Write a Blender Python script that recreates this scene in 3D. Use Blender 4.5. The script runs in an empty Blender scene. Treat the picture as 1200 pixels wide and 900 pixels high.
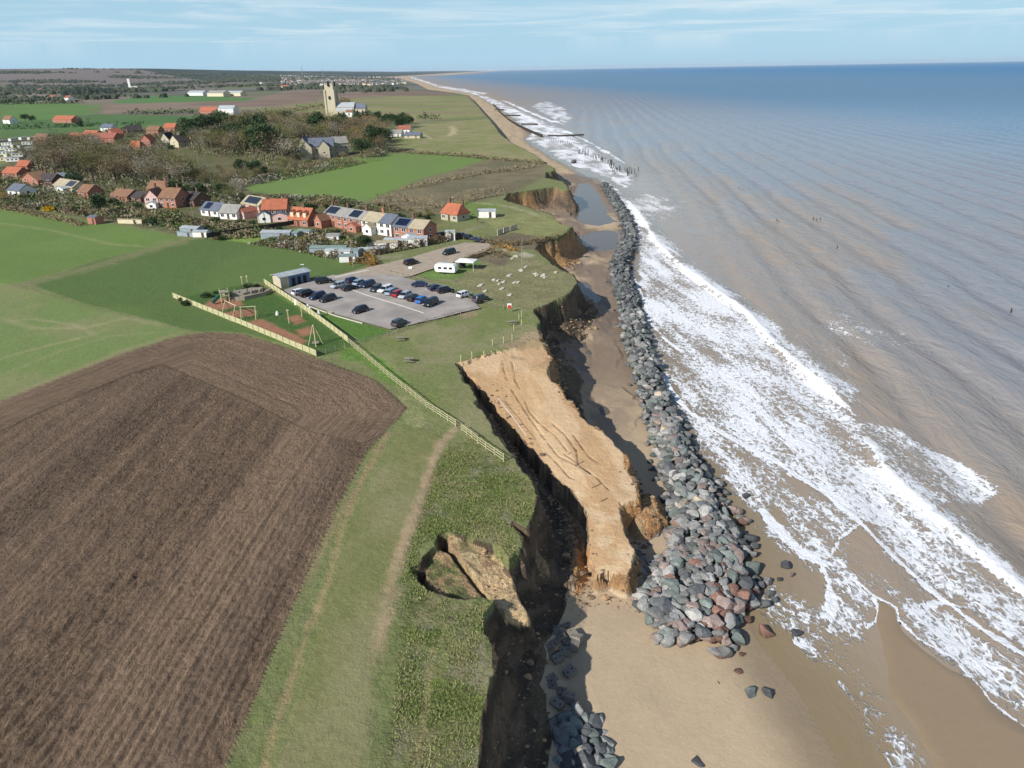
import bpy, bmesh, math, random
import numpy as np
from mathutils import Matrix, Vector
random.seed(7); rng = np.random.default_rng(11)
scene = bpy.context.scene
R = math.radians

# ------------------------------------------------------------------ camera, sky, sun, exposure
CAM_H = 60.0; PITCH = R(23.85); ROLL = R(1.02); FPX = 833.0      # focal length in pixels of the 1200 px wide photograph
cam_data = bpy.data.cameras.new('camera'); cam = bpy.data.objects.new('camera', cam_data)
scene.collection.objects.link(cam); scene.camera = cam
cam_data.sensor_width = 36.0; cam_data.lens = FPX / 1200 * 36; cam_data.clip_start = 0.5; cam_data.clip_end = 200000
Xl = Vector((1, 0, 0)); Ul = Vector((0, math.sin(PITCH), math.cos(PITCH))); Fw = Vector((0, math.cos(PITCH), -math.sin(PITCH)))
cr, sr = math.cos(ROLL), math.sin(ROLL)
camx = cr * Xl - sr * Ul; camy = sr * Xl + cr * Ul
m = Matrix.Identity(4)
for i in range(3):
    m[i][0] = camx[i]; m[i][1] = camy[i]; m[i][2] = -Fw[i]; m[i][3] = (0, 0, CAM_H)[i]
cam.matrix_world = m
scene.render.resolution_x = 1024; scene.render.resolution_y = 768

SUN_EL = R(34); SUN_DIR = Vector((0.75, 0.66, 0)).normalized()       # the way the shadows fall
world = bpy.data.worlds.new('World'); scene.world = world; world.use_nodes = True
wn = world.node_tree; wn.nodes.clear()
def N(tree, t, **kw):
    n = tree.nodes.new(t)
    for k, v in kw.items():
        if k.startswith('i_'):
            key = k[2:]; key = int(key) if key.isdigit() else key
            n.inputs[key].default_value = v
        else: setattr(n, k, v)
    return n
sky = N(wn, 'ShaderNodeTexSky', sky_type='NISHITA', sun_disc=False, sun_elevation=SUN_EL, altitude=50, air_density=1.0, dust_density=0.25, ozone_density=2.6)
# sun sits at -SUN_DIR; Nishita rotation is measured clockwise from +Y
sky.sun_rotation = math.atan2(-SUN_DIR.x, -SUN_DIR.y)
tc = N(wn, 'ShaderNodeTexCoord'); sep = N(wn, 'ShaderNodeSeparateXYZ'); wn.links.new(tc.outputs['Generated'], sep.inputs[0])
zc = N(wn, 'ShaderNodeMath', operation='MAXIMUM', i_1=0.035); wn.links.new(sep.outputs['Z'], zc.inputs[0])
dx = N(wn, 'ShaderNodeMath', operation='DIVIDE'); dy = N(wn, 'ShaderNodeMath', operation='DIVIDE')
wn.links.new(sep.outputs['X'], dx.inputs[0]); wn.links.new(zc.outputs[0], dx.inputs[1])
wn.links.new(sep.outputs['Y'], dy.inputs[0]); wn.links.new(zc.outputs[0], dy.inputs[1])
cmb = N(wn, 'ShaderNodeCombineXYZ'); wn.links.new(dx.outputs[0], cmb.inputs[0]); wn.links.new(dy.outputs[0], cmb.inputs[1])
mp = N(wn, 'ShaderNodeMapping'); mp.inputs['Scale'].default_value = (0.27, 0.27, 1); mp.inputs['Rotation'].default_value = (0, 0, R(12)); mp.inputs['Location'].default_value = (3.3, 1.2, 0)
wn.links.new(cmb.outputs[0], mp.inputs[0])
nz = N(wn, 'ShaderNodeTexNoise'); nz.inputs['Scale'].default_value = 0.9; nz.inputs['Detail'].default_value = 7; nz.inputs['Roughness'].default_value = 0.62; nz.inputs['Distortion'].default_value = 0.6
wn.links.new(mp.outputs[0], nz.inputs['Vector'])
rp = N(wn, 'ShaderNodeValToRGB'); rp.color_ramp.elements[0].position = 0.46; rp.color_ramp.elements[0].color = (0, 0, 0, 1); rp.color_ramp.elements[1].position = 0.82; rp.color_ramp.elements[1].color = (0.9, 0.9, 0.9, 1)
wn.links.new(nz.outputs['Fac'], rp.inputs[0])
mixc = N(wn, 'ShaderNodeMix', data_type='RGBA'); mixc.inputs[7].default_value = (9.6, 10.2, 10.4, 1)
fz_ = N(wn, 'ShaderNodeMapRange', i_1=0.012, i_2=0.05); wn.links.new(sep.outputs['Z'], fz_.inputs[0])
cm_ = N(wn, 'ShaderNodeMath', operation='MULTIPLY'); wn.links.new(rp.outputs[0], cm_.inputs[0]); wn.links.new(fz_.outputs[0], cm_.inputs[1]); wn.links.new(cm_.outputs[0], mixc.inputs[0])
tint = N(wn, 'ShaderNodeMix', data_type='RGBA', blend_type='MULTIPLY'); tint.inputs[0].default_value = 1; tint.inputs[7].default_value = (0.92, 1.0, 1.08, 1)
wn.links.new(sky.outputs[0], tint.inputs[6]); wn.links.new(tint.outputs[2], mixc.inputs[6])
hzf = N(wn, 'ShaderNodeMapRange', interpolation_type='SMOOTHSTEP', i_1=-0.02, i_2=0.34, i_3=0.96, i_4=0.0); wn.links.new(sep.outputs['Z'], hzf.inputs[0])
hzm = N(wn, 'ShaderNodeMix', data_type='RGBA'); hzm.inputs[7].default_value = (4.5, 7.2, 9.1, 1); wn.links.new(hzf.outputs[0], hzm.inputs[0]); wn.links.new(tint.outputs[2], hzm.inputs[6]); wn.links.new(hzm.outputs[2], mixc.inputs[6])
bg = N(wn, 'ShaderNodeBackground', i_Strength=0.08); wn.links.new(mixc.outputs[2], bg.inputs[0])
wo = N(wn, 'ShaderNodeOutputWorld'); wn.links.new(bg.outputs[0], wo.inputs[0])

sd_ = bpy.data.lights.new('sun', 'SUN'); sd_.energy = 5.0; sd_.angle = R(0.53); sd_.color = (1.0, 0.965, 0.91)
sun = bpy.data.objects.new('sun', sd_); scene.collection.objects.link(sun)
ldir = Vector((SUN_DIR.x * math.cos(SUN_EL), SUN_DIR.y * math.cos(SUN_EL), -math.sin(SUN_EL)))
sun.rotation_euler = ldir.to_track_quat('-Z', 'Y').to_euler()
scene.view_settings.view_transform = 'Standard'; scene.view_settings.look = 'None'; scene.view_settings.exposure = 0.22; scene.view_settings.gamma = 1
scene.view_settings.use_curve_mapping = False
scene.render.engine = 'CYCLES'
scene.cycles.max_bounces = 6; scene.cycles.volume_bounces = 0; scene.cycles.transparent_max_bounces = 6

# ------------------------------------------------------------------ survey helpers
def W(px, py, z=0.0):
    """where the sight line through a photograph point meets the level z: used to survey the site"""
    px = np.asarray(px, float); py = np.asarray(py, float)
    x = (px - 600) / FPX; y = -(py - 450) / FPX
    xl = cr * x + sr * y; yl = -sr * x + cr * y
    dz = yl * math.cos(PITCH) - math.sin(PITCH); dyy = math.cos(PITCH) + yl * math.sin(PITCH)
    t = (z - CAM_H) / dz
    return xl * t, dyy * t
def G(px, py, z=10.0):
    a, b = W(px, py, z); return Vector((float(a), float(b), z))
def poly(pts, z=10.0, extra=()):
    a = np.array(pts, float); x, y = W(a[:, 0], a[:, 1], z)
    return np.concatenate([np.stack([x, y], 1), np.array(extra, float).reshape(-1, 2)], 0)
def lin(r, g, b, k=1.0):
    f = lambda c: (c / 255) / 12.92 if c <= 10 else (((c / 255) + 0.055) / 1.055) ** 2.4
    return np.array([f(r) * k, f(g) * k, f(b) * k])
KC = 0.95
def pc(r_, g, b):
    c = lin(r_, g, b, KC); l = c @ np.array([.2126, .7152, .0722]); return c * .88 + l * .12 if r_ > g else c * .95 + l * .05

_lat = rng.random((512, 512)).astype(np.float32)
def vnoise(x, y, s, ox=0.0):
    u = x / s + ox * 17.3; v = y / s + ox * 9.1
    iu = np.floor(u).astype(np.int64); iv = np.floor(v).astype(np.int64); fu = u - iu; fv = v - iv
    fu = fu * fu * (3 - 2 * fu); fv = fv * fv * (3 - 2 * fv)
    a = _lat[iu & 511, iv & 511]; b = _lat[(iu + 1) & 511, iv & 511]; c = _lat[iu & 511, (iv + 1) & 511]; d = _lat[(iu + 1) & 511, (iv + 1) & 511]
    return (a + (b - a) * fu) * (1 - fv) + (c + (d - c) * fu) * fv
def fbm(x, y, s, o=4, ox=0.0, gain=0.5):
    t = 0; a = 1; n = 0
    for k in range(o):
        t = t + a * vnoise(x, y, s / 2 ** k, ox + k * 1.7); n += a; a *= gain
    return t / n
def sstep(a, b, x):
    t = np.clip((x - a) / (b - a), 0, 1); return t * t * (3 - 2 * t)
def sdist(x, y, P, reach=None):
    """signed distance to polygon P, positive inside; beyond reach of its box just -reach"""
    out = np.full(x.shape, -1e9 if reach is None else -float(reach))
    if reach is not None:
        sel = (x > P[:, 0].min() - reach) & (x < P[:, 0].max() + reach) & (y > P[:, 1].min() - reach) & (y < P[:, 1].max() + reach)
    else: sel = np.ones(x.shape, bool)
    X = x[sel]; Y = y[sel]; d2 = np.full(X.shape, 1e18); ins = np.zeros(X.shape, bool)
    for i in range(len(P)):
        ax, ay = P[i]; bx, by = P[(i + 1) % len(P)]
        ex, ey = bx - ax, by - ay; L = ex * ex + ey * ey
        if L < 1e-12: continue
        t = np.clip(((X - ax) * ex + (Y - ay) * ey) / L, 0, 1)
        d2 = np.minimum(d2, (X - ax - t * ex) ** 2 + (Y - ay - t * ey) ** 2)
        c = (ay > Y) != (by > Y)
        if ey != 0: ins ^= c & (X < ex * (Y - ay) / ey + ax)
    out[sel] = np.where(ins, 1, -1) * np.sqrt(d2)
    if reach is not None: out = np.maximum(out, -reach)
    return out
def ldist(x, y, P, reach=20.0):
    """distance to polyline, and the position along it 0..1"""
    out = np.full(x.shape, float(reach)); par = np.zeros(x.shape)
    sel = (x > P[:, 0].min() - reach) & (x < P[:, 0].max() + reach) & (y > P[:, 1].min() - reach) & (y < P[:, 1].max() + reach)
    X = x[sel]; Y = y[sel]; d = np.full(X.shape, float(reach)); pr = np.zeros(X.shape); n = len(P) - 1
    for i in range(n):
        ax, ay = P[i]; ex, ey = P[i + 1] - P[i]; L = ex * ex + ey * ey + 1e-9
        t = np.clip(((X - ax) * ex + (Y - ay) * ey) / L, 0, 1)
        q = np.sqrt((X - ax - t * ex) ** 2 + (Y - ay - t * ey) ** 2); b = q < d
        d = np.where(b, q, d); pr = np.where(b, (i + t) / n, pr)
    out[sel] = d; par[sel] = pr
    return out, par

# ------------------------------------------------------------------ tagging and mesh helpers
col = scene.collection
def tag(o, label=None, cat=None, group=None, kind=None):
    if label: o['label'] = label
    if cat: o['category'] = cat
    if group: o['group'] = group
    if kind: o['kind'] = kind
    return o
def empty(name, loc, rz=0.0, label=None, cat=None, group=None):
    o = bpy.data.objects.new(name, None); col.objects.link(o); o.location = loc; o.rotation_euler = (0, 0, rz); o.empty_display_size = 0.3
    return tag(o, label, cat, group)
def copy_tree(o, parent=None):
    c = o.copy(); col.objects.link(c); c.parent = parent
    for ch in o.children: copy_tree(ch, c)
    return c
def np_mesh(name, V, F, mats, smooth=False, attrs=None, matidx=None):
    """V (n,3), F (m,3|4) arrays -> mesh"""
    V = np.ascontiguousarray(V, np.float32); F = np.ascontiguousarray(F, np.int32); k = F.shape[1]
    me = bpy.data.meshes.new(name); me.vertices.add(len(V)); me.vertices.foreach_set('co', V.ravel())
    me.loops.add(F.size); me.loops.foreach_set('vertex_index', F.ravel())
    me.polygons.add(len(F)); me.polygons.foreach_set('loop_start', np.arange(0, F.size, k, dtype=np.int32)); me.polygons.foreach_set('loop_total', np.full(len(F), k, np.int32))
    if matidx is not None: me.polygons.foreach_set('material_index', np.ascontiguousarray(matidx, np.int32))
    me.polygons.foreach_set('use_smooth', np.full(len(F), smooth, bool))
    for mt in (mats if isinstance(mats, (list, tuple)) else [mats]): me.materials.append(mt)
    for an, av in (attrs or {}).items():
        av = np.asarray(av, np.float32)
        if av.ndim == 1: a = me.attributes.new(an, 'FLOAT', 'POINT'); a.data.foreach_set('value', av.ravel())
        else: a = me.attributes.new(an, 'FLOAT_VECTOR', 'POINT'); a.data.foreach_set('vector', av.ravel())
    me.update(calc_edges=True)
    return me
def link(name, me, parent=None, loc=None):
    o = bpy.data.objects.new(name, me); col.objects.link(o)
    if parent is not None: o.parent = parent
    if loc is not None: o.location = loc
    return o
class MB:
    """collects simple solids, then makes ONE mesh"""
    def __init__(s): s.v = []; s.f = []; s.mi = []
    def add(s, vs, fs, mi=0):
        b = len(s.v); s.v += [tuple(v) for v in vs]; s.f += [tuple(b + i for i in f) for f in fs]; s.mi += [mi] * len(fs)
    def box(s, c, size, rz=0.0, mi=0, top=1.0):
        hx, hy, hz = size[0] / 2, size[1] / 2, size[2] / 2; ca, sa = math.cos(rz), math.sin(rz); vs = []
        for z in (-1, 1):
            k = 1.0 if z < 0 else top
            for x, y in ((-1, -1), (1, -1), (1, 1), (-1, 1)):
                X, Y = x * hx * k, y * hy * k; vs.append((c[0] + X * ca - Y * sa, c[1] + X * sa + Y * ca, c[2] + z * hz))
        s.add(vs, [(3, 2, 1, 0), (4, 5, 6, 7), (0, 1, 5, 4), (1, 2, 6, 5), (2, 3, 7, 6), (3, 0, 4, 7)], mi)
    def bar(s, a, b, w, h=None, mi=0):
        a = Vector(a); b = Vector(b); h = h or w; d = (b - a).normalized()
        u = d.cross(Vector((0, 0, 1)))
        if u.length < 1e-3: u = Vector((1, 0, 0))
        u.normalize(); v = u.cross(d); vs = []
        for p in (a, b):
            for i, j in ((-1, -1), (1, -1), (1, 1), (-1, 1)): vs.append(p + u * i * w / 2 + v * j * h / 2)
        s.add(vs, [(3, 2, 1, 0), (4, 5, 6, 7), (0, 1, 5, 4), (1, 2, 6, 5), (2, 3, 7, 6), (3, 0, 4, 7)], mi)
    def tube(s, a, b, r0, r1=None, n=6, mi=0):
        a = Vector(a); b = Vector(b); r1 = r0 if r1 is None else r1; d = (b - a).normalized()
        u = d.cross(Vector((0, 0, 1)))
        if u.length < 1e-3: u = Vector((1, 0, 0))
        u.normalize(); v = u.cross(d)
        vs = [p + (u * math.cos(k * 2 * math.pi / n) + v * math.sin(k * 2 * math.pi / n)) * r for p, r in ((a, r0), (b, r1)) for k in range(n)]
        fs = [(k, (k + 1) % n, n + (k + 1) % n, n + k) for k in range(n)] + [tuple(range(n - 1, -1, -1)), tuple(range(n, 2 * n))]
        s.add(vs, fs, mi)
    def prism(s, pts, z0, z1, mi=0):
        n = len(pts); vs = [(p[0], p[1], z0) for p in pts] + [(p[0], p[1], z1) for p in pts]
        s.add(vs, [tuple(range(n - 1, -1, -1)), tuple(range(n, 2 * n))] + [(k, (k + 1) % n, n + (k + 1) % n, n + k) for k in range(n)], mi)
    def mesh(s, name, mats, smooth=False):
        me = bpy.data.meshes.new(name); me.from_pydata(s.v, [], s.f)
        for mt in (mats if isinstance(mats, (list, tuple)) else [mats]): me.materials.append(mt)
        me.polygons.foreach_set('material_index', s.mi)
        if smooth: me.polygons.foreach_set('use_smooth', [True] * len(s.f)); me.set_sharp_from_angle(angle=R(35))
        me.update(); return me
    def build(s, name, mats, parent=None, smooth=False, loc=None): return link(name, s.mesh(name, mats, smooth), parent, loc)

# ------------------------------------------------------------------ materials
def mat(name, color, rough=0.8, metal=0.0, noise=0.0, nscale=3.0, spec=0.3, bump=0.0, objvar=0.0, coat=0.0, attr=None):
    M = bpy.data.materials.new(name); M.use_nodes = True; t = M.node_tree; b = t.nodes['Principled BSDF']
    b.inputs['Roughness'].default_value = rough; b.inputs['Metallic'].default_value = metal; b.inputs['Specular IOR Level'].default_value = spec; b.inputs['Coat Weight'].default_value = coat
    c = N(t, 'ShaderNodeRGB'); c.outputs[0].default_value = (*color[:3], 1); out = c.outputs[0]
    if attr:
        a = N(t, 'ShaderNodeAttribute', attribute_name=attr); out = a.outputs['Color']
    if noise or bump:
        co = N(t, 'ShaderNodeTexCoord'); g = N(t, 'ShaderNodeTexNoise'); g.inputs['Scale'].default_value = nscale; g.inputs['Detail'].default_value = 5
        t.links.new(co.outputs['Object'], g.inputs['Vector'])
    if noise:
        mr = N(t, 'ShaderNodeMapRange', i_1=0.25, i_2=0.75, i_3=1 - noise, i_4=1 + noise); t.links.new(g.outputs['Fac'], mr.inputs[0])
        mx = N(t, 'ShaderNodeMix', data_type='RGBA', blend_type='MULTIPLY'); mx.inputs[0].default_value = 1
        t.links.new(out, mx.inputs[6]); t.links.new(mr.outputs[0], mx.inputs[7]); out = mx.outputs[2]
    if objvar:
        oi = N(t, 'ShaderNodeObjectInfo'); mr2 = N(t, 'ShaderNodeMapRange', i_1=0.0, i_2=1.0, i_3=1 - objvar, i_4=1 + objvar); t.links.new(oi.outputs['Random'], mr2.inputs[0])
        mx2 = N(t, 'ShaderNodeMix', data_type='RGBA', blend_type='MULTIPLY'); mx2.inputs[0].default_value = 1
        t.links.new(out, mx2.inputs[6]); t.links.new(mr2.outputs[0], mx2.inputs[7]); out = mx2.outputs[2]
    t.links.new(out, b.inputs['Base Color'])
    if bump:
        bn = N(t, 'ShaderNodeBump', i_Strength=0.6, i_Distance=bump); t.links.new(g.outputs['Fac'], bn.inputs['Height']); t.links.new(bn.outputs[0], b.inputs['Normal'])
    return M

def mat_ground(name, fine=((0.35, 0.35), (1.6, 0.3), (9.0, 0.25)), bump=0.12, bscale=1.5, rough=0.95, kind='soil'):
    """albedo laid out per vertex in 'acol'; grain of several sizes and relief are added here"""
    M = bpy.data.materials.new(name); M.use_nodes = True; t = M.node_tree; b = t.nodes['Principled BSDF']
    b.inputs['Roughness'].default_value = rough; b.inputs['Specular IOR Level'].default_value = 0.15
    a = N(t, 'ShaderNodeAttribute', attribute_name='acol'); p = N(t, 'ShaderNodeAttribute', attribute_name='par')
    ps = N(t, 'ShaderNodeSeparateXYZ'); t.links.new(p.outputs['Vector'], ps.inputs[0])
    g = N(t, 'ShaderNodeNewGeometry'); out = a.outputs['Color']; prev = None
    src = g.outputs['Position']
    if kind == 'plough':
        fa = N(t, 'ShaderNodeAttribute', attribute_name='fur'); src2 = fa.outputs['Vector']
    for sc, am in fine:
        n = N(t, 'ShaderNodeTexNoise'); n.inputs['Scale'].default_value = 1.0 / sc; n.inputs['Detail'].default_value = 3; n.inputs['Roughness'].default_value = 0.65
        if kind == 'plough' and sc < 3: t.links.new(src2, n.inputs['Vector'])
        else: t.links.new(src, n.inputs['Vector'])
        # amplitude scaled by par.x
        s = N(t, 'ShaderNodeMath', operation='SUBTRACT', i_1=0.5); t.links.new(n.outputs['Fac'], s.inputs[0])
        mu = N(t, 'ShaderNodeMath', operation='MULTIPLY', i_1=am * 4); t.links.new(s.outputs[0], mu.inputs[0])
        mv = N(t, 'ShaderNodeMath', operation='MULTIPLY'); t.links.new(mu.outputs[0], mv.inputs[0]); t.links.new(ps.outputs['X'], mv.inputs[1])
        prev2 = N(t, 'ShaderNodeMath', operation='ADD', i_1=1.0 if prev is None else 0.0); t.links.new(mv.outputs[0], prev2.inputs[0])
        if prev is not None: t.links.new(prev.outputs[0], prev2.inputs[1])
        prev = prev2
    cl = N(t, 'ShaderNodeClamp', i_Min=0.25, i_Max=2.2); t.links.new(prev.outputs[0], cl.inputs[0])
    mx = N(t, 'ShaderNodeMix', data_type='RGBA', blend_type='MULTIPLY'); mx.inputs[0].default_value = 1
    t.links.new(out, mx.inputs[6]); t.links.new(cl.outputs[0], mx.inputs[7]); out = mx.outputs[2]
    if kind == 'grass':      # straw-coloured tufts among the green
        n = N(t, 'ShaderNodeTexNoise'); n.inputs['Scale'].default_value = 0.9; n.inputs['Detail'].default_value = 6; n.inputs['Roughness'].default_value = 0.75; t.links.new(src, n.inputs['Vector'])
        mr = N(t, 'ShaderNodeMapRange', i_1=0.47, i_2=0.66, i_3=0.0, i_4=0.55); t.links.new(n.outputs['Fac'], mr.inputs[0])
        mm = N(t, 'ShaderNodeMath', operation='MULTIPLY'); t.links.new(mr.outputs[0], mm.inputs[0]); t.links.new(ps.outputs['X'], mm.inputs[1])
        m2 = N(t, 'ShaderNodeMix', data_type='RGBA'); m2.inputs[7].default_value = (*pc(150, 138, 96), 1)
        t.links.new(mm.outputs[0], m2.inputs[0]); t.links.new(out, m2.inputs[6]); out = m2.outputs[2]
    t.links.new(out, b.inputs['Base Color'])
    if kind == 'sand':       # wet where par.z says so
        mr = N(t, 'ShaderNodeMapRange', i_1=0.0, i_2=1.0, i_3=0.9, i_4=0.28); t.links.new(ps.outputs['Z'], mr.inputs[0]); t.links.new(mr.outputs[0], b.inputs['Roughness'])
        sp = N(t, 'ShaderNodeMapRange', i_1=0.0, i_2=1.0, i_3=0.1, i_4=0.5); t.links.new(ps.outputs['Z'], sp.inputs[0]); t.links.new(sp.outputs[0], b.inputs['Specular IOR Level'])
    bn0 = N(t, 'ShaderNodeTexNoise'); bn0.inputs['Scale'].default_value = 1.0 / bscale; bn0.inputs['Detail'].default_value = 7; bn0.inputs['Roughness'].default_value = 0.7
    t.links.new(src2 if kind == 'plough' else src, bn0.inputs['Vector'])
    bm_ = N(t, 'ShaderNodeMath', operation='MULTIPLY'); t.links.new(bn0.outputs['Fac'], bm_.inputs[0]); t.links.new(ps.outputs['Y'], bm_.inputs[1])
    bu = N(t, 'ShaderNodeBump', i_Strength=1.0, i_Distance=bump); t.links.new(bm_.outputs[0], bu.inputs['Height']); t.links.new(bu.outputs[0], b.inputs['Normal'])
    return M
M_grass = mat_ground('grass_soil', ((0.22, 0.30), (0.9, 0.28), (6.0, 0.14)), bump=0.5, bscale=0.8, kind='grass')
M_plough = mat_ground('ploughed_soil', ((0.30, 0.46), (0.9, 0.26), (9.0, 0.12)), bump=0.9, bscale=0.55, kind='plough')
M_sand = mat_ground('beach_sand', ((0.12, 0.16), (0.8, 0.10), (5.0, 0.10)), bump=0.10, bscale=0.5, kind='sand')
M_ramp = mat_ground('ramp_earth', ((0.15, 0.16), (0.9, 0.12), (5.0, 0.14)), bump=0.30, bscale=0.7)
M_cliff = mat_ground('cliff_earth', ((0.3, 0.35), (1.5, 0.30), (7.0, 0.2)), bump=1.0, bscale=1.2)
M_far = mat_ground('farmland_soil', ((6.0, 0.12), (60.0, 0.16), (400.0, 0.10)), bump=0.0, bscale=3)
# ------------------------------------------------------------------ survey of the site (outlines read off the photograph, laid on the ground)
T_px = [(556, 1000), (560, 900), (563, 840), (578, 790), (575, 755), (566, 735), (568, 722), (580, 705), (567, 700), (545, 703), (512, 697), (490, 684), (487, 668), (493, 655), (502, 647), (514, 640), (512, 627), (522, 624), (552, 630),
        (576, 637), (596, 660), (605, 650), (612, 640), (610, 628), (600, 618), (592, 613), (602, 610), (617, 619), (625, 602), (628, 580), (622, 562), (605, 540), (588, 518), (572, 492), (556, 462), (545, 442), (533, 426), (562, 417), (600, 408),
        (618, 400), (634, 396), (630, 385), (634, 377), (625, 362), (640, 357), (657, 350), (670, 340), (678, 330), (672, 322), (660, 315), (647, 309), (636, 298), (626, 291), (635, 285), (652, 281), (664, 272), (672, 265), (657, 262), (647, 251),
        (630, 246), (612, 241), (591, 234), (596, 228), (609, 225), (630, 222), (650, 219), (656, 222), (668, 222), (660, 212), (640, 208), (640, 202), (652, 200), (647, 195), (640, 191), (625, 180), (600, 167), (587, 157), (580, 147), (572, 137), (564, 128),
        (557, 120), (550, 112), (535, 109), (502, 105), (490, 98.5), (478, 94.5), (468, 91.5)]
T = poly(T_px, 10.0, [(-1500, 9000), (-1500, 60000), (-60000, 60000), (-60000, -60), (-3, -60)])
WL_px = [(1000, 1000), (985, 900), (962, 860), (935, 812), (905, 775), (885, 745), (868, 712), (856, 640), (830, 590), (800, 520), (776, 460), (756, 410), (746, 370), (742, 320), (744, 290), (730, 250), (714, 222), (700, 209), (688, 207), (675, 200),
         (650, 186), (628, 172), (616, 163), (622, 156), (612, 148), (600, 139), (585, 127), (570, 118), (556, 111), (540, 107.2), (515, 103), (497, 96.6), (484, 92.5), (476, 89.3)]
WL = poly(WL_px, 0.0, [(-900, 12000), (-500, 80000), (90000, 80000), (90000, -60), (60, -60)])
BAR = poly([(1030, 703), (1050, 714), (1060, 742), (1090, 768), (1135, 800), (1160, 832), (1210, 866), (1240, 960), (1130, 960), (1080, 870), (1052, 820), (1036, 770), (1026, 730)], 0.0)
RAMP = poly([(533, 426), (562, 417), (600, 408), (622, 398)], 9.6)
RAMP = np.concatenate([RAMP, poly([(640, 402)], 9.3), poly([(646, 440)], 8.8), poly([(668, 470), (698, 492)], 8.2), poly([(722, 508), (731, 522), (733, 537)], 7.2), poly([(745, 558), (748, 574), (736, 578)], 6.2),
                       poly([(728, 590), (733, 612), (746, 636), (741, 652)], 5.2), poly([(735, 668), (716, 664), (696, 668)], 4.3), poly([(692, 650), (690, 620)], 4.8), poly([(688, 592), (672, 570)], 5.6), poly([(650, 545), (625, 518)], 7.0), poly([(592, 482), (560, 450)], 8.6)])
RA0 = np.array(W(590, 412, 9.6)); RA1 = np.array(W(715, 664, 4.3)); RAd = (RA1 - RA0); RAL = np.linalg.norm(RAd); RAd /= RAL
BLK_A = poly([(497, 656), (504, 646), (514, 640), (530, 652), (548, 672), (564, 692), (568, 700), (545, 701), (518, 693), (500, 682)], 9.4)
BLK_B = poly([(523, 624), (552, 627), (580, 634), (600, 656), (603, 680), (616, 702), (592, 706), (575, 694), (556, 670), (534, 646)], 9.3)
BLK_C = poly([(601, 612), (612, 614), (628, 628), (640, 640), (628, 640), (612, 626)], 8.0)
MOUND = poly([(748, 585), (758, 572), (768, 578), (775, 596), (766, 604), (752, 612), (742, 604)], 3.0)

PLOUGH = poly([(-30, 482), (60, 447), (140, 416), (205, 395), (240, 389), (285, 392), (350, 412), (440, 446), (477, 478), (458, 500), (430, 530), (398, 590), (370, 650), (330, 742), (300, 815), (263, 902), (225, 1000), (-300, 1100), (-500, 700)])
PLH = poly([(-30, 482), (60, 447), (140, 416), (205, 395), (240, 389), (285, 392), (350, 412), (440, 446), (477, 478), (458, 505), (425, 520), (360, 505), (290, 470), (220, 440), (190, 428), (150, 440), (60, 478), (-30, 520)])
LEFTF = poly([(-200, 320), (15, 333), (100, 358), (180, 378), (225, 390), (150, 412), (60, 447), (-30, 482), (-200, 560)])
TOPF = poly([(-200, 236), (0, 244), (60, 252), (115, 260), (150, 266), (205, 276), (212, 283), (120, 303), (30, 330), (-200, 360)])
FIELD = poly([(212, 283), (240, 279), (300, 286), (350, 294), (420, 308), (430, 312), (372, 330), (330, 344), (318, 336), (300, 330), (270, 338), (230, 345), (203, 350), (290, 384), (370, 418), (350, 410), (285, 390), (225, 388), (180, 376), (100, 356), (30, 332), (120, 303)])
PLAYG = poly([(206, 350), (240, 342), (280, 334), (308, 335), (420, 404), (400, 412), (372, 418)])
VERGE = poly([(316, 342), (345, 352), (393, 369), (457, 388), (440, 396), (425, 402)])
CARP_px = [(330, 342), (346, 352), (393, 369), (457, 387), (510, 375), (563, 362), (553, 352), (520, 341), (478, 327), (455, 322), (420, 324), (390, 323), (360, 331)]
ROAD_px = [(384, 326), (410, 320), (440, 312), (480, 303), (520, 291), (546, 285), (573, 286), (577, 291), (560, 299), (530, 309), (500, 318), (480, 325), (455, 326)]
LAWN = poly([(398, 412), (458, 390), (520, 375), (565, 363), (600, 358), (625, 362), (632, 385), (632, 396), (600, 408), (562, 417), (533, 426), (545, 442), (565, 475), (600, 535), (590, 540), (535, 500), (460, 448)])
STRIP = poly([(468, 500), (500, 505), (525, 520), (505, 555), (492, 600), (470, 660), (455, 720), (440, 800), (432, 920), (425, 1000), (295, 1000), (320, 890), (350, 800), (378, 700), (410, 610), (445, 540)])
MEAD = poly([(275, 214), (340, 198), (400, 186), (470, 179), (545, 182), (572, 186), (540, 196), (500, 208), (465, 222), (430, 236), (360, 232), (300, 226)])
SCRUB = poly([(430, 238), (465, 222), (500, 208), (545, 196), (575, 186), (642, 192), (640, 206), (610, 222), (560, 238), (520, 250), (470, 252)])
HEATH = poly([(462, 178), (452, 160), (480, 146), (560, 140), (575, 138), (640, 191), (572, 187)])
FARS = poly([(300, 128), (378, 116), (470, 112), (545, 112), (560, 125), (570, 138), (500, 141), (420, 150), (330, 140)])
FB = poly([(505, 107), (545, 111), (470, 112), (378, 117), (330, 125), (170, 129), (120, 134), (120, 122), (290, 118), (340, 106), (400, 104)])
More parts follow.
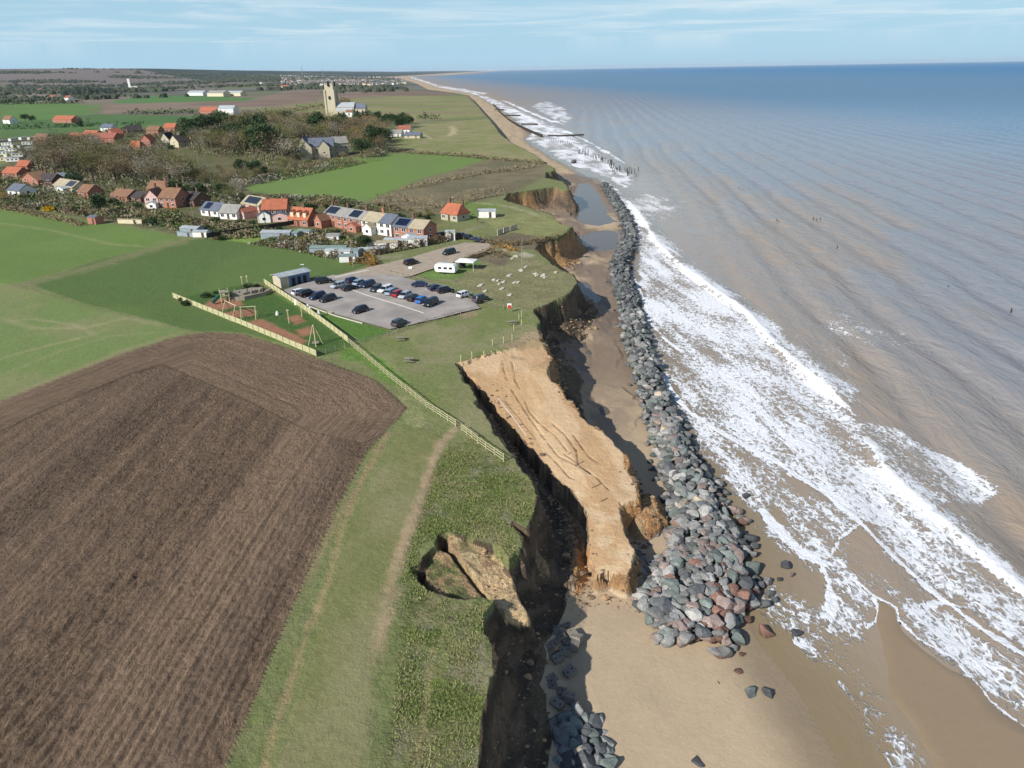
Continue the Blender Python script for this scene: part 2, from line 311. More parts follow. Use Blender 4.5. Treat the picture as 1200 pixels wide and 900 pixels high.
GSTRIPS = [  # far strips: outline, colour
    (poly([(120, 112), (230, 112), (380, 119), (290, 122), (140, 123)]), (84, 120, 62)),
    (poly([(0, 122), (95, 121), (110, 133), (60, 140), (0, 143)]), (92, 122, 60)),
    (poly([(0, 143), (60, 140), (110, 134), (230, 136), (235, 145), (120, 148), (0, 152)]), (78, 108, 58)),
    (poly([(0, 152), (120, 149), (230, 145), (215, 152), (100, 160), (0, 164)]), (84, 112, 60)),
    (poly([(0, 110), (80, 108), (160, 114), (120, 120), (0, 118)]), (128, 112, 98)),
    (poly([(0, 97), (160, 96), (330, 99), (200, 106), (0, 104)]), (118, 106, 98)),
    (poly([(330, 97), (380, 96.5), (382, 103), (330, 103)]), (84, 116, 74)),
    (poly([(175, 186), (240, 184), (290, 186), (240, 196), (190, 198)]), (150, 145, 100)),
    (poly([(225, 202), (280, 196), (340, 198), (275, 214), (240, 212)]), (108, 118, 72)),
]
PATHS = [  # polyline, half width m, colour
    (poly([(532, 503), (520, 516), (507, 540), (497, 575), (485, 610), (470, 645), (458, 690), (448, 740), (443, 800)]), 0.62, (172, 146, 112), 0.9),
    (poly([(452, 508), (425, 560), (402, 615), (385, 680), (360, 742), (335, 815), (308, 900), (290, 960)]), 0.34, (158, 136, 92), 0.8),
    (poly([(508, 760), (502, 800), (495, 850), (488, 905), (486, 960)]), 0.22, (160, 146, 96), 0.75),
    (poly([(458, 506), (432, 552), (400, 600), (372, 655), (352, 700)]), 0.30, (150, 124, 92), 0.7),
    (poly([(0, 372), (40, 385), (100, 384), (150, 372), (215, 386)]), 0.7, (158, 150, 108), 0.5),
    (poly([(0, 420), (60, 404), (110, 392), (85, 380), (40, 374), (0, 376)]), 0.5, (158, 150, 108), 0.6),
    (poly([(0, 440), (70, 412), (130, 394), (200, 388)]), 0.5, (150, 146, 100), 0.4),
    (poly([(0, 262), (60, 270), (130, 286), (180, 290)]), 0.8, (150, 148, 100), 0.45),
    (poly([(30, 333), (90, 318), (150, 300), (210, 284), (180, 282)]), 2.6, (138, 128, 92), 0.55),
    (poly([(215, 389), (150, 410), (80, 437), (0, 470)]), 0.9, (150, 132, 100), 0.55),
    (poly([(545, 184), (563, 170), (570, 158), (560, 146), (549, 130), (546, 118)]), 2.4, (128, 132, 78), 0.7),
    (poly([(530, 148), (532, 156), (524, 160)]), 2.5, (188, 172, 130), 0.8),
    (poly([(490, 154), (500, 160), (508, 164)]), 1.6, (180, 168, 130), 0.7),
    (poly([(577, 291), (590, 292), (612, 296), (624, 302)]), 1.3, (190, 182, 160), 0.8),
    (poly([(470, 300), (420, 305), (470, 290), (500, 282), (540, 272), (575, 262)]), 1.5, (150, 140, 118), 0.6),
    (poly([(560, 238), (600, 243), (640, 255)]), 1.2, (176, 170, 130), 0.5),
    (poly([(545, 480), (560, 425)]), 3.0, (140, 132, 92), 0.5),
    (poly([(497, 436), (490, 420), (540, 395), (548, 370)]), 2.0, (140, 132, 92), 0.4),
]
BARK = [poly(p) for p in ([(238, 357), (252, 349), (275, 349), (285, 357), (262, 363), (244, 362)], [(262, 366), (290, 362), (302, 365), (296, 370), (270, 373)], [(288, 377), (305, 374), (330, 385), (362, 400), (350, 405), (318, 393)],
                          [(336, 372), (350, 369), (357, 376), (345, 381)], [(346, 387), (362, 383), (370, 390), (355, 395)])]
CRACKS = [poly(p, 8.0) for p in ([(589, 430), (590, 440), (597, 455), (608, 468), (622, 485), (640, 505), (655, 520), (672, 527), (690, 535), (702, 542), (720, 556), (732, 571), (741, 579)], [(600, 432), (604, 450), (612, 462), (620, 478), (634, 490), (650, 500), (665, 515)],
                                [(648, 490), (662, 500), (676, 515), (678, 528)], [(672, 500), (690, 520), (705, 528)], [(622, 440), (630, 452)], [(640, 515), (655, 528), (668, 540), (680, 545)])]
POOLS = [poly(p, 1.0) for p in ([(679, 214), (690, 212), (701, 224), (712, 243), (722, 258), (702, 263), (684, 262), (671, 250), (667, 236), (672, 224)], [(676, 274), (700, 268), (722, 269), (728, 280), (722, 292), (704, 294), (684, 288)],
                               [(676, 330), (690, 326), (694, 336), (708, 350), (700, 358), (684, 348)], [(676, 400), (686, 396), (700, 415), (694, 424)], [(700, 470), (706, 462), (714, 480), (708, 488)])]
PATCH = [(poly([(575, 540), (600, 545), (612, 560), (600, 572), (580, 560)]), (164, 150, 112)), (poly([(440, 470), (470, 466), (500, 490), (492, 500), (462, 488)]), (150, 150, 100)), (poly([(500, 310), (560, 295), (620, 300), (672, 322), (678, 332), (655, 350), (625, 362), (590, 355), (540, 335), (500, 325)]), (136, 132, 88)),
         (poly([(478, 318), (540, 300), (590, 294), (560, 310), (540, 325), (510, 328)]), (104, 134, 62)), (poly([(560, 252), (640, 250), (668, 264), (640, 280), (580, 270)]), (140, 142, 88)), (poly([(505, 262), (560, 270), (600, 285), (540, 283)]), (124, 130, 74)),
         (poly([(566, 280), (600, 272), (655, 282), (628, 291), (600, 292), (580, 288)]), (112, 100, 78)), (poly([(540, 300), (590, 312), (600, 300), (575, 294)]), (118, 106, 84)), (poly([(535, 235), (590, 240), (560, 258), (525, 262)]), (110, 134, 64)), (poly([(600, 408), (618, 402), (634, 396), (630, 386), (612, 392), (590, 405)]), (176, 152, 116)),
         (poly([(535, 366), (552, 362), (556, 370), (540, 374)]), (168, 148, 112)), (poly([(400, 405), (440, 415), (480, 450), (460, 452), (425, 425), (395, 418)]), (100, 138, 52))]
ROUGH = poly([(560, 510), (600, 545), (628, 575), (622, 605), (600, 612), (600, 660), (580, 640), (520, 624), (480, 640), (475, 700), (480, 720), (470, 800), (450, 1000), (556, 1000), (560, 900), (563, 840), (578, 790), (575, 755), (566, 735), (568, 722), (580, 705), (487, 690), (487, 640), (500, 580), (520, 530)])

# ------------------------------------------------------------------ terrain
def radii(spec):
    out = [spec[0][0]]
    for r0, r1, k in spec:
        while out[-1] < r1: out.append(out[-1] * (1 + k))
    return np.array(out)
rr = radii([(14, 48, .010), (48, 128, .0021), (128, 600, .0052), (600, 60000, .013)])
aa = []; a = -57.0
while a < 57: aa.append(a); a += 0.105 if -10 <= a < 25 else (0.23 if a < -10 else 0.5)
aa = np.radians(np.array(aa)); nr, na = len(rr), len(aa)
A_, R_ = np.meshgrid(aa, rr); X = (R_ * np.sin(A_)).ravel(); Y = (R_ * np.cos(A_)).ravel()

def terrain_z(X, Y, full=False):
    sT = sdist(X, Y, T)
    sW = -sdist(X, Y, WL)                                    # + on land
    und = 10.0 + 0.35 * (fbm(X, Y, 60, 3) - .5) + np.where(sT > 0, 0.12 * (fbm(X, Y, 2.2, 3, 5) - .5), 0)
    jag = 2.6 * (fbm(X, Y, 3.2, 4, 2) - .5) * np.clip(sT + 14, 0, 14) / 14
    d = np.maximum(-(sT + np.where(np.hypot(X, Y) < 450, jag * np.exp(-np.abs(sT) / 6), 0)), 0)
    prof = np.where(d < 1.6, 10 - 3.3 * d, np.where(d < 4.6, 4.72 - 0.85 * (d - 1.6), 2.17 - 0.33 * (d - 4.6)))
    prof = prof + (d > 0.5) * 1.1 * (fbm(X, Y, 2.6, 4, 9) - .5) * np.exp(-d / 7)
    # vertical scars and fallen lumps in the north bays
    b = np.clip(0.055 * sW, -1.6, 1.15) + np.where(sW > 0, 0.25 * (fbm(X, Y, 9, 3, 4) - .5), 0.06 * (fbm(X, Y, 12, 3, 4) - .5))
    rock = sstep(150, 175, Y) * sstep(3, 8, sW) * np.clip((fbm(X, Y, 4.5, 4, 12) - .52) * 5, 0, 1) * 0.5
    z = np.where(d > 0, np.maximum(b + rock, prof), und)
    hill = sstep(3800, 9500, np.hypot(X, Y)) * (sT > 0) * sstep(0, 2500, sT)
    az = np.degrees(np.arctan2(X, Y))
    hz = 60 + 9500 * np.interp(az, [-40, -30, -24, -16, -12, -9, -8], [.0098, .0090, .0075, .0048, .0036, .0012, 0.0]) * (0.86 + 0.28 * fbm(X, Y, 2600, 3, 3))
    z = z + hill * np.maximum(hz - 10, 0) * (1 + 0 * X)
    sR = sdist(X, Y, RAMP, 14)
    u = np.clip(((X - RA0[0]) * RAd[0] + (Y - RA0[1]) * RAd[1]) / RAL, 0, 1.1)
    jr = 1.3 * (fbm(X, Y, 2.0, 3, 21) - .5) + np.where(-(X - RA0[0]) * RAd[1] + (Y - RA0[1]) * RAd[0] > 2.5, 2.4 * (fbm(X, Y, 5.0, 3, 23) - .5), 0)
    lat = (X - RA0[0]) * RAd[1] * -1 + (Y - RA0[1]) * RAd[0]      # across the ramp
    rz = np.interp(u, [0, .15, .5, .75, 1, 1.1], [9.75, 9.3, 6.6, 4.9, 3.7, 3.4]) - .10 * np.clip(3 - lat, 0, 6) * np.clip(u * 3, 0, 1) + 0.10 * (fbm(X, Y, 3, 3, 30) - .5)
    # the seaward strip of the ramp has dropped along its cracks
    cd, cp = ldist(X, Y, CRACKS[0], 8)
    dr = np.maximum(-(sR + jr * (sR < .6)), 0)
    rp_ = np.where(dr < 1.4, rz - 3.2 * dr, rz - 4.48 - 0.55 * (dr - 1.4)) + (dr > .3) * 0.8 * (fbm(X, Y, 1.8, 4, 33) - .5)
    for c in CRACKS:
        q, _ = ldist(X, Y, c, 2); q = q + 0.22 * (fbm(X, Y, 0.8, 3, 41) - .5)
        rz_c = np.clip(1 - q / 0.15, 0, 1) * 0.2 * (vnoise(X, Y, 2.5, 44) > .22)
        rp_ = rp_ - rz_c * (sR > 0)
    lf = (lat < 1.7) & (u < 1.0)
    rp_ = np.where(lf & (dr > 0), np.maximum(np.minimum(rz - np.minimum(dr * 3.0, .5), 9.0 - 1.12 * np.maximum(-sT, 0)), 0) + (dr > .3) * 0.4 * (fbm(X, Y, 1.8, 4, 33) - .5), rp_)
    inR = (sR > -14) & (sT < 0.0)
    z = np.where(inR, np.maximum(z, rp_), z)
    blk = np.zeros(X.shape, np.int8)
    for i, (P, z0, sl, ox) in enumerate(((BLK_A, 9.4, .12, 51), (BLK_B, 9.8, .16, 52), (BLK_C, 8.6, .55, 53))):
        s = sdist(X, Y, P, 6); cx, cy = P[:, 0].min(), P[:, 1].max()
        s = s + 0.5 * (fbm(X, Y, 1.3, 3, ox) - .5)
        top = z0 - sl * (X - cx) * 0.8 - sl * 0.5 * (cy - Y) + 0.9 * (fbm(X, Y, 1.5, 4, ox + 3) - .5)
        dd = np.maximum(-s, 0); q = np.where(dd < 1.2, top - 3.4 * dd, top - 4.1 - 1.1 * (dd - 1.2))
        up = (q > z) & (s > -5); z = np.where(up, q, z); blk = np.where(up & (s > -0.4), i + 1, blk)
    s = sdist(X, Y, MOUND, 4); q = 1.0 + np.clip(s + 1.2, 0, 1.6) * 1.0 + 0.9 * (fbm(X, Y, 1.2, 3, 61) - .5); up = (s > -1.2) & (q > z); z = np.where(up, q, z); blk = np.where(up, 4, blk)
    for P in POOLS:
        s = sdist(X, Y, P, 9); s = s + 5 * (fbm(X, Y, 5, 4, 70) - .5); z = np.where((s > -6) & (z < 2.4), np.maximum(z, .62 + .06 * (fbm(X, Y, 2, 3, 71) - .5)), z); z = np.where((s > -1) & (z < 2.4), np.minimum(z, 0.70 - 0.5 * sstep(-1, 2.5, s)), z)
    s = sdist(X, Y, BAR, 6); s = s + 1.6 * (fbm(X, Y, 4, 3, 73) - .5); bz = -0.35 + 0.47 * sstep(-2.5, 1.2, s); z = np.where(s > -4, np.maximum(z, bz), z)
    if full: return z, sT, sW, sR, blk, u, d
    return z
Z, sT, sW, sR, blk, ru, dC = terrain_z(X, Y, True)
def zat(x, y):
    return float(terrain_z(np.array([float(x)]), np.array([float(y)]))[0])
def GP(px, py):
    """ground point under a photograph point (iterates on the terrain height)"""
    z = 10.0
    for _ in range(3):
        x, y = W(px, py, z); z = zat(x, y)
    return Vector((float(x), float(y), z))

# colours
n = len(X); C = np.zeros((n, 3)); PAR = np.zeros((n, 3)); zone = np.zeros(n, np.int32)
ZN = ['clifftop_grassland', 'ploughed_field', 'beach', 'cliff', 'sand_ramp', 'grass_field', 'crop_field', 'playground_lawn', 'meadow', 'farmland', 'heath', 'sandbar', 'slumped_cliff_block']
Rd = np.hypot(X, Y); f1 = fbm(X, Y, 25, 4, 80); f2 = fbm(X, Y, 3.0, 4, 81); f3 = fbm(X, Y, 0.9, 3, 82)
def paint(mask, c, k=1.0):
    global C
    mm = (np.clip(mask, 0, 1) * k)[:, None]; C = C * (1 - mm) + np.asarray(c) * mm
def edge(s, w=0.5, j=0.0, ns=2.0, ox=90):
    return sstep(-w, w, s + (j * (fbm(X, Y, ns, 3, ox) - .5) if j else 0))
C[:] = pc(118, 124, 78); PAR[:] = (0.6, 0.7, 0)
VILL = poly([(-200, 210), (0, 196), (30, 178), (0, 172), (-100, 165), (60, 160), (150, 152), (240, 150), (345, 146), (400, 140), (455, 150), (470, 180), (400, 187), (340, 200), (280, 216), (430, 236), (520, 250), (515, 262), (520, 284), (460, 292), (430, 306), (395, 312), (340, 296), (290, 288), (215, 276), (150, 264), (60, 250), (0, 244), (-200, 236)])
def area(P, c, zn=None, w=0.6, j=1.0, par=None, reach=40, c2=None, ns=12):
    s = sdist(X, Y, P, reach); e = edge(s, w, j)
    cc = np.asarray(pc(*c))
    if c2 is not None: q = sstep(.38, .62, fbm(X, Y, ns, 4, 99))[:, None]; cc = cc * (1 - q) + pc(*c2) * q
    mm = e[:, None]; C[:] = C * (1 - mm) + cc * mm
    if par is not None: PAR[:] = PAR * (1 - mm) + np.array(par) * mm
    if zn is not None: zone[(s > 0) & (sT > 0)] = ZN.index(zn)
    return s
# far mosaic of fields
ca, sa = math.cos(.35), math.sin(.35); U = (X * ca + Y * sa); V_ = (-X * sa + Y * ca)
U2 = U + 90 * (fbm(X, Y, 500, 2, 7) - .5); cu = np.floor(U2 / 330).astype(int); cv = np.floor(V_ / 210 + 0.45 * (cu % 3)).astype(int)
h = _lat[(cu * 7 + 13) & 511, (cv * 13 + 5) & 511]; fpal = np.array([pc(96, 120, 66), pc(84, 112, 60), pc(114, 106, 86), pc(104, 98, 80), pc(132, 130, 92), pc(104, 112, 72), pc(90, 104, 66), pc(120, 112, 88)])
farc = fpal[(h * 8).astype(int) % 8]; fm = sstep(700, 1000, Rd - X * 0 + 0)[:, None] * (X < 200)[:, None]
C = C * (1 - fm) + farc * fm
hedge = np.minimum(np.abs(U2 / 330 - np.round(U2 / 330)) * 330, np.abs((V_ / 210 + 0.45 * (cu % 3)) - np.round(V_ / 210 + 0.45 * (cu % 3))) * 210)
paint((hedge < 7) * (Rd > 1400) * (fbm(X, Y, 90, 2, 3) > .4), pc(66, 72, 54), .8)
woods = sstep(.52, .57, fbm(X, Y, 700, 4, 15)) * sstep(2300, 3200, Rd) + sstep(4200, 6500, Rd) * sstep(.32, .40, fbm(X, Y, 900, 4, 16)); paint(woods, pc(52, 64, 54))
townm = ((X > -1150) & (Y > 2300) & (Y < 9000) & (X < 0)) * sstep(.36, .5, fbm(X, Y, 300, 3, 55)); paint(townm, pc(120, 112, 108), .7)
zone[(Rd > 620)] = ZN.index('farmland')
for P, c in GSTRIPS: area(P, c, w=3, j=6, reach=60)
area(FARS, (136, 134, 84), w=3, j=4, reach=60, c2=(120, 128, 74), ns=60)
for k in range(3):
    s = sdist(X, Y, FARS, 10); band = np.abs((X * .28 + Y * 1.0) / 160 + .3 * k); 
s = sdist(X, Y, FARS, 20); bb = ((X * .28 + Y) / 170) % 1.0; paint((s > 0) * sstep(.5, .55, bb) * sstep(.95, .9, bb), pc(136, 118, 90), .7)
area(FB, (122, 102, 86), w=3, j=6, reach=60, c2=(134, 114, 96), ns=120)
area(HEATH, (142, 136, 92), 'heath', w=2, j=4, par=(.7, .5, 0), c2=(124, 128, 76), ns=14)
area(VILL, (104, 98, 68), w=2, j=5, par=(.9, .8, 0), c2=(84, 92, 52), ns=7)
area(poly([(240, 278), (290, 276), (350, 268), (385, 272), (330, 282), (290, 287)]), (118, 146, 60), w=.8, j=1)
area(MEAD, (106, 128, 66), 'meadow', w=1.5, j=2, par=(.22, .3, 0), c2=(106, 132, 64), ns=30)
area(SCRUB, (124, 114, 84), 'heath', w=3, j=6, par=(1.0, 1.0, 0), c2=(106, 100, 74), ns=9)
area(FIELD, (84, 106, 54), 'grass_field', par=(.25, .35, 0), c2=(90, 112, 56), ns=25)
area(TOPF, (100, 124, 60), 'grass_field', par=(.25, .35, 0), c2=(104, 128, 62), ns=25)
area(LEFTF, (112, 130, 72), 'crop_field', par=(.3, .4, 0), c2=(126, 132, 84), ns=16)
area(PLAYG, (66, 96, 42), 'playground_lawn', par=(.35, .4, 0))
area(VERGE, (82, 118, 46), par=(.4, .5, 0))
area(LAWN, (114, 124, 70), w=1.2, j=3, par=(.42, .5, 0), c2=(134, 132, 88), ns=7)
for P, c in PATCH: area(P, c, w=1.0, j=2.5, par=(.9, .9, 0), c2=tuple(v * .92 for v in c), ns=3)
for P in BARK: area(P, (158, 108, 80), w=.4, j=1.0, par=(.5, .5, 0))
# the clifftop by the camera: mown strip, rough margin
area(ROUGH, (112, 124, 62), w=1.5, j=3, par=(1.25, 1.6, 0), c2=(134, 132, 84), ns=5)
gs = sdist(X, Y, STRIP, 20); e = edge(gs, .8, 1.6)[:, None]; q = sstep(.35, .65, fbm(X, Y, 9, 3, 98))[:, None]
C = C * (1 - e) + (pc(118, 120, 72) * (1 - q) + pc(134, 130, 86) * q) * e; PAR = PAR * (1 - e) + np.array([.38, .4, 0]) * e
vg = (gs < .5) & (gs > -7) & (X < -10) & (Y < 125); paint(vg * sstep(.4, .6, f2), pc(104, 120, 60), .4)
# dry scurfy patches on the rough ground
rg = sdist(X, Y, ROUGH, 3) > 0; paint(rg * sstep(.52, .66, f2), pc(148, 142, 112), .55); paint(rg * sstep(.55, .68, fbm(X, Y, 2, 4, 63)), pc(74, 96, 36), .6)
for P, hw, c, k in PATHS:
    dd, pr = ldist(X, Y, P, 8); paint(sstep(hw * 2.0, hw * .2, dd + hw * 2.6 * (fbm(X, Y, 1.3, 4, 77) - .5)) * np.clip(.5 + 1.0 * fbm(X, Y, 3.5, 4, 76), .2, 1) * sstep(1.0, .85, pr), pc(*c), k * .95)
# ploughed field
sP = sdist(X, Y, PLOUGH, 60); sH = sdist(X, Y, PLH, 30)
inP = sP > 0; q = sstep(-0.4, 0.4, sP + .5 * (f3 - .5))
C = C * (1 - q[:, None]) + (pc(128, 105, 82) * (1 - f1[:, None] * .0) * (0.86 + .28 * f1[:, None])) * q[:, None]
paint((sP > 0) * sstep(.1, -.2, np.abs(sP - .5) - .3), pc(150, 126, 98), .4)
zone[inP] = ZN.index('ploughed_field')
p0 = np.array(W(265, 900, 10)); p1 = np.array(W(440, 520, 10)); dv = (p1 - p0) / np.linalg.norm(p1 - p0)
h0 = np.array(W(285, 392, 10)); h1 = np.array(W(440, 446, 10)); dh = (h1 - h0) / np.linalg.norm(h1 - h0)
wob = 1.2 * (fbm(X, Y, 25, 2, 31) - .5)
um = -X * dv[1] + Y * dv[0] + wob; vm = X * dv[0] + Y * dv[1]
dh2 = sP                                           # headland drills follow the field edge
uh = dh2 + .4 * wob; vh = X * dh[0] + Y * dh[1]
hm = sstep(-.8, .8, sH); FUR = np.stack([np.where(hm > .5, uh, um), np.where(hm > .5, vh, vm) * .55, 0 * X], 1)
strong = sstep(.45, .62, fbm(um * 1.0, vm * .12, 7, 3, 35)) * (1 - hm)
clod = np.where(hm > .5, fbm(uh, vh * .3, .9, 3, 36), fbm(um, vm * .4, .8, 3, 37)) - .5
relief = (0.34 + .22 * strong) * clod + (0.04 + .03 * (1 - hm)) * np.sin(2 * math.pi * np.where(hm > .5, uh, um) / np.where(hm > .5, 1.3, 0.9)) + .10 * (vnoise(X, Y, .42, 38) - .5)
relief = relief * (1 - .9 * np.exp(-(sH / .9) ** 2)); Z = np.where(inP, Z + relief * sstep(0, 1, sP) + .03, Z)
tr = np.abs(((np.where(hm > .5, uh, um)) / 6.2) % 1 - .5) * 6.2
paint(inP * (tr < .25), pc(90, 74, 62), .45); paint(inP * sstep(.5, .7, vnoise(np.where(hm > .5, uh, um), vm * .02, 2.6, 66)), pc(104, 86, 72), .4)
PAR = np.where(inP[:, None], np.stack([.75 + .35 * strong, .7 + .6 * strong, 0 * X], 1), PAR)
ln = (vnoise(np.where(hm > .5, uh, um), vm * .015, .55, 67) * .6 + vnoise(np.where(hm > .5, uh, um), vm * .01, 1.7, 68) * .4 - .5); C = np.where(inP[:, None], C * (1 + .36 * ln[:, None]), C)
# tractor arcs on the headland, left
for cpx, rad in (((205, 402), 3.2), ((435, 512), 2.6)):
    c0 = W(*cpx, 10); dd = np.hypot(X - c0[0], Y - c0[1])
    for k in range(4): paint(inP * (np.abs(dd - rad * (1 + .42 * k)) < .22), pc(92, 76, 62), .45)
# beach, cliff, ramp, slumps
low = sT <= 0
cl = low & ((dC < 5.2) | (Z > 2.2)) & (Z > 1.55)
bc = pc(192, 168, 134) * (1 - f1[:, None] * .15); wetn = sstep(6.5, 0.5, sW + 4 * (f1 - .5)); 
bc = bc * (1 - wetn[:, None]) + pc(150, 130, 100) * wetn[:, None]
north = sstep(100, 150, Y); mud = north * sstep(.30, .5, fbm(X, Y, 14, 4, 40)) * (Y < 460); bc = bc * (1 - .75 * mud[:, None]) + pc(118, 98, 80) * .75 * mud[:, None]
bc = bc * (1 - .45 * sstep(.55, .7, fbm(X, Y, 6, 4, 43))[:, None] * sstep(95, 120, Y)[:, None]) + pc(128, 110, 92) * .45 * sstep(.55, .7, fbm(X, Y, 6, 4, 43))[:, None] * sstep(95, 120, Y)[:, None]
C = np.where(low[:, None], bc, C); PAR = np.where(low[:, None], np.stack([.55 + .6 * north, .6 + 1.2 * north, np.clip(wetn + .5 * mud, 0, 1)], 1), PAR)
zone[low] = 2
cc = pc(124, 104, 82); q = sstep(.4, .62, fbm(X, Y * .5 + Z * 2.0, 2.2, 4, 45))[:, None]; ck = cc * (1 - q) + pc(88, 76, 64) * q
orange = sstep(.33, .5, fbm(X, Y, 16, 3, 47))[:, None] * sstep(170, 220, Y)[:, None]; ck = ck * (1 - .7 * orange) + pc(196, 146, 88) * .7 * orange
topd = sstep(8.6, 9.6, Z)[:, None]; ck = ck * (1 - .6 * topd) + pc(86, 74, 56) * .6 * topd
C = np.where(cl[:, None], ck, C); PAR = np.where(cl[:, None], np.array([1.0, 1.0, 0]), PAR); zone[cl] = 3
inr = (sR > 0) & low; ladj = -(X - RA0[0]) * RAd[1] + (Y - RA0[1]) * RAd[0]
rc = pc(208, 174, 130); q = sstep(.4, .6, fbm((X - RA0[0]) * RAd[1] - (Y - RA0[1]) * RAd[0], ((X - RA0[0]) * RAd[0] + (Y - RA0[1]) * RAd[1]) * .25, 3.0, 4, 48))[:, None]
rcol = rc * (1 - q) + pc(194, 156, 110) * q; lft = sstep(2.6, .6, sR)[:, None] * (ru < 2)[:, None]
cd0, _ = ldist(X, Y, CRACKS[0], 6); 
for c_ in CRACKS:
    q_, _ = ldist(X, Y, c_, 2); q_ = sstep(.17, .06, q_ + 0.22 * (fbm(X, Y, 0.8, 3, 41) - .5)) * (vnoise(X, Y, 2.5, 44) > .2); rcol = rcol * (1 - .6 * q_[:, None]) + pc(84, 64, 46) * .6 * q_[:, None]
rcol = rcol
pale = sstep(.6, .75, ru)[:, None] * sstep(.5, .7, fbm(X, Y, 2.5, 4, 58))[:, None]; rcol = rcol * (1 - .6 * pale) + pc(216, 190, 150) * .6 * pale
gr = sstep(.22, .05, ru)[:, None] * sstep(.4, .6, f2)[:, None] * (X > 0)[:, None]; rcol = rcol * (1 - .7 * gr) + pc(150, 130, 92) * .7 * gr
C = np.where(inr[:, None], rcol, C); PAR = np.where(inr[:, None], np.array([.7, .8, 0]), PAR); zone[inr] = 4
rf = (sR <= 0) & (sR > -2.2) & low & (Z > 1.4) & ((ru > .9) | (ladj > 1.7)); q = sstep(.35, .65, f2)[:, None]; C = np.where(rf[:, None], pc(196, 142, 84) * (1 - q) + pc(170, 130, 86) * q, C); zone[rf] = 3  # sunlit gully side keeps the dark cliff colour, standing in for shade
for i, cg in ((1, (122, 124, 78)), (2, (196, 172, 124)), (3, (196, 168, 126)), (4, (190, 140, 88))):
    mk = blk == i; q = sstep(.42, .58, fbm(X, Y, 1.1, 4, 64))[:, None]
    C = np.where(mk[:, None], pc(*cg) * (1 - q) + pc(176, 146, 104) * q, C); PAR = np.where(mk[:, None], np.array([1.1, 1.3, 0]), PAR); zone[mk] = 12
mk = blk == 2; gq = sstep(.42, .55, fbm(X, Y, 1.6, 4, 65))[:, None] * sstep(-2.5, -6, X)[:, None]; C = np.where(mk[:, None], C * (1 - .75 * gq) + pc(116, 118, 74) * .75 * gq, C); east = sstep(3.4, 1.2, np.abs(sdist(X, Y, BLK_B, 8)))[:, None] * sstep(-7.0, -1.5, X)[:, None]; C = np.where(mk[:, None], C * (1 - .8 * east) + pc(232, 196, 142) * .8 * east, C)
sb = sdist(X, Y, BAR, 3); mk = (sW < -1) & (sb > -3); C = np.where(mk[:, None], pc(150, 128, 98) * (.94 + .12 * f1[:, None]), C); PAR = np.where(mk[:, None], np.array([.3, .3, .8]), PAR); zone[mk] = 11
zone[(zone == 0) & (Rd > 400) & (sT > 0)] = 0

idx = np.arange(nr * na).reshape(nr, na); F = np.stack([idx[:-1, :-1], idx[:-1, 1:], idx[1:, 1:], idx[1:, :-1]], -1).reshape(-1, 4)[:, ::-1]
keep = (Z[F].max(1) > -0.9) | (Rd[F[:, 0]] < 0)
keep &= (sW[F].max(1) > -40) | (zone[F[:, 0]] == 11)
F = F[keep]; fz = zone[F[:, 0]]; f4 = zone[F]; steep = (Z[F].max(1) - Z[F].min(1)) > 0.9
fz = np.where((f4 == 3).any(1) | (steep & (Rd[F[:, 0]] < 620) & (sT[F[:, 0]] < 1.0) & (fz != 12)), 3, fz)
MT = {'ploughed_field': M_plough, 'beach': M_sand, 'sandbar': M_sand, 'cliff': M_cliff, 'sand_ramp': M_ramp, 'farmland': M_far, 'slumped_cliff_block': M_cliff}
P3 = np.stack([X, Y, Z], 1)
gn = ['playground_lawn']
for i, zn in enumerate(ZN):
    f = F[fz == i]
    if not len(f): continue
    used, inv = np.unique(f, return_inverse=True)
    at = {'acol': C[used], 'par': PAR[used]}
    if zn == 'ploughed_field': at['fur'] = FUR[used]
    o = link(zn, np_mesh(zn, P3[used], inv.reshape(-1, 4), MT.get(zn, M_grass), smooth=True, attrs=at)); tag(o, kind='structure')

# ------------------------------------------------------------------ the sea
rs = radii([(44, 60, .006), (60, 620, .0042), (620, 90000, .016)]); as_ = np.radians(np.concatenate([np.arange(-12, 8, .24), np.arange(8, 52, .15)]))
a2, r2 = np.meshgrid(as_, rs); SX = (r2 * np.sin(a2)).ravel(); SY = (r2 * np.cos(a2)).ravel(); ns_, nas = len(rs), len(as_)
sd = sdist(SX, SY, WL)                                       # + at sea
FD = np.zeros(len(SX)); FT = np.zeros(len(SX))
def fpoly(px, dens, w=1.5, j=2.0, thick=None, reach=60):
    global FD, FT
    s = sdist(SX, SY, poly(px, 0.0), reach); e = sstep(-w, w, s + 2 * j * (fbm(SX, SY, 6, 4, 3) - .5)); FD = FD * (1 - e) + dens * .84 * e
    if thick is not None: FT = FT * (1 - e) + thick * e
def fline(px, hw, dens, side=0, thick=1.0, reach=15):
    global FD, FT
    P = poly(px, 0.0); dd, pr = ldist(SX, SY, P, reach); dd = dd + hw * 1.9 * (fbm(SX, SY, 2.2, 4, 8) - .5)
    e = sstep(hw * 1.25, hw * .4, dd); FD = np.maximum(FD, dens * e); FT = np.maximum(FT, thick * e)
    return P
L1 = [(712, 212), (735, 235), (757, 265), (770, 288), (800, 316), (840, 345), (880, 372), (905, 403), (950, 443), (1000, 487), (1016, 515), (1030, 545), (1060, 578), (1100, 612), (1150, 652), (1200, 698), (1260, 745)]
